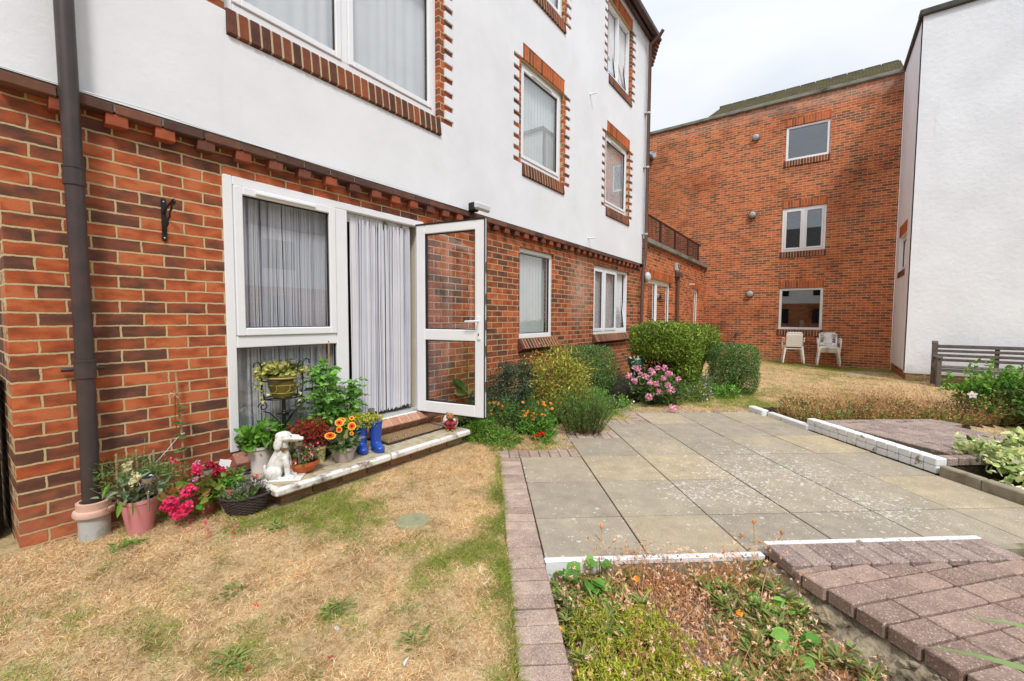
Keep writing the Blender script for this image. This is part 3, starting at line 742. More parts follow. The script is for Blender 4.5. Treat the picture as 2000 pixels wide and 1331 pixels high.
soldier(M_SIDE, w, -15.72, -14.56, 2.40, 2.555, -Yw-.02, -Yw+.05, 'sill', 'units_dark', slope=.1)
mb = MB(); mb.bbox(13.82, -7.8, 8.29, .28, 12.5, .13, .015); mb.bbox(15.18, Yw-.07, 8.285, 2.44, .26, .12, .015); mb.build('coping', M_['copdark'], wing)
mb = MB(); mb.box(13.96, 16.3, -14, Yw-.21, 8.0, 8.1); mb.box(16.3,16.39,-14,-1.83,-.4,8.1); mb.build('flat_roof', M_['conc'], wing)

# ================================================================== block across the courtyard, behind the viewer (seen only in the window glass)
opp = thing('opposite_block', (-2, -13, 0), 'white and brick block across the courtyard, seen only as a reflection in the windows', 'building')
mb = MB(); mb.box(-22, 13.0, -16, -13, -.5, 2.6); mb.build('brick_wall', M_['brick_far'], opp)
mb = MB(); mb.box(-22, 13.0, -16, -13.02, 2.601, 5.2); mb.build('upper_wall', M_['render'], opp)
mb = MB(); mb.add([(-22.5,-12.6,5.2),(13.3,-12.6,5.2),(13.3,-16,8.6),(-22.5,-16,8.6)],[(0,1,2,3)]); mb.add([(-22.5,-12.6,5.2),(13.3,-12.6,5.2),(13.3,-16,5.2),(-22.5,-16,5.2)],[(3,2,1,0)]); mb.add([(13.3,-12.6,5.2),(13.3,-19,5.2),(13.3,-16,8.6)],[(0,1,2)]);mb.build('roof', M_['copdark'], opp)
mb = MB()
for i in range(9):
    for z in (.9, 3.4): mb.box(-20+i*3.6, -18.6+i*3.6, -12.99, -12.96, z, z+1.3)
mb.build('window', M_['black'], opp)

ob2 = thing('rear_block', (-14, -4, 0), 'white and brick block behind the viewer, seen only as a reflection in the far windows', 'building')
mb = MB(); mb.box(-17, -14, -12.9, 6, -.5, 2.7); mb.box(-13.99,-13.9,-12.9,6,5.0,5.4); mb.build('brick_wall', M_['brick_far'], ob2)
mb = MB(); mb.box(-17, -14.001, -12.9, 6, 2.701, 7.6); mb.build('upper_wall', M_['render'], ob2)
for z in (.9, 3.4, 5.8):
    for k in range(5): mb = MB(); mb.box(-13.995,-13.96,-11+k*3.4,-9.4+k*3.4,z,z+1.3); mb.build('window', M_['black'], ob2)
mb = MB(); mb.add([(-13.5,-13,7.5),(-13.5,6.3,7.5),(-17,6.3,10.),(-17,-13,10.)],[(0,1,2,3)]); mb.build('roof', M_['copdark'], ob2)

# ------------------------------------------------------------------ terrain
SA = math.radians(39.463); U_ = np.array([math.cos(SA), math.sin(SA)]); V_ = np.array([math.sin(SA), -math.cos(SA)]); O_ = np.array([1.942, 1.185])
def uv(u, v): p = O_+u*U_+v*V_; return float(p[0]), float(p[1])
def to_uv(x, y):
    dx = np.asarray(x)-O_[0]; dy = np.asarray(y)-O_[1]
    return dx*U_[0]+dy*U_[1], dx*V_[0]+dy*V_[1]
def sst(a, b, x): t = np.clip((x-a)/(b-a), 0, 1); return t*t*(3-2*t)
SLAB = -.05
def lawn_z(x, y):
    x = np.asarray(x, float); y = np.asarray(y, float)
    z = -.05 + .05*sst(2.2, 3.0, y)*(1-sst(3.5, 6, x)) - .13*sst(6.8, 13, x)*sst(-1.7, 1.7, 1.0-y)
    return z
def vnoise(x, y, s, seed=0):
    """smooth value noise, vectorised"""
    x = np.asarray(x)*s+seed*17.3; y = np.asarray(y)*s+seed*5.1
    xi = np.floor(x).astype(int); yi = np.floor(y).astype(int); xf = x-xi; yf = y-yi
    def h(a, b):
        n = (a*374761393+b*668265263+seed*974711) & 0x7fffffff; n = (n ^ (n >> 13))*1274126177 & 0x7fffffff
        return ((n ^ (n >> 16)) & 0xffff)/65535.
    u = xf*xf*(3-2*xf); v = yf*yf*(3-2*yf)
    return (h(xi,yi)*(1-u)+h(xi+1,yi)*u)*(1-v)+(h(xi,yi+1)*(1-u)+h(xi+1,yi+1)*u)*v
def fbm(x, y, s, seed=0): return .5*vnoise(x,y,s,seed)+.3*vnoise(x,y,s*2.1,seed+1)+.2*vnoise(x,y,s*4.3,seed+2)
def gauss(x, y, cx, cy, r, a=1.): return a*np.exp(-((x-cx)**2+(y-cy)**2)/(r*r))
def green(x, y):
    """how green the parched lawn is, 0..1"""
    x = np.asarray(x, float); y = np.asarray(y, float); u, v = to_uv(x, y)
    g = 1.2*(fbm(x, y, 2.6, 3)-.53)*2.2
    w = .12+.22*vnoise(u*0+u, v*0, 2.1, 9)
    g += 1.1*np.exp(-((v+.22)/w)**2)*((u > -.8) & (u < 2.4))*(v < -.1)*np.clip(2.6*(fbm(x,y,4.2,5)-.30),0,1.2)
    g += gauss(x,y,1.75,1.62,.22,.7)+gauss(x,y,1.45,2.72,.42,.85)+gauss(x,y,2.0,2.75,.35,.45)+gauss(x,y,.45,1.25,.33,.65)+gauss(x,y,1.22,1.75,.10,.7)+gauss(x,y,1.0,1.72,.12,.7)
    g += gauss(x,y,.78,2.15,.10,.6)+gauss(x,y,.98,2.25,.10,.6)+gauss(x,y,.62,1.75,.12,.5)
    g -= gauss(x,y,2.6,2.5,.5,.6)+gauss(x,y,1.2,2.2,.4,.35)
    g += .55*sst(3.6,4.6,x)*(1-sst(9,10,x))*(.3+.9*fbm(x,y,1.7,8))
    far = sst(8, 9.5, x)
    g += far*(.15+1.0*(fbm(x*.6, y*2.2, .9, 6)-.42))+.9*sst(14.6,15.6,x)+gauss(x,y,7.4,1.0,.7,.45)
    g = g*(.55+.9*vnoise(x,y,16,21))+ .25*(vnoise(x,y,34,22)-.5)
    return np.clip(g-.06, 0, 1)
def in_poly_uv(u, v, u0, u1, v0, v1): return (u > u0) & (u < u1) & (v > v0) & (v < v1)
def zone(x, y):
    """0 lawn, 1 paved, 2 front bed, 3 planter soil, 4 flower border, 5 dry bed"""
    u, v = to_uv(x, y); z = np.zeros(np.shape(x), int)
    z = np.where((x > 3.15) & (x < 9.0) & (y > 3.1-(x-3.2)*.85) & (y > 2.42-.13*(x-5)+.1*vnoise(x,y,3,8)) & (y > 1.75), 4, z)
    z = np.where((y > 2.95) & (y < 3.45) & (x > 9), 4, z)
    paved = in_poly_uv(u, v, -.06, 3.52, 0, 3.56) & ~((v < .585) & (u > 1.93)) & ~((v < 1.17) & (u > 2.55)) & ~((v < 1.7) & (u > 3.15))
    paved |= in_poly_uv(u, v, -4, 1.93, -.2, .0)
    z = np.where(paved, 1, z)
    z = np.where((u < .03) & (v > -.07) & (v < 1.35-.16*u), 2, z)
    z = np.where((u < -.03) & (v >= 1.35-.16*u), 1, z)
    z = np.where((v > 3.54) & (u < 1.1), 3, z)
    z = np.where((v > 3.54) & (u >= 1.1) & (u < 2.6) & (v < 5.6), 1, z)
    z = np.where((v > 3.54) & (u >= 2.6-.0*v) & (u < 3.6+.25*vnoise(x,y,2,4)) & (v < 6.5), 5, z)
    return z
ZOFF = {0:0., 1:-.07, 2:-.115, 3:-.05, 4:.015, 5:.02}
def ground_z(x, y):
    x = np.asarray(x, float); y = np.asarray(y, float)
    z = lawn_z(x, y); zn = zone(x, y)
    for k, o in ZOFF.items(): z = z + np.where(zn == k, o, 0)
    z = z + np.where(zn == 2, .05*(fbm(x, y, 3, 2)-.5), 0)
    return z
xs = np.concatenate([[-60,-30,-15,-8,-4], np.arange(-2, 4.6, .045), np.arange(4.6, 17.2, .11), [18,22,30,60,120]])
ys = np.concatenate([[-80,-40,-20,-12,-8,-6], np.arange(-5, -1, .12), np.arange(-1, 3.7, .045), [4,5,8,14,30,90]])
GX, GY = np.meshgrid(xs, ys, indexing='ij')
GZ = ground_z(GX, GY) + .012*(fbm(GX, GY, 6, 1)-.5)
GZ = np.where(GY > 3.6, np.minimum(GZ, -.02), GZ)
V = np.stack([GX, GY, GZ], -1).reshape(-1,3); ny = len(ys)
i = np.arange(len(xs)-1)[:,None]*ny; j = np.arange(ny-1)[None,:]
Fg = np.stack([i+j, i+ny+j, i+ny+j+1, i+j+1], -1).reshape(-1,4)
cx = V[Fg].mean(1); zn = zone(cx[:,0], cx[:,1])
mi = np.select([zn == 2, (zn == 3), (zn == 4)|(zn == 5)], [1, 2, 2], 0)

t = NT('parched_lawn'); P = t.pos(); at = t.n('Attribute', attribute_name='green')
n1 = t.noise(9, 6, .7, P); r1 = t.ramp([(.27, srgb(108,88,68)), (.36, srgb(168,140,102)), (.5, srgb(214,188,146)), (.8, srgb(234,214,178))]); t.l(n1, 0, r1, 0)
n2 = t.noise(40, 4, .7, P); r2 = t.ramp([(.3,(.62,.6,.55)),(.6,(1.05,1.05,1.05))]); t.l(n2, 0, r2, 0)
m = t.mix(.8, (r1,0), (r2,0), 'MULTIPLY')
n3 = t.noise(14, 4, .6, P); r3 = t.ramp([(.3, srgb(104,112,46)), (.7, srgb(158,154,74))]); t.l(n3, 0, r3, 0)
gm = t.math('MULTIPLY_ADD', (n2,0), .4, -.2); gm = t.math('ADD', (gm,0), (at,'Fac')); gm.use_clamp = True
gg = t.math('MULTIPLY', (gm,0), .85)
m = t.mix((gg,0), (m,0), (r3,0)); t.col(m); t.bs.inputs['Roughness'].default_value = .95; t.bs.inputs['Specular IOR Level'].default_value = .1
n4 = t.noise(70, 4, .7, P); t.bump(n4, .9, .02); M_['lawn'] = t.m
t = NT('gravel_bed'); P = t.pos()
vo = t.n('TexVoronoi', i_Scale=75.); t.L.new(P, vo.inputs['Vector'])
rv = t.ramp([(0, srgb(124,112,98)), (.45, srgb(170,158,142)), (.8, srgb(206,198,186)), (1, srgb(232,226,216))]); t.l(vo, 'Color', rv, 0)
n1 = t.noise(5, 5, .6, P); r1 = t.ramp([(.35,(.5,.47,.42)),(.55,(1,1,1))]); t.l(n1, 0, r1, 0)
m = t.mix(.9, (rv,0), (r1,0), 'MULTIPLY'); t.col(m); t.bs.inputs['Roughness'].default_value = .9
t.bump(t.math('SUBTRACT', 1., (vo,'Distance')), 1., .01); M_['gravel'] = t.m
me_ob = MB(); me_ob.add(V, Fg[mi == 0], 0, True)
for k in (1, 2): me_ob.F.append((Fg[mi == k], k, True))
gr = me_ob.build('ground', [M_['lawn'], M_['gravel'], M_['soil']]); tag(gr, kind='structure')
ga = gr.data.attributes.new('green', 'FLOAT', 'POINT'); ga.data.foreach_set('value', green(V[:,0], V[:,1]).astype(np.float32))

# ------------------------------------------------------------------ patio slabs
t = NT('patio_slab'); P = t.pos(); g = t.n('NewGeometry')
r0 = t.ramp([(0, srgb(164,154,138)), (.5, srgb(175,164,145)), (1, srgb(190,173,143))]); t.l(g, 'Random Per Island', r0, 0)
n1 = t.noise(7, 5, .65, P); r1 = t.ramp([(.3,(.78,.78,.76)),(.7,(1.14,1.14,1.12))]); t.l(n1, 0, r1, 0); m = t.mix(.9, (r0,0), (r1,0), 'MULTIPLY')
n2 = t.noise(140, 3, .75, P); r2 = t.ramp([(.32,(.58,.58,.57)),(.5,(1,1,1)),(.68,(1.32,1.32,1.3))]); t.l(n2, 0, r2, 0); m = t.mix(.9, (m,0), (r2,0), 'MULTIPLY')
nb = t.noise(1.1, 3, .5, P); rb = t.ramp([(.4,(0,0,0)),(.62,(1,1,1))]); t.l(nb, 0, rb, 0); fb_ = t.math('MULTIPLY',(rb,0),.30); m = t.mix((fb_,0), (m,0), srgb(146,138,128))
# lichen: small pale blotches, thick in a few places
acc = None
for (c, rad) in (((4.05,.65),.42), ((4.35,.12),.5), ((3.35,.75),.32), ((3.7,.45),.45), ((3.9,-.35),.45), ((4.7,.45),.4), ((4.2,.3),1.3)):
    d = t.n('VectorMath', operation='DISTANCE'); t.L.new(P, d.inputs[0]); d.inputs[1].default_value = (c[0], c[1], SLAB)
    q = t.math('DIVIDE', (d,'Value'), rad); q = t.math('SUBTRACT', 1., (q,0)); q.use_clamp = True
    if rad > 1: q = t.math('MULTIPLY', (q,0), .18)
    acc = q if acc is None else t.math('MAXIMUM', (acc,0), (q,0))
n5 = t.noise(9, 5, .6, P); nw = t.noise(60, 3, .6, P)
wr = t.n('VectorMath', operation='SCALE'); t.L.new(nw.outputs['Color'], wr.inputs[0]); wr.inputs['Scale'].default_value = .02
pw_ = t.n('VectorMath', operation='ADD'); t.L.new(P, pw_.inputs[0]); t.l(wr, 0, pw_, 1)
tot = None
for sc_, base_, gain in ((30., .02, .5), (58., .06, .52)):
    vo = t.n('TexVoronoi', i_Scale=sc_); t.l(pw_, 0, vo, 'Vector'); sep = t.n('SeparateColor'); t.l(vo, 'Color', sep, 0)
    pr_ = t.math('MULTIPLY_ADD', (acc,0), 1.15, base_); pr_ = t.math('MULTIPLY_ADD', (n5,0), .35, (pr_,0)); pr_ = t.math('SUBTRACT', (pr_,0), .16)
    on = t.math('LESS_THAN', (sep,0), (pr_,0)); rad_ = t.math('MULTIPLY', (sep,1), gain); ins = t.math('LESS_THAN', (vo,'Distance'), (rad_,0)); k_ = t.math('MULTIPLY', (on,0), (ins,0))
    tot = k_ if tot is None else t.math('MAXIMUM', (tot,0), (k_,0))
f5 = t.math('MULTIPLY', (tot,0), .58); m = t.mix((f5,0), (m,0), srgb(224,222,214))
t.col(m); t.bs.inputs['Roughness'].default_value = .88; t.bs.inputs['Specular IOR Level'].default_value = .25
t.bump(n2, .6, .004); M_['slab'] = t.m
mb = MB(); UB = [-.0, .48, 1.095, 1.71, 2.32, 2.92, 3.52]; vp = .5855
Rz = Matrix.Rotation(SA, 3, 'Z')
def slab(mb, u0, u1, v0, v1, z0, z1, b=.004, jz=.0015, jt=.0, mat=0):
    c = uv((u0+u1)/2, (v0+v1)/2)
    R = Rz @ Matrix.Rotation(random.gauss(0,jt), 3, 'X') @ Matrix.Rotation(random.gauss(0,jt), 3, 'Y')
    mb.bbox(c[0], c[1], (z0+z1)/2+random.gauss(0,jz), abs(u1-u0), abs(v1-v0), z1-z0, b, mat, np.array(R))
for r in range(6):
    for c in range(6):
        if (c == 0 and r >= 3) or (c == 1 and r >= 4) or (c == 2 and r >= 5): continue
        slab(mb, UB[r]+.0055, UB[r+1]-.0055, c*vp+.005, (c+1)*vp-.005, SLAB-.05, SLAB, .003, .001, .0015)
tag(mb.build('patio', M_['slab']), kind='structure')
mb = MB(); p0 = [uv(-.02,-.01), uv(-.02,3.52), uv(3.53,3.52), uv(3.53,1.75), uv(2.93,1.75), uv(2.93,1.16), uv(2.33,1.16), uv(2.33,.575), uv(1.72,.575), uv(1.72,-.01)]
jm = mat_plain('slab_joint', srgb(64,58,42), .95, .1, var=.35, scale=30, bump=.6)
mb.prism(p0[::-1], SLAB-.06, SLAB-.012); tag(mb.build('patio_bedding', jm), kind='structure')

# ------------------------------------------------------------------ brick paver edging
M_['paver'] = mat_brick_units('red_paver', [(0, srgb(162,142,130)), (.5, srgb(178,158,145)), (1, srgb(190,170,155))], speck=.7, wash=(srgb(196,190,180), 9, .66, .5))
M_['paver2'] = mat_brick_units('platform_paver', [(0, srgb(144,122,112)), (.5, srgb(158,136,125)), (1, srgb(172,148,134))], speck=.75, wash=(srgb(200,194,188), 12, .70, .5))
M_['paver_w'] = mat_brick_units('washed_paver', [(0, srgb(144,126,120)), (.5, srgb(158,140,132)), (1, srgb(168,150,140))], speck=.8, wash=(srgb(214,210,206), 34, .58, .6))
mb = MB()
u = -3.0
while u < 1.7: slab(mb, u+.003, u+.100, -.2, -.003, SLAB-.06, SLAB+.001, .006, .002, .012); u += .1045
slab(mb, -3., 1.7, -.185, -.007, SLAB-.36, SLAB-.062, .004, 0)
def brickfill(u0, u1, v0, v1, along='v'):
    if along == 'v':
        k = max(1, round((v1-v0)/.104)); s = (v1-v0)/k
        m_ = max(1, round((u1-u0)/.206)); q = (u1-u0)/m_
    else:
        k = max(1, round((v1-v0)/.206)); s = (v1-v0)/k
        m_ = max(1, round((u1-u0)/.104)); q = (u1-u0)/m_
    for a in range(m_):
        for b in range(k): slab(mb, u0+a*q+.002, u0+(a+1)*q-.002, v0+b*s+.002, v0+(b+1)*s-.002, SLAB-.06, SLAB+.001, .006, .002, .01)
brickfill(1.715, 1.93, -.2, .585, 'v'); brickfill(1.935, 2.545, .38, .583, 'u'); brickfill(2.325, 2.545, .588, 1.168, 'v')
brickfill(2.55, 3.15, .965, 1.168, 'u'); brickfill(2.925, 3.15, 1.172, 1.752, 'v'); brickfill(3.155, 3.73, 1.55, 1.752, 'u'); brickfill(3.525, 3.73, 1.756, 3.42, 'v')
tag(mb.build('paver_edging', M_['paver']), kind='structure')

# ------------------------------------------------------------------ kerbs
mb = MB()
for k in range(4): slab(mb, -.045, -.003, .0+k*.305, .30+k*.305, SLAB-.26, SLAB+.004, .006, .001)
c = mb.build('front_kerb', M_['conc']); tag(c, 'pale kerb with a white painted top edge between the patio and the sunken front bed', 'kerb')
mb = MB()
mb2 = MB(); slab(mb2, -.047, -.001, -.004, 1.225, SLAB+.005, SLAB+.012, .003, 0); 
c2 = uv(-.049, .04); slab(mb2, -.0475, -.0452, .0, .16, SLAB-.12, SLAB+.005, .001, 0); slab(mb2, -.0475, -.0452, .16, .30, SLAB-.06, SLAB+.005, .001, 0); slab(mb2, -.0475,-.0452,.30,1.22,SLAB-.012,SLAB+.005,.001,0)
mb2.build('white_paint', M_['paint'], c)
mb = MB()
for k in range(9): slab(mb, -.05-.0, -.0, 2.58+k*.31, 2.885+k*.31, SLAB-.12, SLAB+.02, .008, .001)
for k in range(7): slab(mb, 1.09-.31*(k+1)+.004, 1.09-.31*k, 3.52, 3.60, SLAB-.12, SLAB+.085, .01, .001)
tag(mb.build('concrete_kerb', M_['conc']), 'grey concrete kerb between the slabs and the bare planting bed at the right', 'kerb')
mb = MB(); slab(mb, 3.30, 3.62, 3.44, 3.54, SLAB-.06, SLAB+.075, .012, 0); slab(mb, 2.56, 3.28, 3.50, 3.58, SLAB-.06, SLAB+.06, .012, 0)
tag(mb.build('white_kerb', M_['paint']), 'low white painted kerb stones beside the dry flower bed', 'kerb')

# ------------------------------------------------------------------ raised brick platforms
pl = thing('brick_platform', uv(-.5, 2.4)+(SLAB,), 'raised red paver platform with a white painted back edge, in the near right corner', 'paved platform')
T = .02
mb = MB(); k = 0; v = 1.238
while v < 2.52:
    slab(mb, -.235, -.034, v, v+.103, T-.066, T, .006, .0006, .003); v += .107
mb.build('border_brick', M_['paver_w'], pl)
mb = MB(); v = 1.238
while v < 2.52:
    slab(mb, -.0338, -.001, v, v+.105, T-.067, T+.002, .004, .0004); v += .107
mb.build('white_border', M_['paint'], pl)
th = math.radians(10); E1 = np.array([math.sin(th), math.cos(th)]); E2 = np.array([-math.cos(th), math.sin(th)])   # (u,v) comps
mb = MB(); Rp = np.array(Matrix.Rotation(SA+th*0, 3, 'Z'))
ang_ = math.atan2((E1[0]*U_+E1[1]*V_)[1], (E1[0]*U_+E1[1]*V_)[0])
for jr in range(-1, 15):
    for ic in range(0, 12):
        xx = ic*.2075+.1+random.gauss(0,.002)+(.010*jr if jr > 0 else 0)
        smin = (.174*xx-.060)/.985 if 1.236+xx < 2.60 else -9
        s0 = max(jr*.1225, smin); s1 = jr*.1225+.113
        if s1-s0 < .02 or (smin < -1 and jr*.1225 < .174*xx/.985-.12): continue
        q = np.array([-.302, 1.236]) + E1*xx + E2*(s0+s1)/2
        x, y = uv(*q)
        Rq = Matrix.Rotation(ang_, 3, 'Z') @ Matrix.Rotation(random.gauss(.0,.008)-.018, 3, 'X') @ Matrix.Rotation(random.gauss(0,.006), 3, 'Y')
        mb.bbox(x, y, T-.004+random.gauss(0,.0015)-.033-(.004 if s1-s0 < .1 else 0), .2005, s1-s0, .066, .0045, 0, np.array(Rq))
mb.build('paver', M_['paver2'], pl)
mb = MB(); pp_ = [np.array([-.01,1.26]), np.array([-.01,2.5]), np.array([-.24,2.56]), np.array([-.05,3.9])*1.0, np.array([-2.3,3.9]), np.array([-2.2,1.72])]
poly = [uv(*q) for q in ([-.04,1.25],[-.04,2.5],[-.2,2.53],[-.2,3.9],[-2.3,3.9],[-2.2,1.64],[-.3,1.30])]
mb.prism(poly[::-1], SLAB-.25, T-.028); mb.build('bedding', jm, pl)
# broken mortar haunching down into the bed
hm = mat_plain('broken_mortar', srgb(162,150,128), .95, .15, var=.3, scale=18, bump=1., dirt=srgb(70,60,48), dscale=9)
mb = MB(); nu, nv = 120, 26; UU, SS = np.meshgrid(np.linspace(0, 2.0, nu), np.linspace(0, 1, nv), indexing='ij')
Lx = []
q = np.array([-.05, 1.225])[None,None,:] + E2[None,None,:]*UU[:,:,None] - E1[None,None,:]*(SS*(.14+.10*vnoise(UU*0+UU,SS*0,2.3,3))-.05)[:,:,None]
px_ = O_[0]+q[...,0]*U_[0]+q[...,1]*V_[0]; py_ = O_[1]+q[...,0]*U_[1]+q[...,1]*V_[1]
hz = T-.072-.12*SS**1.3 + .07*(fbm(px_,py_,14,4)-.5)*np.minimum(1,SS*3) + .035*(fbm(px_,py_,45,5)-.5)
Vh = np.stack([px_,py_,hz],-1).reshape(-1,3); i = np.arange(nu-1)[:,None]*nv; j = np.arange(nv-1)[None,:]
mb.add(Vh, np.stack([i+j,i+j+1,i+nv+j+1,i+nv+j],-1).reshape(-1,4), 0, False); mb.build('haunching', hm, pl)
mb = MB()
for k in range(110):
    uu = random.uniform(.1,1.9); ss = random.random(); q = np.array([-.05,1.225])+E2*uu-E1*(ss*.26-.02); x,y = uv(*q)
    mb.ball((x,y,T-.085-.11*ss**1.3+random.uniform(0,.02)), (random.uniform(.008,.026),random.uniform(.008,.024),random.uniform(.006,.016)), 0, 5, 4, np.array(Matrix.Rotation(random.random()*6,3,'Z')))
for f_, m_, s_ in mb.F: pass
mb.F = [(f_, m_, False) for f_, m_, s_ in mb.F]; mb.build('rubble', hm, pl)

pr = thing('brick_platform', uv(1.9, 4.3)+(SLAB,), 'raised paver platform walled by two white painted brick courses beside the dry bed', 'paved platform')
T2 = SLAB+.135
mb = MB()
for lv in (0, 1):
    u = 1.11
    while u < 2.5: slab(mb, u, u+.109, 3.52, 3.62, SLAB+.002+lv*.068, SLAB+.066+lv*.069, .007, .0012, .006); u += .1145
mb.build('painted_brick', M_['paint'], pr)
mb = MB()
for jr in range(-2, 18):
    for ic in range(-3, 12):
        q = np.array([1.1, 3.62]) + E1*(ic*.2085+.1) - E2*(jr*.1085+.05)
        if not (1.255 < q[0] < 2.40 and 3.70 < q[1] < 5.0): continue
        x, y = uv(*q)
        Rq = Matrix.Rotation(ang_, 3, 'Z') @ Matrix.Rotation(random.gauss(0,.01), 3, 'X')
        mb.bbox(x, y, T2-.034+random.gauss(0,.0015), .2, .1, .066, .006, 0, np.array(Rq))
for k in range(13):
    slab(mb, 1.115, 1.212, 3.628+k*.106, 3.728+k*.106, T2-.066, T2+.001, .006, .001); slab(mb, 2.40, 2.495, 3.628+k*.106, 3.728+k*.106, T2-.066, T2+.001, .006, .001)
mb.build('paver', M_['paver_w'], pr)
mb = MB(); mb.prism([uv(*q) for q in ([1.13,3.62],[1.13,4.98],[2.48,4.98],[2.48,3.62])][::-1], SLAB-.1, T2-.016); mb.build('bedding', jm, pr)

# ------------------------------------------------------------------ door step, manhole, stepping slabs
st = thing('door_step', (2.25, 3.15, 0), 'concrete doorstep with a white painted nosing in front of the patio door', 'step')
mb = MB(); mb.bbox(1.765, 3.145, .1125, .905, .59, .045, .006); mb.bbox(2.71, 3.145, .1125, .965, .59, .045, .006); mb.build('step_slab', M_['stepc'], st)
mb = MB(); mb.bbox(1.757, 2.862, .1125, .925, .05, .052, .012); mb.bbox(2.715, 2.862, .1125, .975, .05, .052, .012)
mb.bbox(1.318, 3.16, .1125, .05, .60, .052, .012); mb.bbox(3.19, 3.16, .1125, .035, .60, .052, .01); mb.build('white_nosing', M_['paint2'], st)
mb = MB(); x = 1.36
while x < 3.1: mb.bbox(x+.107, 2.91+.05, .045, .213, .1, .066, .005); mb.bbox(x+.02, 2.91+.05, -.03, .213, .1, .066, .005); x += .225
b = mb.build('step_brick', M_['stepb'], st); mb = MB(); mb.box(1.365, 3.12, 2.925, 3.44, -.1, .088); mb.build('step_core', M_['mortar'], st)
mh = MB(); mh.lathe([(0,.0),(.088,.0),(.092,-.004),(.105,-.004),(.108,-.012),(.108,-.03)][::-1], (1.80, 2.10, float(ground_z(1.8,2.1))+.012), 40); 
tag(mh.build('manhole_cover', mat_plain('manhole', srgb(150,150,118), .8, .3, var=.2, scale=16, bump=.6)), 'small round grey green inspection cover in the dry lawn', 'manhole cover')
for (x, y, r, lb) in ((14.35,-.72,.1,'pale square stepping slab set in the grass, the one nearer the white chairs'),(15.0,-1.15,.05,'pale square stepping slab set in the grass, the one nearer the white wall')):
    z = float(ground_z(x,y)); mb = MB(); mb.bbox(x,y,z-.01,.62,.42,.05,.01,0,np.array(Matrix.Rotation(r,3,'Z'))); tag(mb.build('stepping_slab', M_['slab']), lb, 'paving slab')

# ------------------------------------------------------------------ foliage generators
def unit(v): return v/(np.linalg.norm(v, axis=-1, keepdims=True)+1e-9)
def rdir(n, up=0.): 
    d = rng.normal(size=(n,3)); d[:,2] += up; return unit(d)
def leafset(mb, P, D, N, L, W, mat=0, fold=.18, bend=.15, wide=.42):
    """ovate folded leaves: P bases, D along-leaf directions, N face normals"""
    n = len(P); L = np.broadcast_to(L, (n,))[:,None]; W = np.broadcast_to(W, (n,))[:,None]
    D = unit(D); S = unit(np.cross(D, N)); N = unit(np.cross(S, D))
    tip = P + D*L - N*L*bend
    l1 = P + D*L*.3 + S*W*.5 + N*W*fold; l2 = P + D*L*.7 + S*W*wide*.9 + N*W*fold*.6 - N*L*bend*.4
    r1 = P + D*L*.3 - S*W*.5 + N*W*fold; r2 = P + D*L*.7 - S*W*wide*.9 + N*W*fold*.6 - N*L*bend*.4
    V = np.stack([P, r1, r2, tip, l2, l1], 1).reshape(-1,3)
    b = np.arange(n)[:,None]*6
    F = np.concatenate([b+np.array([[0,1,2,3]]), b+np.array([[0,3,4,5]])])
    return mb.add(V, F, mat)
def quadset(mb, P, D, N, L, W, mat=0):
    n = len(P); L = np.broadcast_to(L, (n,))[:,None]; W = np.broadcast_to(W, (n,))[:,None]
    D = unit(D); S = unit(np.cross(D, N))
    V = np.stack([P, P+D*L*.5-S*W*.5, P+D*L, P+D*L*.5+S*W*.5], 1).reshape(-1,3)
    return mb.add(V, np.arange(n)[:,None]*4+np.array([[0,1,2,3]]), mat)
def bladeset(mb, P, D, L, W, mat=0, bend=.5):
    """grass blades: tapering, bending outwards under their weight"""
    n = len(P); L = np.broadcast_to(L,(n,))[:,None]; W = np.broadcast_to(W,(n,))[:,None]; D = unit(D)
    S = unit(np.cross(D, rdir(n))); H = D.copy(); H[:,2] = 0; H = unit(H)
    m = P+D*L*.5; D2 = unit(D+H*bend-np.array([0,0,bend*.6])); t = m+D2*L*.5
    V = np.stack([P-S*W*.5, P+S*W*.5, m+S*W*.35, m-S*W*.35, t], 1).reshape(-1,3); b = np.arange(n)[:,None]*5
    mb.add(V, b+np.array([[0,1,2,3]]), mat); k = len(mb.F)
    mb.F.append((b+np.array([[3,2,4]])+mb.n-len(V), mat, False)); return mb
LF = lambda n, c, **k: mat_leaf(n, c, **k)
M_['box'] = LF('box_leaf', [srgb(48,78,40), srgb(70,108,50), srgb(104,140,66), srgb(156,182,108)], spec=.5, rough=.45)
M_['priv'] = LF('privet_leaf', [srgb(70,100,32), srgb(98,130,40), srgb(132,156,52), srgb(172,182,82)], spec=.5, rough=.4)
M_['dark'] = LF('dark_leaf', [srgb(44,62,46), srgb(66,90,66), srgb(100,124,92)])
M_['yel'] = LF('yellow_leaf', [srgb(140,152,56), srgb(182,190,80), srgb(214,214,116), srgb(150,96,56), srgb(160,170,62), srgb(196,200,92)])
M_['rosem'] = LF('rosemary_leaf', [srgb(74,108,50), srgb(100,138,64), srgb(134,166,88)])
M_['fresh'] = LF('fresh_leaf', [srgb(74,122,40), srgb(104,156,54), srgb(140,184,78)])
M_['mid'] = LF('mid_leaf', [srgb(64,92,46), srgb(94,124,60), srgb(128,150,80)])
M_['bedl'] = LF('bed_leaf', [srgb(92,116,56), srgb(124,146,72), srgb(152,168,92), srgb(108,120,60), srgb(170,164,98)])
M_['geran'] = LF('geranium_leaf', [srgb(96,118,48), srgb(134,150,62), srgb(110,136,54), srgb(172,130,70), srgb(84,112,50)])
M_['grey'] = LF('grey_leaf', [srgb(104,124,98), srgb(134,152,120), srgb(160,172,140)])
M_['lav'] = LF('lavender_leaf', [srgb(84,84,80), srgb(106,104,96), srgb(92,80,84), srgb(120,118,100)])
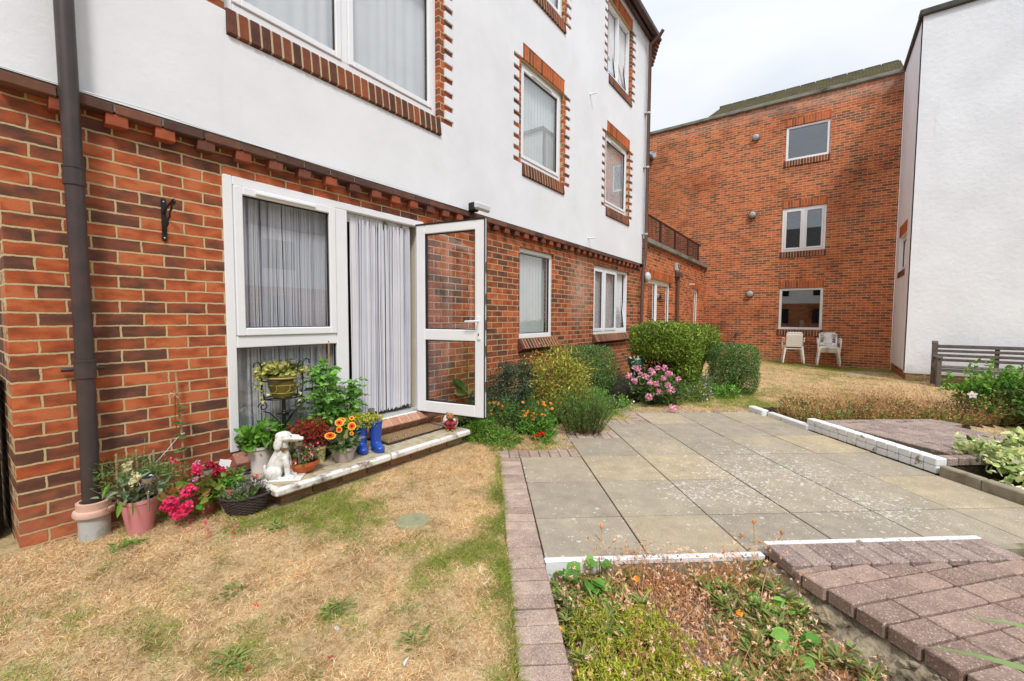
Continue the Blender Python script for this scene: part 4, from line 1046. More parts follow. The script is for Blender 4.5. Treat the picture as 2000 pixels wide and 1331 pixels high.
M_['redl'] = LF('red_leaf', [srgb(150,48,40), srgb(176,60,44), srgb(190,86,50), srgb(120,50,40), srgb(140,120,50)])
M_['ivy'] = LF('ivy_leaf', [srgb(150,160,70), srgb(190,190,100), srgb(214,208,130), srgb(110,130,56)])
M_['euo'] = LF('euonymus_leaf', [srgb(120,152,72), srgb(222,228,160), srgb(240,242,190), srgb(160,186,96), srgb(246,246,216)], spec=.5)
M_['sed'] = LF('sedum_leaf', [srgb(140,150,52), srgb(176,182,66), srgb(204,204,92), srgb(124,120,50)])
M_['dry'] = LF('dry_stalk', [srgb(176,122,78), srgb(208,154,104), srgb(226,182,132), srgb(146,98,64)])
M_['seed'] = LF('seed_head', [srgb(206,160,126), srgb(226,188,156), srgb(240,214,188), srgb(196,136,100)], trans=.1)
M_['litter'] = LF('bed_litter', [srgb(176,128,94), srgb(214,178,146), srgb(236,214,190), srgb(196,150,112)], trans=.15)
M_['pod'] = LF('dry_pod', [srgb(190,116,78), srgb(214,146,104), srgb(226,170,130)], trans=.1)
M_['stem'] = mat_plain('plant_stem', srgb(92,84,52), .8, .2, var=.2)
M_['twig'] = mat_plain('twig', srgb(92,70,52), .85, .2, var=.25)
M_['cane'] = mat_plain('bamboo_cane', srgb(176,142,112), .6, .3, var=.2, scale=20)
M_['pinkf'] = LF('pink_petal', [srgb(226,142,176), srgb(232,164,192), srgb(236,186,206)], trans=.2)
M_['hotp'] = LF('hot_pink_petal', [srgb(226,40,100), srgb(244,60,120), srgb(250,96,150)], trans=.25)
M_['crim'] = LF('crimson_petal', [srgb(180,24,60), srgb(214,40,84), srgb(150,20,50)], trans=.2)
M_['white'] = LF('white_petal', [srgb(222,218,222), srgb(230,224,228)], trans=.25)
M_['orang'] = LF('orange_petal', [srgb(240,120,20), srgb(250,150,30), srgb(250,180,60)], trans=.2)
M_['redf'] = LF('red_petal', [srgb(214,30,30), srgb(230,50,40)], trans=.2)
M_['lil'] = LF('lilac_petal', [srgb(160,140,200), srgb(190,176,220), srgb(224,216,236)], trans=.2)
M_['gold'] = LF('gold_petal', [srgb(250,180,50), srgb(250,200,70)], trans=.2)
M_['ored'] = LF('orange_red_petal', [srgb(226,70,24), srgb(236,96,30)], trans=.2)
M_['disk'] = mat_plain('flower_disk', srgb(120,30,20), .9, .1, var=.4, scale=120)
M_['cream_s'] = LF('cream_bud', [srgb(220,214,170), srgb(232,228,190)])

def superpts(n, c, h, p=5, inner=0., jit=.04, zmin=None, lump=.08, seed=1):
    d = rng.normal(size=(n,3)); d = unit(d); nn = (np.abs(d)**p).sum(1)**(1/p); d = d/nn[:,None]
    r = np.where(rng.random(n) < inner, rng.uniform(.45,.95,n), 1.)
    f = fbm(d[:,0]*2+d[:,2]*1.3+seed, d[:,1]*2+d[:,2]*.9, 1.7, seed)
    P = d*r[:,None]*(1+lump*(f-.5)*2)[:,None]*np.array(h) + np.array(c) + rng.normal(size=(n,3))*jit
    return P, unit(d/np.array(h))
def hedge(root, nm, c, h, n, L, mat, p=5, inner=.42, jit=.02, lump=.06, W=.55, seed=1, keep=None):
    P, N = superpts(n, c, h, p, inner, jit, lump=lump, seed=seed)
    if keep is not None: k = keep(P); P, N = P[k], N[k]
    n = len(P); D = unit(N*.6+rdir(n, .5)); NN = unit(N+rdir(n)*.8)
    l = L*rng.uniform(.6,1.3,n); mb = MB(); leafset(mb, P, D, NN, l, l*W)
    for q in rng.integers(0, n, 70):   # stray shoots past the clipped face
        if N[q][2] < -.2: continue
        m_ = 6; f = np.linspace(.2,1,m_)[:,None]; d0 = unit(N[q]*.6+np.array([0,0,.6])+rng.normal(size=3)*.3); leafset(mb, P[q]+d0*f*rng.uniform(.03,.09), unit(d0+rdir(m_)*.9), rdir(m_), L*.8, L*.8*W)
    return mb.build(nm, M_[mat], root)
def bush(root, nm, c, h, n, L, mat, clumps=40, spread=.16, W=.5, up=.4, floor=None, out=.7, bend=.15):
    C = rdir(clumps)*rng.uniform(.25,1.,(clumps,1))**.5*np.array(h)+np.array(c)
    k = rng.integers(0, clumps, n); P = C[k]+rng.normal(size=(n,3))*np.array(h)*spread
    if floor is not None: P = P[P[:,2] > floor]
    n = len(P); o = unit((P-np.array(c))/np.array(h)); D = unit(o*out+rdir(n, up)); N = unit(rdir(n, .9)+o*.4)
    l = L*rng.uniform(.55,1.25,n); mb = MB(); leafset(mb, P, D, N, l, l*W, bend=bend)
    ob = mb.build(nm, M_[mat], root) if nm else None
    return ob, C
def stems(root, base, C, r0=.008, mat='twig', nm='stems', spreadb=.05):
    mb = MB()
    for c in C:
        b = np.array(base)+np.append(rng.normal(size=2)*spreadb, 0); m = (b+c)/2+rng.normal(size=3)*.03
        mb.tube([b, m, c], [r0, r0*.7, r0*.35], 5, cap=False)
    return mb.build(nm, M_[mat], root)
def flower_ball(mb, c, r, n=50, mat=0, pet=.5):
    d = rdir(n, .15); P = np.array(c)+d*r*.72
    leafset(mb, P, unit(d*.5+rdir(n)*.9), d, r*pet*rng.uniform(.8,1.3,n), r*pet*.9, mat, .1, .1, .5)
def daisy(mb, c, nrm, r, k=13, m_in=0, m_out=1, m_disk=2, inner=.62):
    nrm = unit(np.array(nrm, float)); a = unit(np.cross(nrm, [.1,.2,1.])); b = np.cross(nrm, a)
    th = np.arange(k)*2*PI/k+random.random(); D = np.cos(th)[:,None]*a+np.sin(th)[:,None]*b; D = D+nrm*.15
    P = np.repeat(np.array(c)[None], k, 0)
    leafset(mb, P+D*r*.1, D, np.repeat(nrm[None],k,0), r*.9, r*.62, m_out, .04, .12, .5)
    leafset(mb, P+D*r*.1+nrm*r*.05, D, np.repeat(nrm[None],k,0), r*inner, r*.46, m_in, .04, .05, .45)
    mb.ball(np.array(c)+nrm*r*.05, (r*.27,)*3, m_disk, 10, 6)
def pot_lathe(root, c, rt, rb, h, mat, rim=.012, rimh=.02, n=36, nm='pot', wall=.006, tilt=None):
    pr = [(0,0),(rb,0),(rt-rim*.3, h-rimh),(rt+rim*.5, h-rimh+.002),(rt+rim*.5,h),(rt-wall,h),(rt-wall-.004,h-.03),(0,h-.032)]
    mb = MB(); mb.lathe(pr[:6]+pr[5:7], c, n); p = mb.build(nm, mat, root)
    s = MB(); s.disc((c[0],c[1],c[2]+h-.022), rt-wall-.001, 24, bump=.008); s.build('soil', M_['soil'], root)
    return p
def solar(loc, h, label, rcap=.028, rot=0, tube=True):
    o = thing('solar_light', loc, label, 'solar light', 'solar stake lights among the flower pots')
    x,y,z = loc
    mb = MB(); mb.lathe([(rcap*.9,-.028),(rcap,-.02),(rcap,-.003),(rcap*.97,0),(0,.0005)], (x,y,z+h), 20); mb.build('cap', M_['steel'], o)
    mb = MB(); mb.lathe([(rcap*.82,.0008),(rcap*.8,.003),(0,.003)], (x,y,z+h), 20); mb.build('solar_panel', M_['solar'], o)
    mb = MB(); mb.lathe([(rcap*.35,-.085),(rcap*.62,-.075),(rcap*.74,-.03)], (x,y,z+h), 16); mb.build('lens', M_['clear'], o)
    mb = MB(); mb.tube([(x,y,z-.03),(x,y,z+h-.083)], .006, 8); mb.lathe([(.012,-.005),(.012,.008)], (x,y,z+h-.088), 12); mb.build('stake', M_['steel'], o)
    return o
gz = lambda x, y: float(ground_z(x, y))
ST = .136

# ------------------------------------------------------------------ wall fittings
dp = thing('drainpipe', (.52, 3.35, 0), 'thick dark brown cast drainpipe at the left, set in a grey stub', 'drainpipe')
mb = MB(); mb.tube([(.518,3.355,.20),(.517,3.355,1.2),(.500,3.355,3.4),(.493,3.355,7.4)], .041, 20); mb.build('pipe', M_['pipe'], dp)
for z, x in ((.965,.518),(2.03,.511),(3.9,.498)):
    mb = MB(); mb.lathe([(.0415,-.05),(.047,-.045),(.047,.045),(.05,.045),(.05,.055),(.0415,.056)], (x,3.355,z), 24); mb.build('socket', M_['pipe'], dp)
mb = MB(); mb.tube([(.43,3.42,.965),(.518,3.41,.965),(.61,3.42,.965)], .012, 6); mb.build('bracket', M_['pipe'], dp)
mb = MB(); mb.lathe([(.07,.13),(.088,.135),(.092,.15),(.088,.165),(.074,.17),(.076,.21),(.06,.212),(.055,.19)], (.525,3.35,0), 32); mb.build('clay_collar', M_['clay'], dp)
mb = MB(); mb.lathe([(.068,-.1),(.070,.138)], (.525,3.35,0), 32); mb.build('stub', M_['greypl'], dp)

d2 = thing('drainpipe', (9.75, 3.36, 0), 'thin brown rainwater pipe running the full height at the far end of the white wall', 'drainpipe')
mb = MB(); mb.tube([(9.78,3.06,7.60),(9.79,3.14,7.50),(9.79,3.34,7.38),(9.79,3.345,2.75),(9.74,3.36,2.45),(9.69,3.37,2.3),(9.68,3.375,0)], .038, 12); mb.build('pipe', M_['pipe_far'], d2)
for z, x in ((5.9,9.79),(4.7,9.79),(3.2,9.79)):
    mb = MB(); mb.box(x-.07, x+.06, 3.375, 3.428, z-.012, z+.012); mb.lathe([(.042,-.02),(.042,.02)], (x,3.345,z), 14); mb.build('pipe_clip', M_['lead'], d2)
d3 = thing('drainpipe', (12.75, 3.38, 0), 'short brown rainwater pipe with a square hopper on the low brick building', 'drainpipe')
mb = MB(); mb.tube([(12.72,3.39,0),(12.72,3.39,2.5)], .045, 12); mb.build('pipe', M_['pipe_far'], d3)
mb = MB(); mb.bbox(12.72,3.37,2.52,.2,.16,.14,.01); mb.build('hopper', M_['pipe_far'], d3)
mb = MB(); mb.bbox(12.66,3.42,2.74,.16,.08,.22,.01); mb.build('outlet', M_['lead'], d3)
mb = MB(); mb.box(12.63,12.69,3.375,3.379,2.70,2.82); mb.build('outlet_mouth', M_['black'], d3)

# basket bracket
bk = thing('hanging_basket_bracket', (.93, 3.45, 1.9), 'black wrought iron hanging basket bracket screwed to the brick wall', 'bracket')
mb = MB(); mb.bbox(.925, 3.443, 1.885, .026, .01, .27, .003); mb.build('back_plate', M_['iron'], bk)
mb = MB(); mb.tube([(.925,3.435,1.93),(.93,3.38,1.965),(.94,3.315,1.995)], .0065, 6)
a = np.linspace(0, 4.4, 12); mb.tube(np.stack([np.full(12,.942), 3.312+.014*np.cos(a+1.2)-.004, 1.988+.014*np.sin(a+1.2)-.004],-1), .007, 6); mb.build('arm', M_['iron'], bk)
mb = MB(); tt = np.linspace(0,1,16); mb.tube(np.stack([.926+.014*tt+.003*np.sin(tt*26), 3.438-.118*tt, 1.80+.185*tt+.003*np.cos(tt*26)],-1), .0065, 5); mb.build('twisted_brace', M_['iron'], bk)
for z in (2.0, 1.77):
    mb = MB(); mb.ball((.925,3.437,z), (.006,.003,.006)); mb.build('screw', M_['steel'], bk)

# security light
sl = thing('security_light', (3.86, 3.3, 2.5), 'white bulkhead security light on a black bracket above the open door', 'light')
mb = MB(); mb.bbox(3.885, 3.27, 2.56, .27, .055, .092, .022); mb.build('lamp_body', M_['lampw'], sl)
mb = MB(); mb.bbox(3.80, 3.33, 2.55, .10, .09, .10, .012); mb.tube([(3.80,3.33,2.52),(3.82,3.38,2.47),(3.83,3.42,2.40)], .01, 6); mb.build('mount', M_['black'], sl)
for (x,z,l) in ((6.99,5.17,'small white overflow pipe high on the white wall, between the two columns of windows'),(7.0,2.69,'small white overflow pipe low on the white wall, just above the brick ledge')):
    mb = MB(); mb.tube([(x,3.43,z),(x,3.33,z),(x+.015,3.30,z)], .013, 8); mb.disc((x,3.425,z), .02, 12); tag(mb.build('overflow_pipe', M_['pvc']), l, 'pipe')
mb = MB(); mb.tube([(14.3,3.47,2.36),(14.3,3.30,2.35)], .018, 8); tag(mb.build('overflow_pipe', M_['pvc']), 'white overflow pipe sticking out of the low brick building', 'pipe')
# bulkhead lamps on the far wall
def bulk(y, z, lab):
    o = thing('wall_lamp', (16.4, y, z), lab, 'wall lamp', 'round bulkhead lamps on the brick walls')
    R = np.array(Matrix.Rotation(-PI/2, 3, 'Y'))
    mb = MB(); mb.lathe([(.11,0),(.115,.02),(.115,.05),(.105,.06)], (16.397,y,z), 24, R=R); mb.build('housing', M_['gutter'], o)
    mb = MB(); mb.ball((16.335,y,z), (.07,.105,.105), 0, 20, 12); mb.build('diffuser', M_['lampg'], o)
bulk(2.0, 7.25, 'round grey wall lamp beside the top window of the tall brick wall')
bulk(2.02, 4.735, 'round grey wall lamp beside the middle window of the tall brick wall')
bulk(2.02, 2.11, 'round grey wall lamp beside the bottom window of the tall brick wall')
o = thing('wall_lamp', (10.0, 3.45, 2.24), 'round opal wall lamp on the low brick building near the thin brown pipe', 'wall lamp', 'round bulkhead lamps on the brick walls')
R = np.array(Matrix.Rotation(PI/2, 3, 'X'))
mb = MB(); mb.lathe([(.11,0),(.115,.05),(.10,.07)], (10.02,3.455,2.24), 24, R=R); mb.build('housing', M_['gutter'], o)
mb = MB(); mb.ball((10.02,3.37,2.24), (.105,.08,.12), 0, 20, 12); mb.build('diffuser', M_['lampw'], o)
mb = MB(); mb.bbox(16.37, 2.38, .77, .06, .07, .1, .01); mb.tube([(16.37,2.38,.72),(16.34,2.38,.64)], .016, 8); tag(mb.build('wall_tap', M_['pipe_far']), 'small grey outside tap low on the tall brick wall', 'tap')

# leaves tucked in the curtain heading
for (x, z, c, l) in ((2.67, 2.15, srgb(110,140,40), 'green leaf ornament hooked on the top of the string door curtain'), (2.87, 2.14, srgb(120,90,40), 'brown leaf ornament hooked on the top of the string door curtain')):
    mb = MB(); leafset(mb, np.array([[x,3.49,z+.05]]), np.array([[.1,0,-1.]]), np.array([[0,-1.,.1]]), .10, .075, 0, .1, .05, .5); mb.tube([(x,3.49,z+.04),(x+.01,3.485,z+.08)], .003, 5)
    tag(mb.build('leaf_ornament', mat_leaf('leafo', [c, c])), l, 'ornament')

# black bin round the corner
bn = thing('black_bin', (.12, 3.95, 0), 'black plastic bin standing round the left end of the brick wall', 'bin')
mb = MB(); mb.bbox(.04, 4.02, .42, .36, .5, .85, .03); mb.build('body', M_['black'], bn)
mb = MB(); mb.bbox(.04, 4.02, .89, .40, .54, .06, .02); mb.build('lid', M_['black'], bn)

# ------------------------------------------------------------------ plastic chairs
def chair(mat, label, group, back_open=True):
    o = thing('plastic_chair', (0,0,0), label, 'chair', group)
    R = Matrix
    mb = MB(); mb.bbox(0, .0, .43, .44, .44, .03, .014); mb.bbox(0,-.225,.41,.44,.03,.06,.012); mb.build('seat', mat, o)
    mb = MB(); Rb = np.array(Matrix.Rotation(-.22, 3, 'X'))
    def bb(x, z, w, h): 
        p = np.array([0,.22,.45])+Rb@np.array([x,0,z]); mb.bbox(p[0],p[1],p[2],w,.022,h,.009,0,Rb)
    if back_open:
        bb(0,.385,.36,.06); bb(-.205,.19,.045,.38); bb(.205,.19,.045,.38); bb(0,.2,.22,.34); bb(-.14,.335,.10,.03); bb(.14,.335,.10,.03); bb(-.14,.28,.10,.022); bb(.14,.28,.10,.022); bb(-.14,.235,.10,.018); bb(.14,.235,.10,.018); bb(0,.05,.38,.10)
        for s in (-1,1): bb(s*.175,.355,.05,.05)
    else:
        bb(0,.22,.42,.36); bb(0,.41,.36,.04)
    mb.build('backrest', mat, o)
    for s in (-1,1):
        mb = MB(); mb.tube([(s*.25,.24,.66),(s*.275,.10,.68),(s*.28,-.12,.67),(s*.275,-.23,.62),(s*.265,-.25,.5),(s*.26,-.26,.40)], [.016,.02,.022,.02,.018,.018], 8); mb.build('armrest', mat, o)
        for f in (-1,1):
            mb = MB(); top = (s*.215, f*.20, .43); bot = (s*.27, f*.27, 0)
            mb.tube([bot, ((top[0]+bot[0])/2,(top[1]+bot[1])/2,.22), top], [.02,.024,.032], 8); mb.build('leg', mat, o)
    return o
def put(o, x, y, z, rz, rx=0): o.location = (x,y,z); o.rotation_euler = (rx, 0, rz)
labs = ['bottom','second','top']
c0 = chair(M_['chairpl'], '', 'stacked white plastic chairs')
zc = -.09
for k in range(3):
    c = c0 if k == 0 else copy_tree(c0)
    c['label'] = ['white plastic armchair at the bottom of the right-hand stack','white plastic armchair in the middle of the right-hand stack','white plastic armchair on top of the right-hand stack by the wall'][k]
    put(c, 15.86-.03*k, -.16, zc+.055*k, math.radians(-90+4))
c1 = chair(M_['chairbe'], '', 'stacked white plastic chairs', False)
for k in range(2):
    c = c1 if k == 0 else copy_tree(c1)
    c['label'] = ['solid-backed off-white plastic armchair at the bottom of the left-hand stack','solid-backed off-white plastic armchair on top of the left-hand stack'][k]
    put(c, 15.72+.03*k, .72, -.06+.07*k, math.radians(90+8))

# ------------------------------------------------------------------ bench
bz = gz(13.2,-2.5)
bh = thing('garden_bench', (13.2, -2.9, bz), 'weathered dark wooden garden bench in front of the white wing', 'bench')
y0, y1 = -2.06, -3.98
for y in (y0, y1):
    mb = MB(); mb.bbox(13.36, y, bz+.46, .075, .09, .95, .008); mb.lathe([(.052,-.045),(.052,.045)], (13.37,y,bz+.93), 16, R=np.array(Matrix.Rotation(PI/2,3,'X'))); mb.build('back_post', M_['wood'], bh)
    mb = MB(); mb.bbox(12.86, y, bz+.3, .075, .08, .62, .008); mb.build('front_leg', M_['wood'], bh)
    mb = MB(); mb.bbox(13.09, y, bz+.64, .60, .10, .04, .012); mb.build('armrest', M_['wood'], bh)
    mb = MB(); mb.bbox(13.1, y, bz+.37, .46, .05, .08, .006); mb.build('side_rail', M_['wood'], bh)
ym, yl = (y0+y1)/2, abs(y1-y0)-.08
for k, z in enumerate((.86, .76, .66, .56)):
    mb = MB(); mb.bbox(13.36-(0 if k == 0 else .0), ym, bz+z, .035, yl, .075 if k == 0 else .06, .008); mb.build('back_slat', M_['wood'], bh)
mb = MB(); mb.bbox(13.385, ym, bz+.66, .03, .07, .46, .005); mb.build('back_brace', M_['wood'], bh)
for k in range(5):
    mb = MB(); mb.bbox(12.9+k*.10, ym, bz+.425, .08, yl+.06, .025, .005); mb.build('seat_slat', M_['wood'], bh)
mb = MB(); mb.bbox(12.87, ym, bz+.37, .03, yl, .07, .005); mb.build('front_rail', M_['wood'], bh)

# ------------------------------------------------------------------ things on the step
def plain(c, **k): return mat_plain('m', c, **k)
o = thing('potted_plant', (1.41,3.31,ST), 'leafy green plant in a tall white pot at the left end of the step', 'potted plant')
pot_lathe(o, (1.41,3.31,ST), .088, .06, .195, mat_plain('white_pot', srgb(226,216,212), .4, .4, var=.04))
bush(o, 'foliage', (1.43,3.30,ST+.255), (.135,.12,.075), 420, .06, 'fresh', 30, .2, W=.62, up=.5)
bush(o, 'foliage', (1.41,3.31,ST+.235), (.12,.11,.06), 260, .055, 'mid', 20, .2, W=.62, up=.4)

# dog statue
M_['statue'] = mat_plain('old_white_statue', srgb(232,232,228), .65, .3, var=.06, scale=14, dirt=srgb(190,184,172), dscale=20, bump=.4)
dr = thing('dog_statue', (1.455,3.02,ST), 'white weathered statue of a sitting dog, on the front left corner of the step', 'statue')
A = math.radians(-42); DM = Matrix.Translation((1.425,3.04,ST)) @ Matrix.Rotation(A,4,'Z') @ Matrix.Scale(1.05,4)
mb = MB(DM)
def ell(c, r, ry=0, rz=0): mb.ball(c, r, 0, 20, 14, np.array(Matrix.Rotation(rz,3,'Z') @ Matrix.Rotation(ry,3,'Y')))
ell((-.035,.04,.05),(.055,.03,.048)); ell((-.035,-.04,.05),(.055,.03,.048)); ell((-.03,0,.07),(.05,.05,.065))
mb.tube([(-.035,0,.07),(-.015,0,.12),(.005,0,.17),(.012,0,.21),(.012,0,.25)],[.054,.052,.045,.038,.034],20)
ell((.018,0,.15),(.038,.042,.06)); mb.bbox(.025,0,.272,.105,.088,.062,.026); ell((.02,0,.29),(.05,.045,.026))
mb.bbox(.085,0,.268,.09,.056,.046,.018,0,np.array(Matrix.Rotation(.16,3,'Y'))); ell((.132,0,.262),(.017,.018,.014))
for s in (-1,1):
    mb.tube([(.03,s*.024,.15),(.046,s*.027,.09),(.05,s*.026,.015)],[.022,.019,.018],14); ell((.066,s*.027,.014),(.03,.018,.014))
    ell((.03,s*.055,.014),(.035,.015,.013)); ell((.0,s*.05,.245),(.026,.014,.046),.2)
mb.tube([(-.075,0,.03),(-.10,.01,.05),(-.105,.02,.09)],[.014,.011,.009],10)
db = mb.build('body', M_['statue'], dr); rm_ = db.modifiers.new('r','REMESH'); rm_.mode = 'VOXEL'; rm_.voxel_size = .0045; rm_.use_smooth_shade = True; sm_ = db.modifiers.new('s','SMOOTH'); sm_.iterations = 3
mb = MB(DM); mb.tube([(.012+.041*math.cos(t), .041*math.sin(t), .212-.008*math.cos(t)) for t in np.linspace(0,2*PI,20)], .007, 8); mb.build('collar', mat_plain('collar', srgb(120,114,100), .6, .4, var=.3, scale=40), dr)
mb = MB(DM); mb.lathe([(0,-.004),(.014,-.003),(.014,.003),(0,.004)], (.03,-.043,.205), 14, R=np.array(Matrix.Rotation(1.35,3,'X'))); mb.build('medallion', mat_plain('bronze', srgb(120,96,50), .4, .5, metal=.4), dr)
mb = MB(DM)
for s in (-1,1): mb.ball((.075,s*.03,.292), (.005,.005,.005), 0, 8, 6)
mb.ball((.148,0,.265), (.006,.009,.007)); mb.build('eyes_and_nose', M_['black'], dr)
mb = MB(DM); mb.bbox(.02,0,-.0-.0+.0045,.24,.15,.011,.003); mb.build('base', M_['statue'], dr)

# fuchsia in terracotta bowl
def fuchsia(mbr, mbw, c, s=.016):
    n = 4; th = rng.uniform(0,6)+np.arange(n)*PI/2; D = np.stack([np.cos(th),np.sin(th),np.full(n,-.1)],-1); P = np.repeat(np.array(c)[None],n,0)
    leafset(mbr, P, D, np.repeat([[0,0,1.]],n,0), s*1.25, s*.6, 0, .1, -.2); mbw.ball(np.array(c)-[0,0,s*.6], (s*.48,s*.48,s*.62), 0, 7, 5); mbr.tube([np.array(c)+[0,0,s],c], s*.16, 4)
tb = (1.585,3.045,ST)
o = thing('potted_plant', tb, 'pink and white fuchsia in a wide terracotta bowl beside the dog statue', 'potted plant')
mb = MB(); mb.lathe([(0,0),(.052,0),(.07,.012),(.095,.04),(.107,.062),(.112,.064),(.115,.085),(.105,.086),(.098,.07)], tb, 40); mb.build('bowl', mat_plain('terracotta', srgb(198,102,58), .6, .35, var=.08, scale=10), o)
mb = MB(); mb.disc((tb[0],tb[1],tb[2]+.073), .099, 24, bump=.012); mb.build('soil', M_['soil'], o)
_, C = bush(o, 'foliage', (tb[0],tb[1],tb[2]+.12), (.10,.10,.055), 520, .024, 'mid', 26, .24, W=.5)
C = C+np.array([0,0,.02]); stems(o, (tb[0],tb[1],tb[2]+.08), C, .0025, 'redl')
m1, m2 = MB(), MB()
for k in range(34):
    q = np.array([tb[0]+rng.normal()*.06+.03, tb[1]+rng.normal()*.055-.01, tb[2]+.13+rng.uniform(-.03,.07)]); fuchsia(m1, m2, q)
m1.build('sepals', M_['crim'], o); m2.build('petals', M_['white'], o)
# red-leaved plant in cream pot
tb = (1.765,3.15,ST)
o = thing('potted_plant', tb, 'red-leaved plant covered in small red flowers, in a cream pot behind the terracotta bowl', 'potted plant')
pot_lathe(o, tb, .058, .042, .13, mat_plain('cream_pot', srgb(228,214,160), .5, .4, var=.05))
_, C = bush(o, 'foliage', (1.72,3.17,ST+.245), (.15,.12,.095), 1300, .021, 'redl', 46, .2, W=.5); stems(o, (tb[0],tb[1],tb[2]+.12), C, .0025)
bush(o, 'foliage', (1.74,3.22,ST+.24), (.16,.10,.10), 500, .024, 'geran', 30, .2, W=.5)
m1, m2 = MB(), MB()
for k in range(26): fuchsia(m1, m2, (1.66+rng.normal()*.06, 3.13+rng.normal()*.05, ST+.27+rng.uniform(-.07,.07)), .014)
m1.build('flowers', M_['crim'], o)
# gaillardia in grey pot
tb = (1.905,3.03,ST)
o = thing('potted_plant', tb, 'orange and red daisy flowers in a light grey pot next to the blue boots', 'potted plant')
pot_lathe(o, tb, .093, .066, .115, mat_plain('grey_pot', srgb(176,166,162), .5, .4, var=.04))
bush(o, 'foliage', (tb[0]-.01,tb[1]-.02,ST+.15), (.085,.08,.055), 130, .065, 'mid', 30, .2, W=.42, up=.5)
bush(o, 'foliage', (tb[0],tb[1]-.03,ST+.15), (.09,.08,.05), 50, .065, 'grey', 20, .2, W=.4, up=.3)
cf = np.array([-.45,-.62,.5])
for (x,z,r,y) in ((1.755,.375,.044,2.965),(1.845,.40,.026,2.99),(1.865,.445,.036,3.02),(1.91,.45,.034,3.06),(1.955,.405,.036,2.99),(1.945,.350,.017,2.98),(1.875,.345,.016,2.96),(2.00,.45,.022,3.06)):
    mb = MB(); daisy(mb, (x,y,z), cf+rng.normal(size=3)*.25+(np.array([0,0,.9]) if (z > .44 and r > .03) else 0), r)
    f = mb.build('flower_head', [M_['ored'], M_['gold'], M_['disk']], o)
    mb = MB(); mb.tube([(tb[0]+(x-tb[0])*.2,tb[1],ST+.1),((x+tb[0])/2+.01,(y+tb[1])/2,(z+ST+.1)/2),(x,y+.004,z-.006)], .0025, 5, cap=False); mb.build('flower_stem', M_['stem'], o)
# blue boots
M_['blue'] = mat_plain('blue_rubber', srgb(40,78,170), .25, .55, var=.08, scale=5)
bo = thing('boot_planter', (2.13,3.1,ST), 'pair of glossy blue wellington boots used as planters on the step', 'boots')
for k, (x, y, a) in enumerate(((2.125,3.12,math.radians(-112)),(2.225,3.055,math.radians(-104)))):
    BM = Matrix.Translation((x,y,ST)) @ Matrix.Rotation(a,4,'Z') @ Matrix.Scale(1.1,4)
    mb = MB(BM)
    mb.tube([(-.0,0,.03),(0,0,.08),(-.004,0,.15),(-.008,0,.225)],[.042,.040,.046,.052],24)
    for c, r in (((.03,0,.035),(.06,.038,.034)),((.075,0,.028),(.042,.038,.027)),((.0,0,.02),(.046,.036,.02)),((.055,0,.012),(.066,.038,.012))):
        mb.ball(c, r, 0, 20, 12)
    b = mb.build('boot', M_['blue'], bo); r2 = b.modifiers.new('r','REMESH'); r2.mode='VOXEL'; r2.voxel_size=.0045; r2.use_smooth_shade=True; s2=b.modifiers.new('s','SMOOTH'); s2.iterations=3
    mb = MB(BM); mb.lathe([(.0,0),(.069,0),(.072,.003),(.072,.010),(.066,.013)], (.03,0,0), 28, sy=.58, sx=1.2); mb.tube([(-.008+.054*math.cos(t),.054*math.sin(t),.222) for t in np.linspace(0,2*PI,22)], .0035, 6); mb.build('trim', M_['blue'], b)
_, C = bush(bo, 'foliage', (2.19,3.10,ST+.255), (.13,.10,.055), 1500, .017, 'sed', 60, .16, W=.6, up=.6)
_, C = bush(bo, 'foliage', (2.07,3.12,ST+.26), (.09,.08,.055), 600, .017, 'sed', 30, .2, W=.6, up=.6)
# door mat
M_['coir'] = mat_plain('coir', srgb(168,140,106), .95, .1, var=.35, scale=60, bump=1.)
dm = thing('door_mat', (2.72,3.26,ST), 'brown coir doormat with black rubber edge on the doorstep', 'doormat')
Rm = np.array(Matrix.Rotation(math.radians(2),3,'Z'))
mb = MB(); mb.bbox(2.74,3.255,ST+.004,.76,.36,.008,.003,0,Rm); mb.build('rubber_base', M_['black'], dm)
mb = MB()
for i in range(34):
    for j in range(13): mb.bbox(2.74-.345+i*.0209+random.uniform(-.002,.002), 3.255-.145+j*.0242, ST+.011, .015, .016, .008, .003, 0, np.array(Matrix.Rotation(.6 if (i+j)%2 else -.6,3,'Z')))
mb.build('coir_tufts', M_['coir'], dm)
# animal ornament with plaid shirt
an = thing('animal_ornament', (3.09,3.0,ST), 'small brown animal ornament in a red checked shirt, on the step end', 'ornament')
HM = Matrix.Translation((3.07,3.0,ST)) @ Matrix.Rotation(math.radians(-140),4,'Z')   # faces local +x towards the viewer
mb = MB(HM); mb.ball((-.035,0,.082), (.055,.078,.086), 0, 24, 16); mb.build('white_back', M_['statue'], an)
t = NT('plaid'); P = t.obj(); sp = t.n('SeparateXYZ'); t.L.new(P, sp.inputs[0]); outs = []
for ax in (1,2):
    q = t.math('MULTIPLY', (sp,ax), 130.); q = t.math('SINE', (q,0)); q = t.math('GREATER_THAN', (q,0), .1); outs.append(q)
f = t.math('ADD', (outs[0],0), (outs[1],0)); f = t.math('MULTIPLY', (f,0), .5)
r = t.ramp([(0, srgb(214,40,48)), (.5, srgb(120,28,40)), (1, srgb(34,24,34))]); t.l(f,0,r,0); t.col(r); t.bs.inputs['Roughness'].default_value=.8
mb = MB(HM); mb.ball((.012,0,.062), (.046,.052,.055), 0, 24, 16); mb.ball((.016,.05,.075),(.02,.018,.02)); mb.ball((.016,-.05,.075),(.02,.018,.02)); mb.build('shirt', t.m, an)
brn = mat_plain('brown_fur', srgb(166,112,66), .6, .3, var=.2, scale=60)
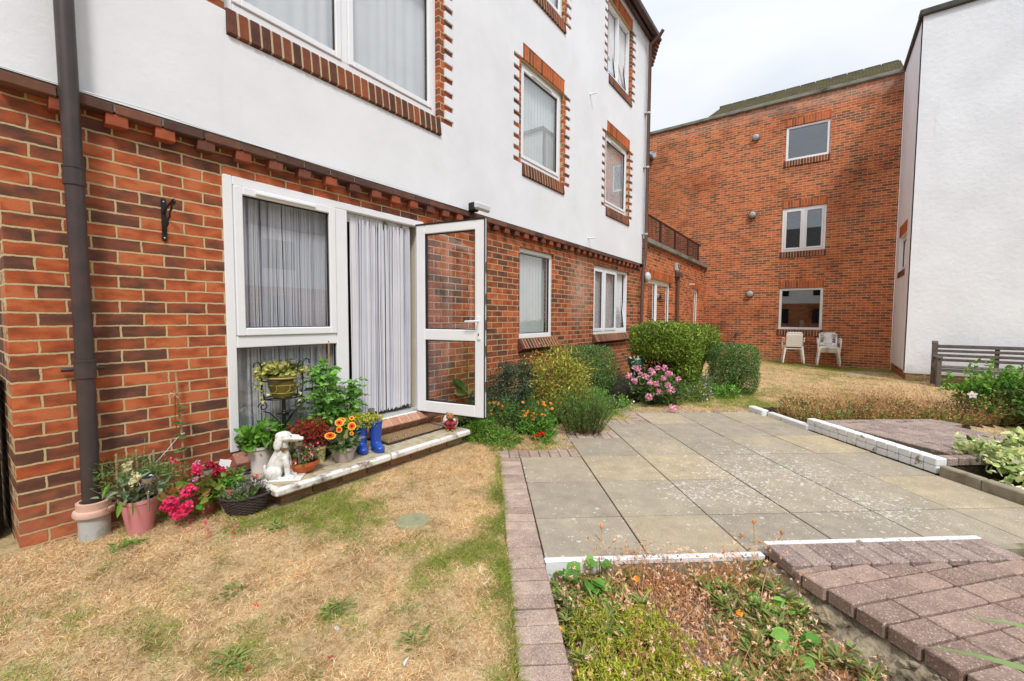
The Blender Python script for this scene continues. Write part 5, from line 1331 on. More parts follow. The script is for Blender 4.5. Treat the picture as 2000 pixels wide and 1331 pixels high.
mb = MB(HM); mb.ball((.005,0,.142), (.036,.044,.034)); mb.ball((.036,0,.132), (.018,.026,.017)); 
for s in (-1,1): mb.ball((-.0,s*.032,.172), (.010,.010,.013)); mb.tube([(.02,s*.055,.082),(.034,s*.068,.085 if s<0 else .10),(.04,s*.075,.078 if s < 0 else .12)], [.011,.010,.011], 10); mb.ball((.045,s*.022,.010), (.022,.016,.010))
b = mb.build('body', brn, an); r2 = b.modifiers.new('r','REMESH'); r2.mode='VOXEL'; r2.voxel_size=.003; r2.use_smooth_shade=True
mb = MB(HM); mb.ball((.055,0,.138), (.005,.008,.005)); mb.ball((.036,.018,.155),(.004,)*3); mb.ball((.036,-.018,.155),(.004,)*3); mb.build('face_detail', M_['black'], an)

# plant stand
px_, py_ = 1.565, 3.27
ps = thing('plant_stand', (px_,py_,ST), 'black wrought iron plant stand with scrolls and hanging hooks in front of the window', 'plant stand')
mb = MB(); mb.tube([(px_,py_,ST+.02),(px_,py_,.655)], .013, 10); mb.build('post', M_['iron'], ps)
for k in range(3):
    a = k*2*PI/3+.5; mb = MB(); mb.tube([(px_+.012*math.cos(a),py_+.012*math.sin(a),ST+.12),(px_+.07*math.cos(a),py_+.07*math.sin(a),ST+.05),(px_+.11*math.cos(a),py_+.06*math.sin(a),ST+.008)], .006, 6); mb.build('foot', M_['iron'], ps)
mb = MB()
for r, z in ((.135,.665),(.06,.66),(.15,.80)): mb.tube([(px_+r*math.cos(t),py_+r*.7*math.sin(t),z) for t in np.linspace(0,2*PI,30)], .005, 6)
mb.tube([(px_-.135,py_,.665),(px_+.135,py_,.665)], .005, 6); mb.tube([(px_,py_-.09,.665),(px_,py_+.09,.665)], .005, 6); mb.build('pot_ring', M_['iron'], ps)
for k, a in enumerate((PI, 0, -1.2)):
    c_, s_ = math.cos(a), math.sin(a); mb = MB()
    pts = [(.135,.665),(.15,.75),(.15,.87),(.155,.92),(.175,.945),(.20,.935),(.205,.905)]
    mb.tube([(px_+r*c_, py_+r*.8*s_, z) for r,z in pts], .0055, 6); mb.build('hook_arm', M_['iron'], ps)
    tt = np.linspace(0,1,26); rad = .035*(1-tt*.75); aa = tt*8.5
    mb = MB(); mb.tube([(px_+(.145+rr_*math.cos(q)*1.)*c_, py_+(.145+rr_*math.cos(q))*.8*s_, .615-.0+rr_*math.sin(q)) for rr_, q in zip(rad, aa)], .0045, 5)
    mb.tube([(px_+r*c_,py_+r*.8*s_,z) for r, z in ((.013,.45),(.05,.50),(.10,.56),(.145,.58))], .0045, 5); mb.build('scroll', M_['iron'], ps)
mb = MB(); bird = [((0,0,.545),(.03,.012,.016)),((.03,0,.56),(.014,.01,.012)),((-.045,0,.552),(.03,.006,.008)),((0,.03,.56),(.014,.03,.006)),((0,-.03,.56),(.014,.03,.006))]
for c, r in bird: mb.ball((px_+c[0],py_-.03+c[1],c[2]), r)
mb.tube([(px_-.06,py_-.02,.53),(px_-.03,py_-.03,.515),(px_+.02,py_-.03,.525)], .003, 5); mb.build('bird_ornament', M_['iron'], ps)
M_['olive'] = mat_plain('olive_glaze', srgb(104,98,36), .2, .6, var=.25, scale=6)
o = thing('potted_plant', (px_,py_,.67), 'olive glazed pot of variegated trailing ivy held on the iron stand', 'potted plant')
mb = MB(); mb.lathe([(0,0),(.075,0),(.082,.02),(.098,.08),(.110,.135),(.124,.145),(.124,.16),(.112,.165),(.105,.15)], (px_,py_,.672), 40); mb.build('pot', M_['olive'], o)
mb = MB(); mb.lathe([(.1165,.139),(.126,.146),(.126,.152)], (px_,py_,.672), 40)
for z, r in ((.033,.0865),(.092,.1025)): mb.tube([(px_+r*math.cos(t),py_+r*math.sin(t),.672+z) for t in np.linspace(0,2*PI,40)], .0018, 5)
for k in range(7):
    a0 = k*.9; mb.tube([(px_+(.093+.01*q)*math.cos(a0+.35*q+.1*math.sin(q*5)), py_+(.093+.01*q)*math.sin(a0+.35*q+.1*math.sin(q*5)), .672+.04+.05*q) for q in np.linspace(0,1,10)], .0018, 5)
mb.build('pot_decoration', mat_plain('cream_slip', srgb(210,196,130), .4, .4), o)
mb = MB(); mb.disc((px_,py_,.672+.152), .105, 24, bump=.01); mb.build('soil', M_['soil'], o)
bush(o, 'foliage', (px_-.02,py_,.86), (.15,.11,.045), 420, .038, 'ivy', 34, .2, W=.75, up=.5)
bush(o, 'foliage', (px_+.01,py_,.87), (.12,.09,.05), 160, .036, 'mid', 20, .2, W=.7, up=.5)
for k, (dx, dy, dz) in enumerate(((-.20,-.02,-.12),(-.17,-.05,-.22),(-.19,.0,-.05),(.05,-.13,-.30),(.16,-.05,-.08))):
    n = 14; f = np.linspace(.2,1,n)[:,None]; P = np.array([px_,py_,.875])+np.array([dx,dy,0])*np.minimum(f*1.6,1)+np.array([0,0,dz])*f**2+rng.normal(size=(n,3))*.008
    mb = MB(); leafset(mb, P, rdir(n,-.3), rdir(n,.8)+np.array([-.3,-.5,0]), .028, .024); mb.build('trailing_stem', M_['ivy'], o)
for (x, y, z, lb) in ((px_-.205,py_,.80,'clear glass bulb ornament hanging at the left of the olive pot'),(px_+.03,py_-.165,.78,'clear glass bulb ornament hanging in front of the olive pot'),(px_+.205,py_,.82,'clear glass bulb ornament hanging at the right of the olive pot')):
    b = thing('bulb_light', (x,y,z), lb, 'hanging light', 'hanging glass bulbs')
    mb = MB(); mb.lathe([(.001,-.045),(.026,-.038),(.038,-.018),(.036,.006),(.024,.03),(.014,.05),(.013,.06)], (x,y,z), 20); mb.build('glass', M_['clear'], b)
    mb = MB(); mb.lathe([(.0145,.052),(.0155,.075),(.0,.08)], (x,y,z), 14); mb.tube([(x,y,z+.08),(x,y,z+.105)], .0015, 5); mb.build('screw_cap', M_['steel'], b)
    mb = MB(); mb.tube([(x,y,z-.02),(x,y,z+.05)], .004, 6); mb.build('filament', M_['steel'], b)
# tomato plants
M_['fresh2'] = LF('tomato_leaf', [srgb(70,120,44), srgb(104,160,66), srgb(140,192,92), srgb(168,208,110)], trans=.4)
def tomato(loc, h, w, n, label, cane):
    x,y,z = loc; o = thing('tomato_plant', loc, label, 'potted plant')
    pot_lathe(o, loc, .105, .08, .17, M_['black'])
    mb = MB(); mb2 = MB()
    for k in range(5):
        a = rng.uniform(0,6); bx, by = rng.uniform(-w*.7,w*.7), rng.uniform(-.07,.06)
        pts = np.array([[x+.03*math.cos(a),y+.03*math.sin(a),z+.15],[x+bx*.5,y+by*.6,z+h*.5],[x+bx,y+by,z+h*rng.uniform(.8,1.)]])
        mb.tube(pts, [.005,.004,.002], 6)
        for j in range(n):
            f = rng.uniform(.12,1.); p = pts[0]*(1-f)**2+2*f*(1-f)*pts[1]+pts[2]*f*f
            d = unit(np.array([rng.normal(),rng.normal()*.6-.3,rng.uniform(-.1,.6)])); L = rng.uniform(.08,.17)*(1.1-.4*f)
            tt = np.linspace(0,1,6)[:,None]; R = p+d*L*tt+np.array([0,0,-.06])*tt**2*L*4; mb.tube(R, .0015, 4, cap=False)
            for q in range(2,6):
                s = unit(np.cross(d,[0,0,1.]))*(1 if q%2 else -1)
                P = np.array([R[q],R[q]]); D = np.array([s+d*.5, -s+d*.5]); leafset(mb2, P, D+rng.normal(size=(2,3))*.25, rdir(2,1.5), rng.uniform(.03,.055), .024, 0, .15, .25, .5)
            leafset(mb2, R[-1:], d[None]+np.array([[0,0,-.3]]), rdir(1,1.5), .055, .032)
    mb.build('vine', M_['mid'], o); mb2.build('foliage', M_['fresh2'], o)
    for (cx,cy,ch) in cane:
        m = MB(); m.tube([(cx,cy,z+.1),(cx+.01,cy+.02,ch)], .005, 7); m.build('cane', M_['cane'], o)
    return o
tomato((1.86,3.29,ST), .82, .18, 19, 'tall bushy tomato plant against the patio window, behind the red and orange flowers', [(1.975,3.33,1.07),(1.90,3.33,.95)])
tomato((2.16,3.31,ST), .60, .15, 13, 'smaller tomato plant in front of the string door curtain, behind the blue boots', [(2.2,3.33,.62)])
solar((1.43,3.22,ST+.17), .17, 'solar stake light in the tall white pot')
solar((1.525,2.985,ST+.07), .18, 'solar stake light in the terracotta bowl')
solar((1.835,3.09,ST+.10), .17, 'solar stake light between the red-leaved plant and orange flowers')
solar((2.215,3.10,ST+.24), .11, 'solar stake light rising from the blue boots')
solar((px_-.04,py_-.02,.80), .135, 'tilted solar light at the left of the ivy in the olive pot').rotation_euler = (.0,.3,0)
solar((px_+.06,py_-.03,.80), .145, 'upright solar light at the right of the ivy in the olive pot')

# ------------------------------------------------------------------ pots on the lawn
pinkp = mat_plain('pink_pot', srgb(222,146,150), .4, .4, var=.04, scale=4)
o = thing('potted_plant', (.70,3.23,0), 'large pink pot of grey green sweet peas, next to the drainpipe', 'potted plant')
pot_lathe(o, (.70,3.23,-.005), .09, .058, .205, pinkp, rim=.004)
bush(o, 'foliage', (.69,3.21,.265), (.11,.09,.075), 170, .048, 'grey', 30, .22, W=.45, up=.3)
bush(o, 'foliage', (.78,3.25,.30), (.15,.10,.09), 900, .025, 'rosem', 40, .2, W=.25, up=.3)
bush(o, 'foliage', (.64,3.26,.38), (.13,.08,.10), 420, .026, 'rosem', 30, .2, W=.22, up=.3)
mb = MB()
for k in range(26):
    a = rng.uniform(0,6.3); f = rng.uniform(.1,.26); p0 = np.array([.70,3.23,.19]); p2 = p0+np.array([math.cos(a)*f*.85,math.sin(a)*f*.6,rng.uniform(.05,.34)]); p1 = (p0+p2)/2+rng.normal(size=3)*.03+[0,0,.05]; mb.tube([p0,p1,p2], [.002,.0016,.001], 4, cap=False)
mb.build('tendrils', M_['grey'], o)
mb = MB(); P = np.array([[.60,3.14,.23],[.645,3.13,.22],[.86,3.15,.27],[.57,3.2,.33],[.75,3.12,.22]]); PD = np.array([[-.3,-.4,-1],[0,-.5,-.9],[.6,-.5,-.3],[-.5,-.3,-.8],[.4,-.7,-.5]])
for k in range(5): mb = MB(); leafset(mb, P[k:k+1], PD[k:k+1], rdir(1,.3)+np.array([-.5,-.6,0]), .085, .024, 0, .1, .1); mb.build('pea_pod', M_['fresh'], o)
mb = MB(); [flower_ball(mb, c, .022, 18, 0, 1.) for c in ((.66,3.12,.33),(.672,3.14,.36),(.645,3.2,.41))]; mb.build('cream_bud', M_['cream_s'], o)
mb = MB(); [flower_ball(mb, c, .016, 14, 0, 1.) for c in ((.735,3.13,.325),(.70,3.13,.29))]; mb.build('lilac_bloom', M_['lil'], o)
mb = MB(); flower_ball(mb, (.855,3.2,.385), .016, 14, 0, 1.); mb.build('pink_bloom', M_['hotp'], o)
for (x,z) in ((.705,.475),(.785,.45),(.615,.47)):
    mb = MB(); mb.tube([(x+.0,3.27,.18),(x+.003,3.29,z)], .0065, 7); mb.build('cane', M_['cane'], o)
solar((.715,3.115,.17), .17, 'solar stake light in the large pink pot')
# cane with honeysuckle
o = thing('climbing_plant', (.955,3.36,0), 'single honeysuckle climbing a bamboo cane against the brick wall', 'climbing plant')
mb = MB(); mb.tube([(.972,3.37,-.02),(.962,3.385,.45),(.945,3.40,.90)], .0075, 8); mb.build('cane', M_['cane'], o)
mb = MB(); mb.tube([(.95,3.35,0),(.955,3.36,.2),(.935,3.36,.45),(.925,3.37,.62),(.93,3.37,.75)], .0025, 5); mb.build('vine', M_['redl'], o)
mb = MB(); P=[];D=[]
for z in (.33,.40,.485,.56,.64,.68): 
    for s in (-1,1): P.append((.945-.008*s,3.365,z+rng.uniform(-.01,.01))); D.append((s,-.3,.25+rng.uniform(-.3,.3)))
leafset(mb, np.array(P,float), np.array(D,float), rdir(len(P),1.2)+np.array([-.3,-.5,0]), .05, .026); mb.build('foliage', M_['mid'], o)
mb = MB(); n = 18; leafset(mb, np.repeat([[.925,3.355,.765]],n,0), rdir(n,.4), rdir(n), .035, .007, 0, .1, .3); mb.build('blossom', mat_leaf('honeysuckle', [srgb(246,206,190), srgb(240,180,130), srgb(250,230,210)]), o)
mb = MB(); mb.tube([(.962+.012*math.cos(t),3.378+.012*math.sin(t),.50) for t in np.linspace(0,2*PI,12)], .0018, 5); mb.tube([(.95,3.37,.50),(.86,3.32,.42),(.785,3.28,.36)], .0015, 4); mb.build('string_tie', M_['pvc'], o)
# geranium in smaller pink pot
o = thing('potted_plant', (1.02,3.20,0), 'bright pink geranium spilling out of a smaller pink pot', 'potted plant')
pot_lathe(o, (1.02,3.20,-.005), .073, .05, .135, mat_plain('deep_pink_pot', srgb(204,108,124), .4, .4, var=.04), rim=.005)
bush(o, 'foliage', (.94,3.13,.16), (.12,.09,.07), 120, .045, 'geran', 30, .2, W=.95, up=.6, bend=.05, floor=.03)
bush(o, 'foliage', (1.07,3.19,.19), (.07,.06,.04), 50, .045, 'geran', 14, .2, W=.95, up=.6, bend=.05)
bush(o, 'foliage', (.93,3.12,.12), (.09,.07,.06), 50, .045, 'fresh', 24, .22, W=.95, up=.6, bend=.05, floor=.03)
for (x,y,z,r,m) in ((.80,3.06,.165,.046,'hotp'),(.835,3.04,.11,.042,'hotp'),(.875,3.05,.125,.034,'hotp'),(.905,3.07,.215,.034,'hotp'),(.875,3.07,.20,.030,'hotp'),(.965,3.16,.305,.030,'hotp'),(.975,3.18,.335,.02,'pinkf'),(1.06,3.16,.285,.036,'crim'),(1.085,3.14,.255,.036,'crim'),(1.04,3.17,.31,.024,'crim'),(.955,3.14,.25,.016,'pinkf')):
    mb = MB(); flower_ball(mb, (x,y,z), r, 60, 0, .55); f = mb.build('flower_head', M_[m], o)
    mb = MB(); mb.tube([(1.0,3.18,.12),((x+1.)/2,(y+3.18)/2,(z+.16)/2+.02),(x,y,z)], .0022, 4, cap=False); mb.build('flower_stem', M_['stem'], o)
solar((1.0,3.085,.10), .21, 'solar stake light in the pink geranium pot')
# white pot with plant label
o = thing('potted_plant', (1.155,3.20,0), 'oval white pot with a plant label, half hidden behind the wicker basket', 'potted plant')
pot_lathe(o, (1.145,3.13,0), .075, .055, .145, mat_plain('white_pot2', srgb(214,214,216), .35, .5, var=.04), rim=.006)
bush(o, 'foliage', (1.155,3.14,.20), (.07,.06,.06), 160, .035, 'fresh', 20, .2, W=.5)
mb = MB(); mb.bbox(1.125,3.17,.285,.065,.002,.075,.001,0,np.array(Matrix.Rotation(-.5,3,'Z')@Matrix.Rotation(.25,3,'Y'))); lb = mb.build('plant_label', M_['pvc'], o)
mb = MB(); mb.bbox(1.155,3.156,.30,.014,.002,.06,.001,0,np.array(Matrix.Rotation(-.5,3,'Z')@Matrix.Rotation(.25,3,'Y'))); mb.build('label_edge', M_['redf'], lb)
# wicker basket
o = thing('wicker_basket', (1.165,2.99,0), 'dark brown oval wicker basket with a dying plant on the lawn below the step corner', 'basket')
M_['wick'] = mat_plain('dark_wicker', srgb(64,52,50), .6, .4, var=.3, scale=40)
bcx, bcy = 1.175, 2.985
Rb = Matrix.Rotation(math.radians(-32),3,'Z')
def bpt(r, t, z, wob): p = Rb @ Vector(((r+wob)*math.cos(t)*1.25, (r+wob)*math.sin(t)*.8, 0)); return (bcx+p[0], bcy+p[1], z)
mb = MB()
for k in range(11):
    z = .008+k*.0095; r = .075+.033*(k/10)**.7
    for ph in (0, PI): mb.tube([bpt(r, t, z+(.0045 if ph else 0), .0035*math.cos(t*14+ph+(PI if k%2 else 0))) for t in np.linspace(0,2*PI,100)], .0048, 5, cap=False)
mb.build('weave', M_['wick'], o)
mb = MB()
for ph in (0, 1.5, 3.): mb.tube([bpt(.113, t, .118+.005*math.cos(t*16+ph), .005*math.sin(t*16+ph)) for t in np.linspace(0,2*PI,120)], .0055, 5, cap=False)
mb.build('rim', M_['wick'], o)
mb = MB(); V = [bpt(.10,t,.095,0) for t in np.linspace(0,2*PI,30)[:-1]]; mb.add(V+[(bcx,bcy,.105)], [(i,(i+1)%29,29) for i in range(29)]); V = [bpt(.072,t,.004,0) for t in np.linspace(0,2*PI,30)[:-1]]; mb.add(V, [tuple(range(29))]); mb.build('soil', M_['soil'], o)
bush(o, 'foliage', (bcx-.02,bcy,.135), (.10,.08,.04), 380, .022, 'mid', 36, .2, W=.4); bush(o, 'withered_foliage', (bcx+.03,bcy+.01,.165), (.09,.08,.055), 520, .018, 'lav', 40, .2, W=.3)
mb = MB(); [flower_ball(mb, (bcx+dx,bcy+dy,z), .009, 10, 0, 1.) for dx,dy,z in ((.07,.0,.22),(.08,.02,.20),(-.10,-.03,.16),(-.09,.02,.175),(.06,.05,.21))]; mb.build('blossom', M_['redf'], o)
solar((1.165,2.93,.09), .18, 'black capped solar stake light in the wicker basket', .026)

# ------------------------------------------------------------------ shrubs of the border
def shrub(label, c, base, h, n, L, mat, nm='shrub', cat='shrub', group=None, cl=60, W=.5, sp=.16, up=.3, sr=.008, extra=None, floor=None, ns=24):
    o = thing(nm, base, label, cat, group)
    _, C = bush(o, 'foliage', c, h, n, L, mat, cl, sp, W, up, floor)
    stems(o, base, C[:ns], sr, 'twig')
    for (m, nn, LL, WW) in (extra or []): bush(o, 'foliage', c, h, nn, LL, m, cl, sp, WW, up, floor)
    return o
B0 = -.06
shrub('dark green small-leaved bush right behind the open door', (4.30,3.12,.33), (4.3,3.12,B0), (.40,.29,.36), 9000, .026, 'dark', cl=90, W=.5, extra=[('grey',1200,.028,.35)])
o = shrub('yellowish bush with some red brown leaves between the door and the clipped hedges', (4.85,2.80,.40), (4.85,2.8,B0), (.47,.42,.44), 5200, .042, 'yel', cl=90, W=.45, extra=[('geran',1800,.036,.45),('redl',500,.03,.4)], floor=.0)
o = thing('box_hedge', (6.25,3.05,B0), 'dark green clipped box cube below the three-light window', 'hedge', 'clipped hedges of the border')
hedge(o, 'foliage', (6.25,3.06,.36), (.44,.37,.42), 21000, .024, 'box', p=6, seed=3)
stems(o, (6.25,3.05,B0), rdir(16,.3)*np.array([.3,.25,.25])+np.array([6.25,3.05,.3]), .012)
o = thing('clipped_hedge', (7.8,2.25,B0), 'big glossy hedge clipped flat on top with bare stems showing below', 'hedge', 'clipped hedges of the border')
hedge(o, 'foliage', (7.80,2.24,.86), (.56,.53,.30), 15000, .042, 'priv', p=5, seed=5, lump=.08)
hedge(o, 'foliage', (7.75,1.90,.38), (.32,.20,.34), 3600, .042, 'priv', p=3, seed=6, lump=.2)
hedge(o, 'foliage', (8.15,2.3,.25), (.35,.5,.3), 2500, .042, 'dark', p=3, seed=7, lump=.2)
mb = MB()
for k in range(34):
    a = rng.uniform(0,6.3); r = rng.uniform(.0,.16); b0 = np.array([7.75+r*math.cos(a), 2.18+r*math.sin(a), B0]); t0 = np.array([7.75+rng.uniform(-.42,.42), 2.2+rng.uniform(-.42,.42), .72]); mb.tube([b0, (b0+t0)/2+rng.normal(size=3)*.03, t0], [.013,.011,.007], 6, cap=False)
mb.build('stems', M_['twig'], o)
o = thing('clipped_hedge', (8.75,1.95,B0), 'smaller rounded hedge just behind the right end of the big flat hedge', 'hedge', 'clipped hedges of the border')
hedge(o, 'foliage', (8.75,1.93,.80), (.38,.34,.32), 6500, .042, 'priv', p=3.4, seed=8); mb = MB()
for k in range(8): mb.tube([(8.75+rng.normal()*.03,1.95,B0),(8.75+rng.normal()*.08,1.93+rng.normal()*.08,.6)], .011, 6)
mb.build('stems', M_['twig'], o)
o = thing('box_hedge', (8.6,1.3,B0), 'clipped box cube at the right end of the border, standing in the lawn', 'hedge', 'clipped hedges of the border')
hedge(o, 'foliage', (8.6,1.28,.36), (.37,.36,.41), 21000, .024, 'box', p=6, seed=9)
stems(o, (8.6,1.28,B0-.03), rdir(16,.3)*np.array([.25,.25,.25])+np.array([8.6,1.28,.3]), .012)

def spiky(label, specs, mat, L=.03, W=.005, nm='rosemary_bush', cat='shrub', per=46, extra=None, group=None):
    c0_ = specs[0]; o = thing(nm, (c0_[0],c0_[1],B0), label, cat, group); mb = MB(); ms_ = MB()
    for (x,y,r,h,n) in specs:
        for k in range(n):
            a = rng.uniform(0,6.3); q = math.sqrt(rng.random())*r; lean = q*.55
            b0 = np.array([x+q*.55*math.cos(a), y+q*.55*math.sin(a), B0]); hh = h*rng.uniform(.6,1.05)*(1-.3*(q/r)**2)
            t0 = b0+np.array([lean*math.cos(a)*1.0, lean*math.sin(a)*1.0, hh]); ms_.tube([b0,(b0+t0)/2+rng.normal(size=3)*.01,t0], [.003,.0025,.001], 4, cap=False)
            f = rng.uniform(.15,1,(per,1)); P = b0+(t0-b0)*f; ax = unit(t0-b0); D = unit(ax*.8+rdir(per)*.7); quadset(mb, P, D, rdir(per), L*rng.uniform(.7,1.2,per), W)
    mb.build('foliage', M_[mat], o); ms_.build('stems', M_['twig'], o); return o
spiky('upright feathery rosemary bush leaning over the corner of the patio', [(4.42,2.20,.34,.56,150),(4.65,2.35,.25,.45,60)], 'rosem', .04, .006)
spiky('smaller feathery green bush between the dark bush and the orange flowers', [(4.25,2.72,.24,.45,70),(4.05,2.85,.18,.36,40)], 'rosem', .038, .006, nm='feathery_bush')
spiky('low grey brown lavender mound beside the pink flowers', [(6.75,2.62,.38,.36,110),(6.5,2.75,.28,.28,60)], 'lav', .035, .006, nm='lavender_bush')
spiky('grey green spiky plant between the big hedge and the small box cube', [(8.05,1.72,.2,.42,50)], 'grey', .05, .009, nm='spiky_plant')
# marigolds
o = thing('marigold_plant', (3.95,2.50,B0), 'marigold plant dotted with small orange flowers at the patio corner', 'flowering plant')
bush(o, 'foliage', (3.95,2.50,.07), (.20,.19,.15), 900, .055, 'fresh', 40, .18, W=.3, up=.8, floor=B0)
_, C = bush(o, 'foliage', (3.95,2.55,.17), (.17,.15,.13), 420, .045, 'mid', 34, .2, W=.25, up=1.); stems(o, (3.95,2.5,B0), C, .003, 'mid')
P = np.stack([3.95+rng.normal(size=22)*.13, 2.52+rng.normal(size=22)*.11, rng.uniform(.14,.38,22)],-1)
for p in P: mb = MB(); daisy(mb, p, np.array([-.4,-.5,.8])+rng.normal(size=3)*.3, .018, 12); mb.build('flower_head', [M_['orang'],M_['orang'],M_['disk']], o)
o = thing('red_flower', (3.80,2.37,B0), 'clump of small red flowers at the paver edge under the marigolds', 'flowering plant')
bush(o, 'foliage', (3.80,2.37,-.01), (.12,.11,.05), 200, .04, 'fresh', 16, .25, W=.4, floor=B0); mb = MB()
for k in range(8): flower_ball(mb, (3.77+rng.normal()*.03,2.36+rng.normal()*.03,.045+rng.uniform(-.01,.02)), .016, 16, 0, .9)
mb.build('flowers', M_['redf'], o)
shrub('low spreading fresh green weeds under the free edge of the open door', (3.50,2.93,.03), (3.5,2.93,B0), (.30,.24,.12), 2600, .024, 'fresh', 'ground_plant', 'plant', cl=60, W=.5, extra=[('mid',1400,.028,.4),('sed',900,.02,.5)], floor=B0, sr=.003)
shrub('low green weeds between the marigolds and the doorstep end', (3.48,2.66,-.01), (3.48,2.66,B0), (.22,.20,.08), 1800, .024, 'fresh', 'ground_plant', 'plant', cl=60, W=.45, extra=[('mid',900,.028,.35),('sed',600,.02,.5)], floor=B0, sr=.003)
shrub('taller leafy weeds with yellow flowers beside the dark bush', (3.85,2.98,.12), (3.85,2.98,B0), (.22,.20,.20), 1300, .035, 'mid', 'ground_plant', 'plant', cl=40, W=.4, extra=[('rosem',1200,.03,.2)], floor=B0, sr=.003)
mb = MB(); 
for k in range(9): flower_ball(mb, (3.72+rng.normal()*.06,2.95+rng.normal()*.06,.24+rng.uniform(-.06,.1)), .011, 10, 0, 1.)
tag(mb.build('yellow_blossom', M_['orang']), 'scattered orange yellow blooms just right of the open door', 'flowers')
# big-leaved plant seen through the door glass
o = thing('broad_leaved_plant', (3.6,3.22,0), 'broad green leaves by the wall, seen through the lower glass of the open door', 'plant')
mb = MB(); n = 16; a = rng.uniform(0,6.3,n); P = np.stack([3.60+.04*np.cos(a),3.25+.04*np.sin(a),rng.uniform(.05,.45,n)],-1); leafset(mb, P, np.stack([np.cos(a),np.sin(a)-.3,rng.uniform(.2,.9,n)],-1), rdir(n,1.), .2, .12, 0, .1, .25, .6); mb.build('foliage', M_['mid'], o)
mb = MB(); mb.tube([(3.6,3.25,B0),(3.6,3.25,.3),(3.62,3.27,.8)], .006, 6); mb.build('stem', M_['mid'], o)
# pink rose / hydrangea
o = thing('pink_flowering_bush', (6.65,2.02,B0), 'low bush covered in large pale pink blooms in front of the big hedge', 'flowering shrub')
bush(o, 'foliage', (6.68,2.02,.14), (.36,.36,.24), 2200, .05, 'mid', 60, .18, W=.62, up=.6, floor=B0)
_, C = bush(o, 'foliage', (6.68,2.02,.12), (.34,.34,.22), 900, .045, 'dark', 40, .18, W=.62, up=.6, floor=B0); stems(o, (6.68,2.02,B0), C[:20], .006)
HEADS = [(6.45,2.30,.50),(6.4,2.22,.42),(6.35,2.02,.46),(6.5,2.0,.52),(6.3,2.1,.40),(6.3,1.85,.40),(6.25,2.02,.32),(6.2,1.76,.32),(6.3,1.95,.31),(6.35,2.38,.38),(6.3,2.28,.32),(6.25,1.72,.24),(6.2,2.02,.12),(6.25,1.90,.20),(6.55,1.85,.44),(6.55,2.12,.47),(6.1,1.66,.02),(6.55,2.32,.47),(6.6,1.72,.36),(6.7,1.95,.5)]
for k, p in enumerate(HEADS):
    mb = MB(); flower_ball(mb, p, random.uniform(.036,.05), 44, 0, .62); mb.build('flower_head', M_['pinkf'], o)
shrub('low mixed greenery with tiny white and violet flowers right of the pink blooms', (7.35,1.62,.05), (7.35,1.62,B0), (.34,.22,.16), 1800, .035, 'mid', 'ground_plant', 'plant', cl=50, W=.35, extra=[('sed',700,.03,.4),('white',60,.02,.9),('lil',90,.025,.9)], floor=B0, sr=.003)
shrub('low bright green leafy plant at the foot of the right-hand box cube', (7.95,1.35,.02), (7.95,1.35,B0), (.28,.24,.13), 700, .06, 'fresh', 'ground_plant', 'plant', cl=40, W=.35, floor=B0, sr=.003, extra=[('white',40,.02,.9)])
shrub('patch of green leaves with white and violet daisies below the clipped box cube', (5.75,2.45,.0), (5.75,2.45,B0), (.40,.30,.16), 1800, .04, 'fresh', 'ground_plant', 'plant', cl=50, W=.3, extra=[('white',60,.03,.8),('lil',40,.03,.8)], floor=B0, sr=.003)
shrub('light green bushy plant behind the rosemary', (5.15,2.50,.12), (5.15,2.50,B0), (.30,.28,.22), 2400, .03, 'fresh', 'ground_plant', 'plant', cl=50, W=.45, floor=B0, sr=.003)
shrub('dull green weeds filling the soil behind the lavender', (7.0,3.0,.05), (7.0,3.0,B0), (.6,.35,.22), 2600, .04, 'dark', 'ground_plant', 'plant', cl=60, W=.4, floor=B0, sr=.003)
shrub('dim green undergrowth along the low brick wall behind the big hedge', (8.8,2.9,.05), (8.8,2.9,B0), (.9,.35,.25), 2600, .045, 'mid', 'ground_plant', 'plant', cl=60, W=.4, floor=B0, sr=.003)
# pale foxglove-like stalk, teal pot
o = thing('flower_stalk', (7.45,2.60,B0), 'pale drooping flower stalk rising left of the pink blooms', 'plant')
mb = MB(); mb.tube([(7.0,2.52,B0),(7.0,2.55,.35),(7.0,2.50,.62)], .006, 5); mb.build('stem', M_['grey'], o); mb = MB(); n=30; P=np.stack([7.0+rng.normal(size=n)*.03,2.52+rng.normal(size=n)*.05,rng.uniform(.2,.66,n)],-1); leafset(mb,P,rdir(n,-.6),rdir(n),.06,.03); mb.build('foliage', M_['cream_s'], o)
o = thing('teal_pot', (7.9,2.80,.4), 'round teal pot half hidden at the left of the big hedge', 'pot')
mb = MB(); mb.lathe([(0,0),(.08,0),(.13,.08),(.135,.17),(.145,.18),(.145,.2),(.12,.2),(.11,.17)], (7.32,2.64,.38), 24); mb.build('bowl', mat_plain('teal', srgb(60,110,106), .3, .5, var=.1), o)
mb = MB(); mb.lathe([(.12,0),(.1,.03),(.05,.08),(.05,.36),(.1,.44)], (7.32,2.64,B0), 18); mb.build('pedestal', M_['black'], o)

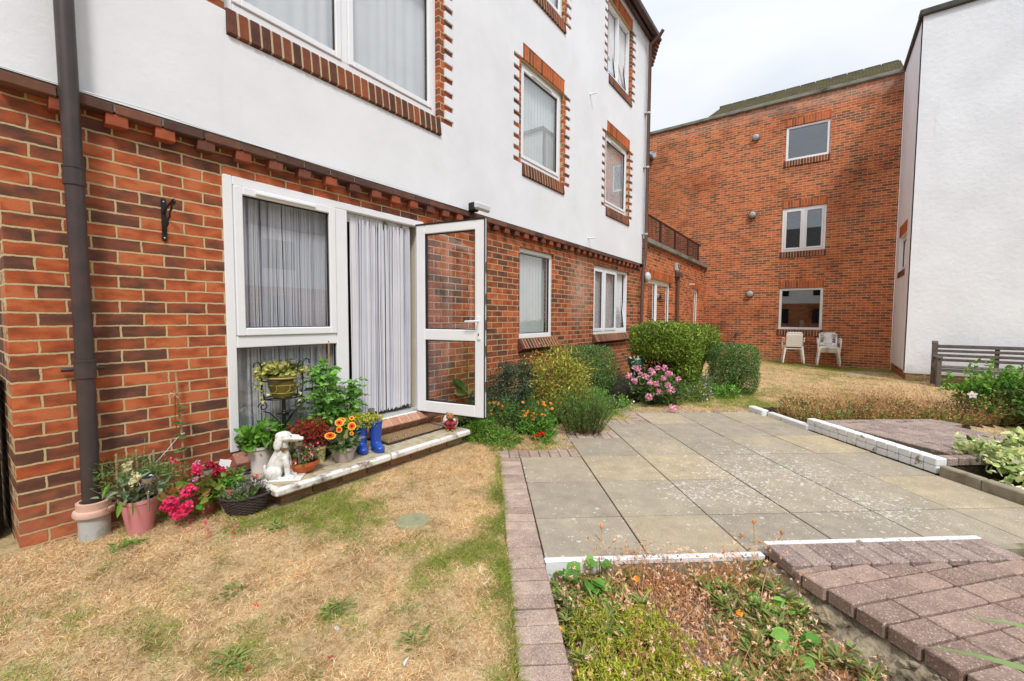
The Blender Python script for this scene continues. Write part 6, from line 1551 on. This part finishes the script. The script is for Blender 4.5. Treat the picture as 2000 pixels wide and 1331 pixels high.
# ------------------------------------------------------------------ right-hand planting
o = thing('leafy_shrub', (8.1,-1.95,-.1), 'bushy bright green shrub with one white flower, in front of the bench', 'shrub')
_, C = bush(o, 'foliage', (8.1,-1.98,.27), (.42,.50,.34), 3200, .052, 'fresh', 90, .13, W=.6, up=.6); bush(o, 'foliage', (8.1,-1.98,.20), (.38,.46,.30), 1500, .055, 'mid', 60, .16, W=.6)
stems(o, (8.1,-1.95,-.1), C[:40], .009)
mb = MB()
for (y,z) in ((-1.62,.72),(-1.75,.74),(-1.92,.62),(-2.1,.55),(-1.40,.52)):
    mb = MB(); n = 34; f = rng.uniform(0,1,(n,1)); P = np.array([8.0,y*.97,.35])+np.array([0,y*.03,z-.32])*f+rng.normal(size=(n,3))*.02; leafset(mb,P,rdir(n,.4),rdir(n,.5),.06,.036); mb.build('leading_shoot', M_['fresh'], o)
mb = MB(); daisy(mb, (7.55,-1.52,.35), (-.9,.1,.3), .05, 5, 0, 0, 1, .6); mb.build('white_flower', [M_['white'],M_['gold']], o)
o = thing('variegated_shrub', (5.35,-1.60,-.12), 'cream and green variegated euonymus spilling over the planting bed at the right edge', 'shrub')
_, C = bush(o, 'foliage', (5.35,-1.62,.17), (.40,.50,.17), 1500, .075, 'euo', 60, .17, W=.55, up=.6); bush(o, 'foliage', (5.3,-1.6,.12), (.38,.46,.16), 500, .06, 'mid', 50, .18, W=.55)
stems(o, (5.4,-1.7,-.12), C[:30], .006)
bush(o, 'low_shoots', (4.95,-1.28,-.02), (.16,.14,.09), 90, .07, 'euo', 12, .3, W=.55, up=.3)

# dried flower bed
def drybed(name, pts_fn, n, hmin, hmax, seeds, zb):
    mb = MB(); ms_ = MB(); P = pts_fn(n); n = len(P); D = rdir(n, 2.2); L = rng.uniform(hmin, hmax, n)*(.45+.95*fbm(P[:,0],P[:,1],2.2,31))
    bladeset(mb, P, D, L, .0035, bend=.25)
    k = rng.random(n) < seeds; T = P[k]+D[k]*L[k][:,None]*.92
    for p in T:
        r = random.uniform(.004,.0085); ms_.ball(p, (r*.7,r*.7,r*.8), 1, 6, 4)
        leafset(ms_, np.repeat(p[None],7,0), rdir(7,.5), rdir(7), r*1.9, r*.7, 1, .1, .2)
    m = len(P); quadset(mb, P+D*L[:,None]*rng.uniform(.1,.9,(m,1)), rdir(m,.3), rdir(m), .03, .012)
    mb.F += [(f+mb.n, a, b) for f, a, b in ms_.F]; mb.V += ms_.V; mb.n += ms_.n
    ob = mb.build(name, [M_['dry'], M_['seed']]); return ob
def f5(n):
    u = rng.uniform(2.62, 3.75, n*2); v = rng.uniform(3.62, 6.6, n*2); k = fbm(u,v,3.3,2) > .33+.25*(u > 3.3)
    u, v = u[k][:n], v[k][:n]; x = O_[0]+u*U_[0]+v*V_[0]; y = O_[1]+u*U_[1]+v*V_[1]; return np.stack([x,y,ground_z(x,y)],-1)
ob = drybed('dried_flower_stalks', f5, 3800, .10, .55, .4, 0); tag(ob, kind='stuff')
mb = MB(); P = f5(5000); P[:,2] += rng.uniform(0,.12,len(P)); leafset(mb, P, rdir(len(P),.8), rdir(len(P),.8), .045, .016); tag(mb.build('bed_greenery', M_['geran']), kind='stuff')
mb = MB(); 
P = f5(2600); k = fbm(P[:,0],P[:,1],2.2,7) > .46; P = P[k]; P[:,2] += rng.uniform(0,.2,len(P)); leafset(mb, P, rdir(len(P),.8), rdir(len(P),.8), .05, .02); tag(mb.build('bed_greenery', M_['mid']), kind='stuff')

# ------------------------------------------------------------------ front bed
def f2(n, thr=None, seed=3, s=3.):
    u = rng.uniform(-1.9, -.06, n*3); v = rng.uniform(.02, 1.22, n*3)
    if thr is not None: k = fbm(u,v,s,seed) > thr; u, v = u[k], v[k]
    u, v = u[:n], v[:n]; x = O_[0]+u*U_[0]+v*V_[0]; y = O_[1]+u*U_[1]+v*V_[1]; return np.stack([x,y,ground_z(x,y)],-1)
ob = drybed('dried_flower_stalks', lambda n: f2(n, .34, 5, 4.), 4200, .04, .15, .16, 0); tag(ob, kind='stuff')
def fk(n):
    u = -.06-np.abs(rng.normal(size=n))*.10; v = rng.uniform(.28,1.22,n); x = O_[0]+u*U_[0]+v*V_[0]; y = O_[1]+u*U_[1]+v*V_[1]; return np.stack([x,y,ground_z(x,y)],-1)
ob = drybed('dried_flower_stalks', fk, 300, .14, .34, .6, 0); tag(ob, kind='stuff')
ob = drybed('dried_flower_stalks', lambda n: f2(n, .44, 15, 3.), 800, .12, .29, .55, 0); tag(ob, kind='stuff')
# rosettes of green blades
mb = MB()
R_ = f2(280, .42, 8, 3.5)
for p in R_:
    n = 14; a = rng.uniform(0,6.3,n); e = rng.uniform(.35,1.6,n); leafset(mb, np.repeat(p[None],n,0)+rng.normal(size=(n,3))*.006+[0,0,rng.uniform(.0,.06)], np.stack([np.cos(a),np.sin(a),e],-1), np.stack([-np.cos(a)*.6,-np.sin(a)*.6,np.ones(n)],-1), rng.uniform(.04,.085,n), .012, 0, .12, .2, .55)
tag(mb.build('bed_greenery', M_['bedl']), kind='stuff')
mb = MB(); R_ = f2(220, .46, 12, 5.)
for p in R_:
    n = 10; a = rng.uniform(0,6.3,n); e = rng.uniform(.3,1.4,n); leafset(mb, np.repeat(p[None],n,0)+[0,0,rng.uniform(.0,.07)], np.stack([np.cos(a),np.sin(a),e],-1), np.stack([-np.cos(a)*.6,-np.sin(a)*.6,np.ones(n)],-1), rng.uniform(.03,.06,n), .011, 0, .12, .2, .55)
tag(mb.build('bed_greenery', M_['bedl']), kind='stuff')
mb = MB(); P = f2(6500); leafset(mb, P+[0,0,.006]+rng.uniform(0,.045,(len(P),1))*np.array([0,0,1]), rdir(len(P),.2), rdir(len(P),1.), .02, .009, 0, .3, .4); tag(mb.build('leaf_litter', M_['litter']), kind='stuff')
mb = MB(); P = f2(2600)
for p in P: mb.ball(p+[0,0,.004], (random.uniform(.004,.012),random.uniform(.004,.011),random.uniform(.003,.007)), 0, 5, 4)
tag(mb.build('pebbles', mat_brick_units('pebble', [(0,srgb(140,130,120)),(.5,srgb(204,198,190)),(1,srgb(244,242,238))])), kind='stuff')
o = thing('sedum_mat', uv(-.62,.25)+(-.17,), 'yellow green cushion of fine succulent leaves in the front bed', 'ground cover plant')
for (u,v,r,n) in ((-.50,.20,.16,3400),(-.62,.40,.14,2200),(-.72,.15,.15,2200),(-.42,.38,.11,1300),(-.85,.32,.16,2000),(-.95,.12,.14,1600),(-.80,.5,.12,1000),(-.38,.14,.1,900)):
    x,y = uv(u,v); k = max(20,n//14); C = np.stack([x+rng.normal(size=k)*r*.5,y+rng.normal(size=k)*r*.5,-.17+rng.uniform(.02,.09,k)],-1)
    P = np.repeat(C,14,0)+rng.normal(size=(k*14,3))*.006; mb = MB(); leafset(mb, P, rdir(len(P),.9), rdir(len(P),.6), .022, .007, 0, .2, .1); mb.build('cushion', M_['sed'], o)
def broad(label, specs, mat='fresh2', nm='bramble_seedling'):
    x0,y0 = uv(*specs[0][:2]); o = thing(nm, (x0,y0,-.17), label, 'weed')
    for (u,v,z,L,n) in specs:
        x,y = uv(u,v); ms_ = MB(); ms_.tube([(x,y,-.18),(x+.01,y,(z-.18)/2),(x,y,z)], .003, 5); ms_.build('stem', M_['redl'], o)
        mb = MB()
        for k in range(n):
            a = rng.uniform(0,6.3); p = np.array([[x,y,z-rng.uniform(0,.05)]]); d = np.array([[math.cos(a),math.sin(a),rng.uniform(-.1,.4)]]); q = p+d*L*.5
            mb.tube([p[0],q[0]], .0015, 4, cap=False); leafset(mb, q, d, np.array([[-.2,-.3,1.]])+rng.normal(size=(1,3))*.2, L, L*.7, 0, .16, .22, .55)
        mb.build('leaves', M_[mat], o)
    return o
broad('broad-leaved green seedling against the painted kerb, left side of the front bed', [(-.12,.12,-.09,.07,8),(-.14,.20,-.05,.08,9),(-.08,.28,.0,.05,6),(-.20,.26,-.12,.07,7),(-.16,.34,-.11,.06,6)])
broad('broad-leaved green seedling in the right part of the front bed by the broken mortar', [(-.33,1.04,-.08,.055,7),(-.38,1.12,-.07,.05,6),(-.62,.98,-.06,.07,7),(-.60,1.10,-.08,.055,6)])
broad('pale yellowish ground ivy creeping along the paver edge of the front bed', [(-.24,.03,-.13,.03,9),(-.18,.05,-.11,.03,9),(-.33,.04,-.14,.03,8)], 'ivy', 'ground_ivy')
for k, (b, tp) in enumerate((((2.813,.281),(2.831,.289,.066)),((2.758,.198),(2.818,.146,.05)),((2.867,.208),(2.852,.25,-.061)),((2.814,.362),(2.84,.349,-.034)),((2.29,.987),(2.294,1.011,.035)),((2.272,.931),(2.284,.931,-.107)),((2.356,1.067),(2.349,1.093,-.112)),((2.224,1.30),(2.195,1.36,-.073)),((2.802,.555),(2.809,.558,-.146)),((2.684,.624),(2.70,.618,-.117)),((2.675,.637),(2.675,.649,-.158)),((2.9,.13),(2.874,.139,-.059)))):
    if k == 0: protos = []
    where = ['tallest, right of centre by the platform corner','leaning right over the platform corner','short, between the two tallest by the platform corner','left of the tallest by the platform corner','tallest at the left end of the front bed','low, right of the tallest left-hand stalk','low, left of the tallest left-hand stalk','alone against the paver edging','in front of the middle of the painted kerb','second of the close pair before the painted kerb','first of the close pair before the painted kerb','touching the painted platform corner'][k]
    o = thing('seedhead_stalk', (b[0],b[1],-.17), 'dried seedhead stalk, '+where, 'dried flower', 'dried seedhead stalks of the front bed')
    mb = MB(); mid = ((b[0]+tp[0])/2+random.uniform(-.015,.015), (b[1]+tp[1])/2+random.uniform(-.015,.015), (tp[2]-.17)/2); mb.tube([(b[0],b[1],-.18), mid, tp], [.0036,.0034,.003], 5); mb.build('stem', M_['dry'], o)
    mb = MB(); mb.ball((tp[0],tp[1],tp[2]+.008), (.0105,.0105,.013), 0, 10, 7); n=10; a=np.arange(n)*.63; leafset(mb, np.repeat([[tp[0],tp[1],tp[2]]],n,0), np.stack([np.cos(a),np.sin(a),np.full(n,1.3)],-1), np.stack([np.cos(a),np.sin(a),np.zeros(n)],-1), .026, .005); mb.build('seed_pod', M_['pod'], o)
for (u,v,z,m,lb) in ((-.15,.46,-.08,'orang','single orange bloom in the middle of the front bed'),(-.40,.86,-.1,'orang','single orange bloom at the right of the front bed'),(-.49,.0,-.08,'gold','single yellow bloom leaning over the paver edge')):
    x,y = uv(u,v); o = thing('orange_bloom', (x,y,z), lb, 'flower'); mb = MB(); daisy(mb,(x,y,z),(-.5,-.4,.8),.017,14,0,0,0); mb.build('petals',M_[m],o); mb = MB(); mb.tube([(x,y+.01,-.18),(x,y,z)],.002,5); mb.build('stem',M_['mid'],o)
# sword leaves reaching in from the right
M_['sword'] = mat_leaf('sword_leaf', [srgb(110,140,84), srgb(140,162,104)], trans=.2)
o = thing('sword_leaved_plant', (2.05,-1.05,.0), 'long green sword-shaped leaves reaching in over the near platform from the right', 'plant')
def sword(pts, w):
    pts = np.array(pts,float); n = len(pts); T = unit(np.gradient(pts,axis=0)); S = unit(np.cross(T,[0,0,1.])); Nn = np.cross(S,T); V=[]
    W_ = w*np.sin(np.linspace(.5,1,n)[::-1]*0+np.linspace(PI*.5,PI*.985,n))
    for i in range(n): V += [pts[i]-S[i]*W_[i]+Nn[i]*W_[i]*.35, pts[i], pts[i]+S[i]*W_[i]+Nn[i]*W_[i]*.35]
    F=[]; 
    for i in range(n-1): F += [(i*3,i*3+1,i*3+4,i*3+3),(i*3+1,i*3+2,i*3+5,i*3+4)]
    mb = MB(); mb.add(V,F,0,True); return mb.build('leaf', M_['sword'], o)
def bez(a,b,c,n=14): t=np.linspace(0,1,n)[:,None]; return (1-t)**2*np.array(a)+2*t*(1-t)*np.array(b)+t*t*np.array(c)
sword(bez((2.10,-1.05,.02),(2.25,-.78,.27),(2.312,-.474,.12)), .03)
sword(bez((2.02,-1.05,.02),(1.84,-.58,.33),(2.04,-.305,.10)), .03)
sword(bez((2.02,-1.05,.02),(2.3,-1.3,.5),(2.6,-1.5,.4)), .022); sword(bez((2.02,-1.05,.02),(1.8,-1.3,.5),(1.6,-1.6,.5)), .022); sword(bez((2.04,-1.05,.02),(2.1,-1.1,.4),(2.2,-1.25,.7)), .022)
sword(bez((2.04,-1.05,.02),(2.35,-1.05,.4),(2.6,-1.0,.45)), .022)
# weeds and petals in the lawn
def weed(x, y, n, L, label, mat='bedl'):
    n = int(n*2.4)
    o_ = thing('lawn_weed', (x,y,gz(x,y)), label, 'weed', 'flat weeds in the dry lawn'); a = rng.uniform(0,6.3,n); P = np.stack([x+.02*np.cos(a),y+.02*np.sin(a),np.full(n,gz(x,y)+.008)],-1); mb = MB()
    P = P+np.stack([rng.normal(size=n)*.028,rng.normal(size=n)*.022,rng.uniform(-.004,.012,n)],-1); leafset(mb, P, np.stack([np.cos(a),np.sin(a),rng.uniform(.1,.9,n)],-1), np.stack([-np.cos(a)*.3,-np.sin(a)*.3,np.ones(n)],-1), rng.uniform(.3,.75,n)*L, L*.13, 0, .1, .3, .5); mb.build('rosette', M_[mat], o_)
weed(1.22,2.66,18,.07,'green weed rosette on the lawn in front of the wicker basket'); weed(.80,2.23,16,.06,'green weed rosette in the dry lawn left of centre'); weed(.63,1.78,16,.07,'larger flat weed in the dry lawn at the lower left')
weed(1.03,1.73,30,.06,'dark green weed clump in the middle of the near lawn'); weed(1.38,2.12,12,.05,'small weed in the lawn between basket and manhole cover'); weed(1.12,1.30,18,.06,'bright weed near the bottom edge of the lawn'); weed(.60,3.05,14,.07,'weed tuft at the foot of the drainpipe','fresh')
mb = MB(); n = 16; P = np.stack([.95+rng.normal(size=n)*.08, 2.95+rng.normal(size=n)*.10, np.full(n,.012)],-1); leafset(mb, P, rdir(n), rdir(n,2.), .02, .016); tag(mb.build('fallen_petals', M_['hotp']), kind='stuff')
mb = MB(); P = np.array([[.83,2.05,.0],[.66,1.68,0],[.86,1.48,0],[.30,1.56,0],[1.9,1.60,-.04],[1.02,2.75,.01]]); P[:,2] = ground_z(P[:,0],P[:,1])+.015; leafset(mb, P, rdir(6), rdir(6,2.), .028, .02); tag(mb.build('fallen_petals', M_['redf']), kind='stuff')
mb = MB(); P = np.array([[.96,1.62,0],[.72,1.66,0],[1.0,1.22,0],[1.82,1.50,0]]); P[:,2] = ground_z(P[:,0],P[:,1])+.016; leafset(mb, P, rdir(4), rdir(4,2.), .035, .015); tag(mb.build('paper_scraps', M_['white']), kind='stuff')

# ------------------------------------------------------------------ grass
def samp(n, x0, x1, y0, y1, dens=None):
    x = rng.uniform(x0,x1,n); y = rng.uniform(y0,y1,n); u,v = to_uv(x,y); k = (zone(x,y) == 0) & (y < 3.43) & ~((x > 1.28) & (x < 3.22) & (y > 2.86)) & ((x-1.8)**2+(y-2.1)**2 > .105**2) & ~((x>13.74)&(y<-1.6)) & (x < 16.38)
    return x[k], y[k]
def grass(name, n, box, Lr, W, mats, elev, edge=False, far=False):
    x, y = samp(n, *box); g = green(x, y); z = ground_z(x,y)
    isg = (rng.random(len(x)) < g*1.05)
    for sel, m, nm in ((~isg, mats[0], 'dry_grass'), (isg, mats[1], 'green_grass')):
        P = np.stack([x[sel],y[sel],z[sel]-.002],-1); k = len(P); D = rdir(k, 0); D[:,2] = np.abs(D[:,2])*elev[0]+rng.uniform(elev[1],elev[2],k)+(.35 if m == mats[1] else 0)
        L = rng.uniform(Lr[0],Lr[1],k)*(1.0 if m == mats[0] else 1.1); mb = MB(); bladeset(mb, P, D, L, W*rng.uniform(.7,1.3,k), bend=.5); tag(mb.build(nm, M_[m]), kind='stuff')
M_['gdry'] = LF('dry_grass', [srgb(192,156,108), srgb(222,190,140), srgb(240,214,170), srgb(206,164,116), srgb(152,120,86), srgb(248,230,194)], trans=.2, spec=.15)
M_['ggr'] = LF('green_grass', [srgb(108,130,48), srgb(136,152,60), srgb(170,172,82), srgb(96,134,52), srgb(190,180,106)], trans=.3, spec=.2)
grass('near', 250000, (-.1,3.9,.5,3.45), (.012,.042), .0026, ('gdry','ggr'), (.5,.05,.55))
grass('mid', 60000, (3.0,8.5,.2,3.45), (.02,.045), .003, ('gdry','ggr'), (.5,.1,.6))
grass('far', 110000, (6.3,16.4,-4.5,3.45), (.02,.05), .005, ('gdry','ggr'), (.5,.2,.7))
mb = MB(); n = 2200; v = -.2-np.abs(rng.normal(size=n))*.03; u = rng.uniform(-.95,1.75,n); k = vnoise(u,u*0,3.,2) > .35; u, v = u[k], v[k]; x = O_[0]+u*U_[0]+v*V_[0]; y = O_[1]+u*U_[1]+v*V_[1]
P = np.stack([x,y,ground_z(x,y)],-1); D = rdir(len(P),.8)+np.append(V_*.5,0)*1.; bladeset(mb, P, D, rng.uniform(.03,.08,len(P)), .0025, bend=.6); tag(mb.build('green_grass', M_['ggr']), kind='stuff')

# ------------------------------------------------------------------ camera, sun, sky
cam = bpy.data.cameras.new('camera'); co = bpy.data.objects.new('camera', cam); COL.objects.link(co)
yaw, pitch, roll = math.radians(36.062), math.radians(3.053), math.radians(.288)
Fv = Vector((math.cos(pitch)*math.cos(yaw), math.cos(pitch)*math.sin(yaw), -math.sin(pitch)))
r_ = Vector((math.sin(yaw), -math.cos(yaw), 0)); u_ = r_.cross(Fv)
rv = r_*math.cos(roll)+u_*math.sin(roll); uv_ = -r_*math.sin(roll)+u_*math.cos(roll)
co.matrix_world = Matrix(((rv[0],uv_[0],-Fv[0],0),(rv[1],uv_[1],-Fv[1],0),(rv[2],uv_[2],-Fv[2],CAMZ),(0,0,0,1)))
cam.sensor_width = 36; cam.sensor_fit = 'HORIZONTAL'; cam.lens = 832.8/2000*36; cam.clip_start = .05; cam.clip_end = 500
SC.camera = co
sd = Vector((-.55, -.60, 1.05)).normalized()
sun = bpy.data.lights.new('sun', 'SUN'); sun.energy = 1.5; sun.angle = math.radians(11); sun.color = (1, .975, .94)
so = bpy.data.objects.new('sun', sun); COL.objects.link(so); so.rotation_euler = sd.to_track_quat('Z', 'Y').to_euler()
W = bpy.data.worlds.new('World'); SC.world = W; W.use_nodes = True
wt = W.node_tree; bg = wt.nodes['Background']
sky = wt.nodes.new('ShaderNodeTexSky'); sky.sky_type = 'NISHITA'; sky.sun_disc = False
sky.sun_elevation = math.asin(sd.z); sky.sun_rotation = math.atan2(sd.x, sd.y); sky.air_density = 1.; sky.dust_density = 2.
tc = wt.nodes.new('ShaderNodeTexCoord'); mp = wt.nodes.new('ShaderNodeMapping'); mp.inputs['Scale'].default_value = (1,1,2.6)
nz = wt.nodes.new('ShaderNodeTexNoise'); nz.inputs['Scale'].default_value = 2.1; nz.inputs['Detail'].default_value = 5; nz.inputs['Roughness'].default_value = .5; nz.inputs['Distortion'].default_value = .4
rp = wt.nodes.new('ShaderNodeValToRGB'); e = rp.color_ramp.elements
e[0].position = .3; e[0].color = (.74,.785,.86,1); e[1].position = .68; e[1].color = (.95,.962,.98,1)
mx = wt.nodes.new('ShaderNodeMixRGB'); mx.blend_type = 'MIX'; mx.inputs[0].default_value = .86
sc = wt.nodes.new('ShaderNodeMixRGB'); sc.blend_type = 'MULTIPLY'; sc.inputs[0].default_value = 1; sc.inputs[2].default_value = (6.9,6.9,6.9,1)
wt.links.new(tc.outputs['Generated'], mp.inputs[0]); wt.links.new(mp.outputs[0], nz.inputs[0]); wt.links.new(nz.outputs[0], rp.inputs[0])
sx = wt.nodes.new('ShaderNodeSeparateXYZ'); wt.links.new(tc.outputs['Generated'], sx.inputs[0])
mr = wt.nodes.new('ShaderNodeMapRange'); mr.inputs[1].default_value = 0.; mr.inputs[2].default_value = 1.; mr.inputs[3].default_value = .80; mr.inputs[4].default_value = 1.75; wt.links.new(sx.outputs[2], mr.inputs[0])
zm = wt.nodes.new('ShaderNodeMixRGB'); zm.blend_type = 'MULTIPLY'; zm.inputs[0].default_value = 1; wt.links.new(rp.outputs[0], zm.inputs[1]); wt.links.new(mr.outputs[0], zm.inputs[2])
wt.links.new(zm.outputs[0], sc.inputs[1]); wt.links.new(sky.outputs[0], mx.inputs[1]); wt.links.new(sc.outputs[0], mx.inputs[2])
wt.links.new(mx.outputs[0], bg.inputs[0]); bg.inputs[1].default_value = .088
SC.view_settings.view_transform = 'Standard'; SC.view_settings.look = 'None'; SC.view_settings.gamma = 1; SC.view_settings.exposure = .68
SC.render.engine = 'CYCLES'
SC.cycles.max_bounces = 8; SC.cycles.transparent_max_bounces = 24; SC.cycles.diffuse_bounces = 4; SC.cycles.glossy_bounces = 4
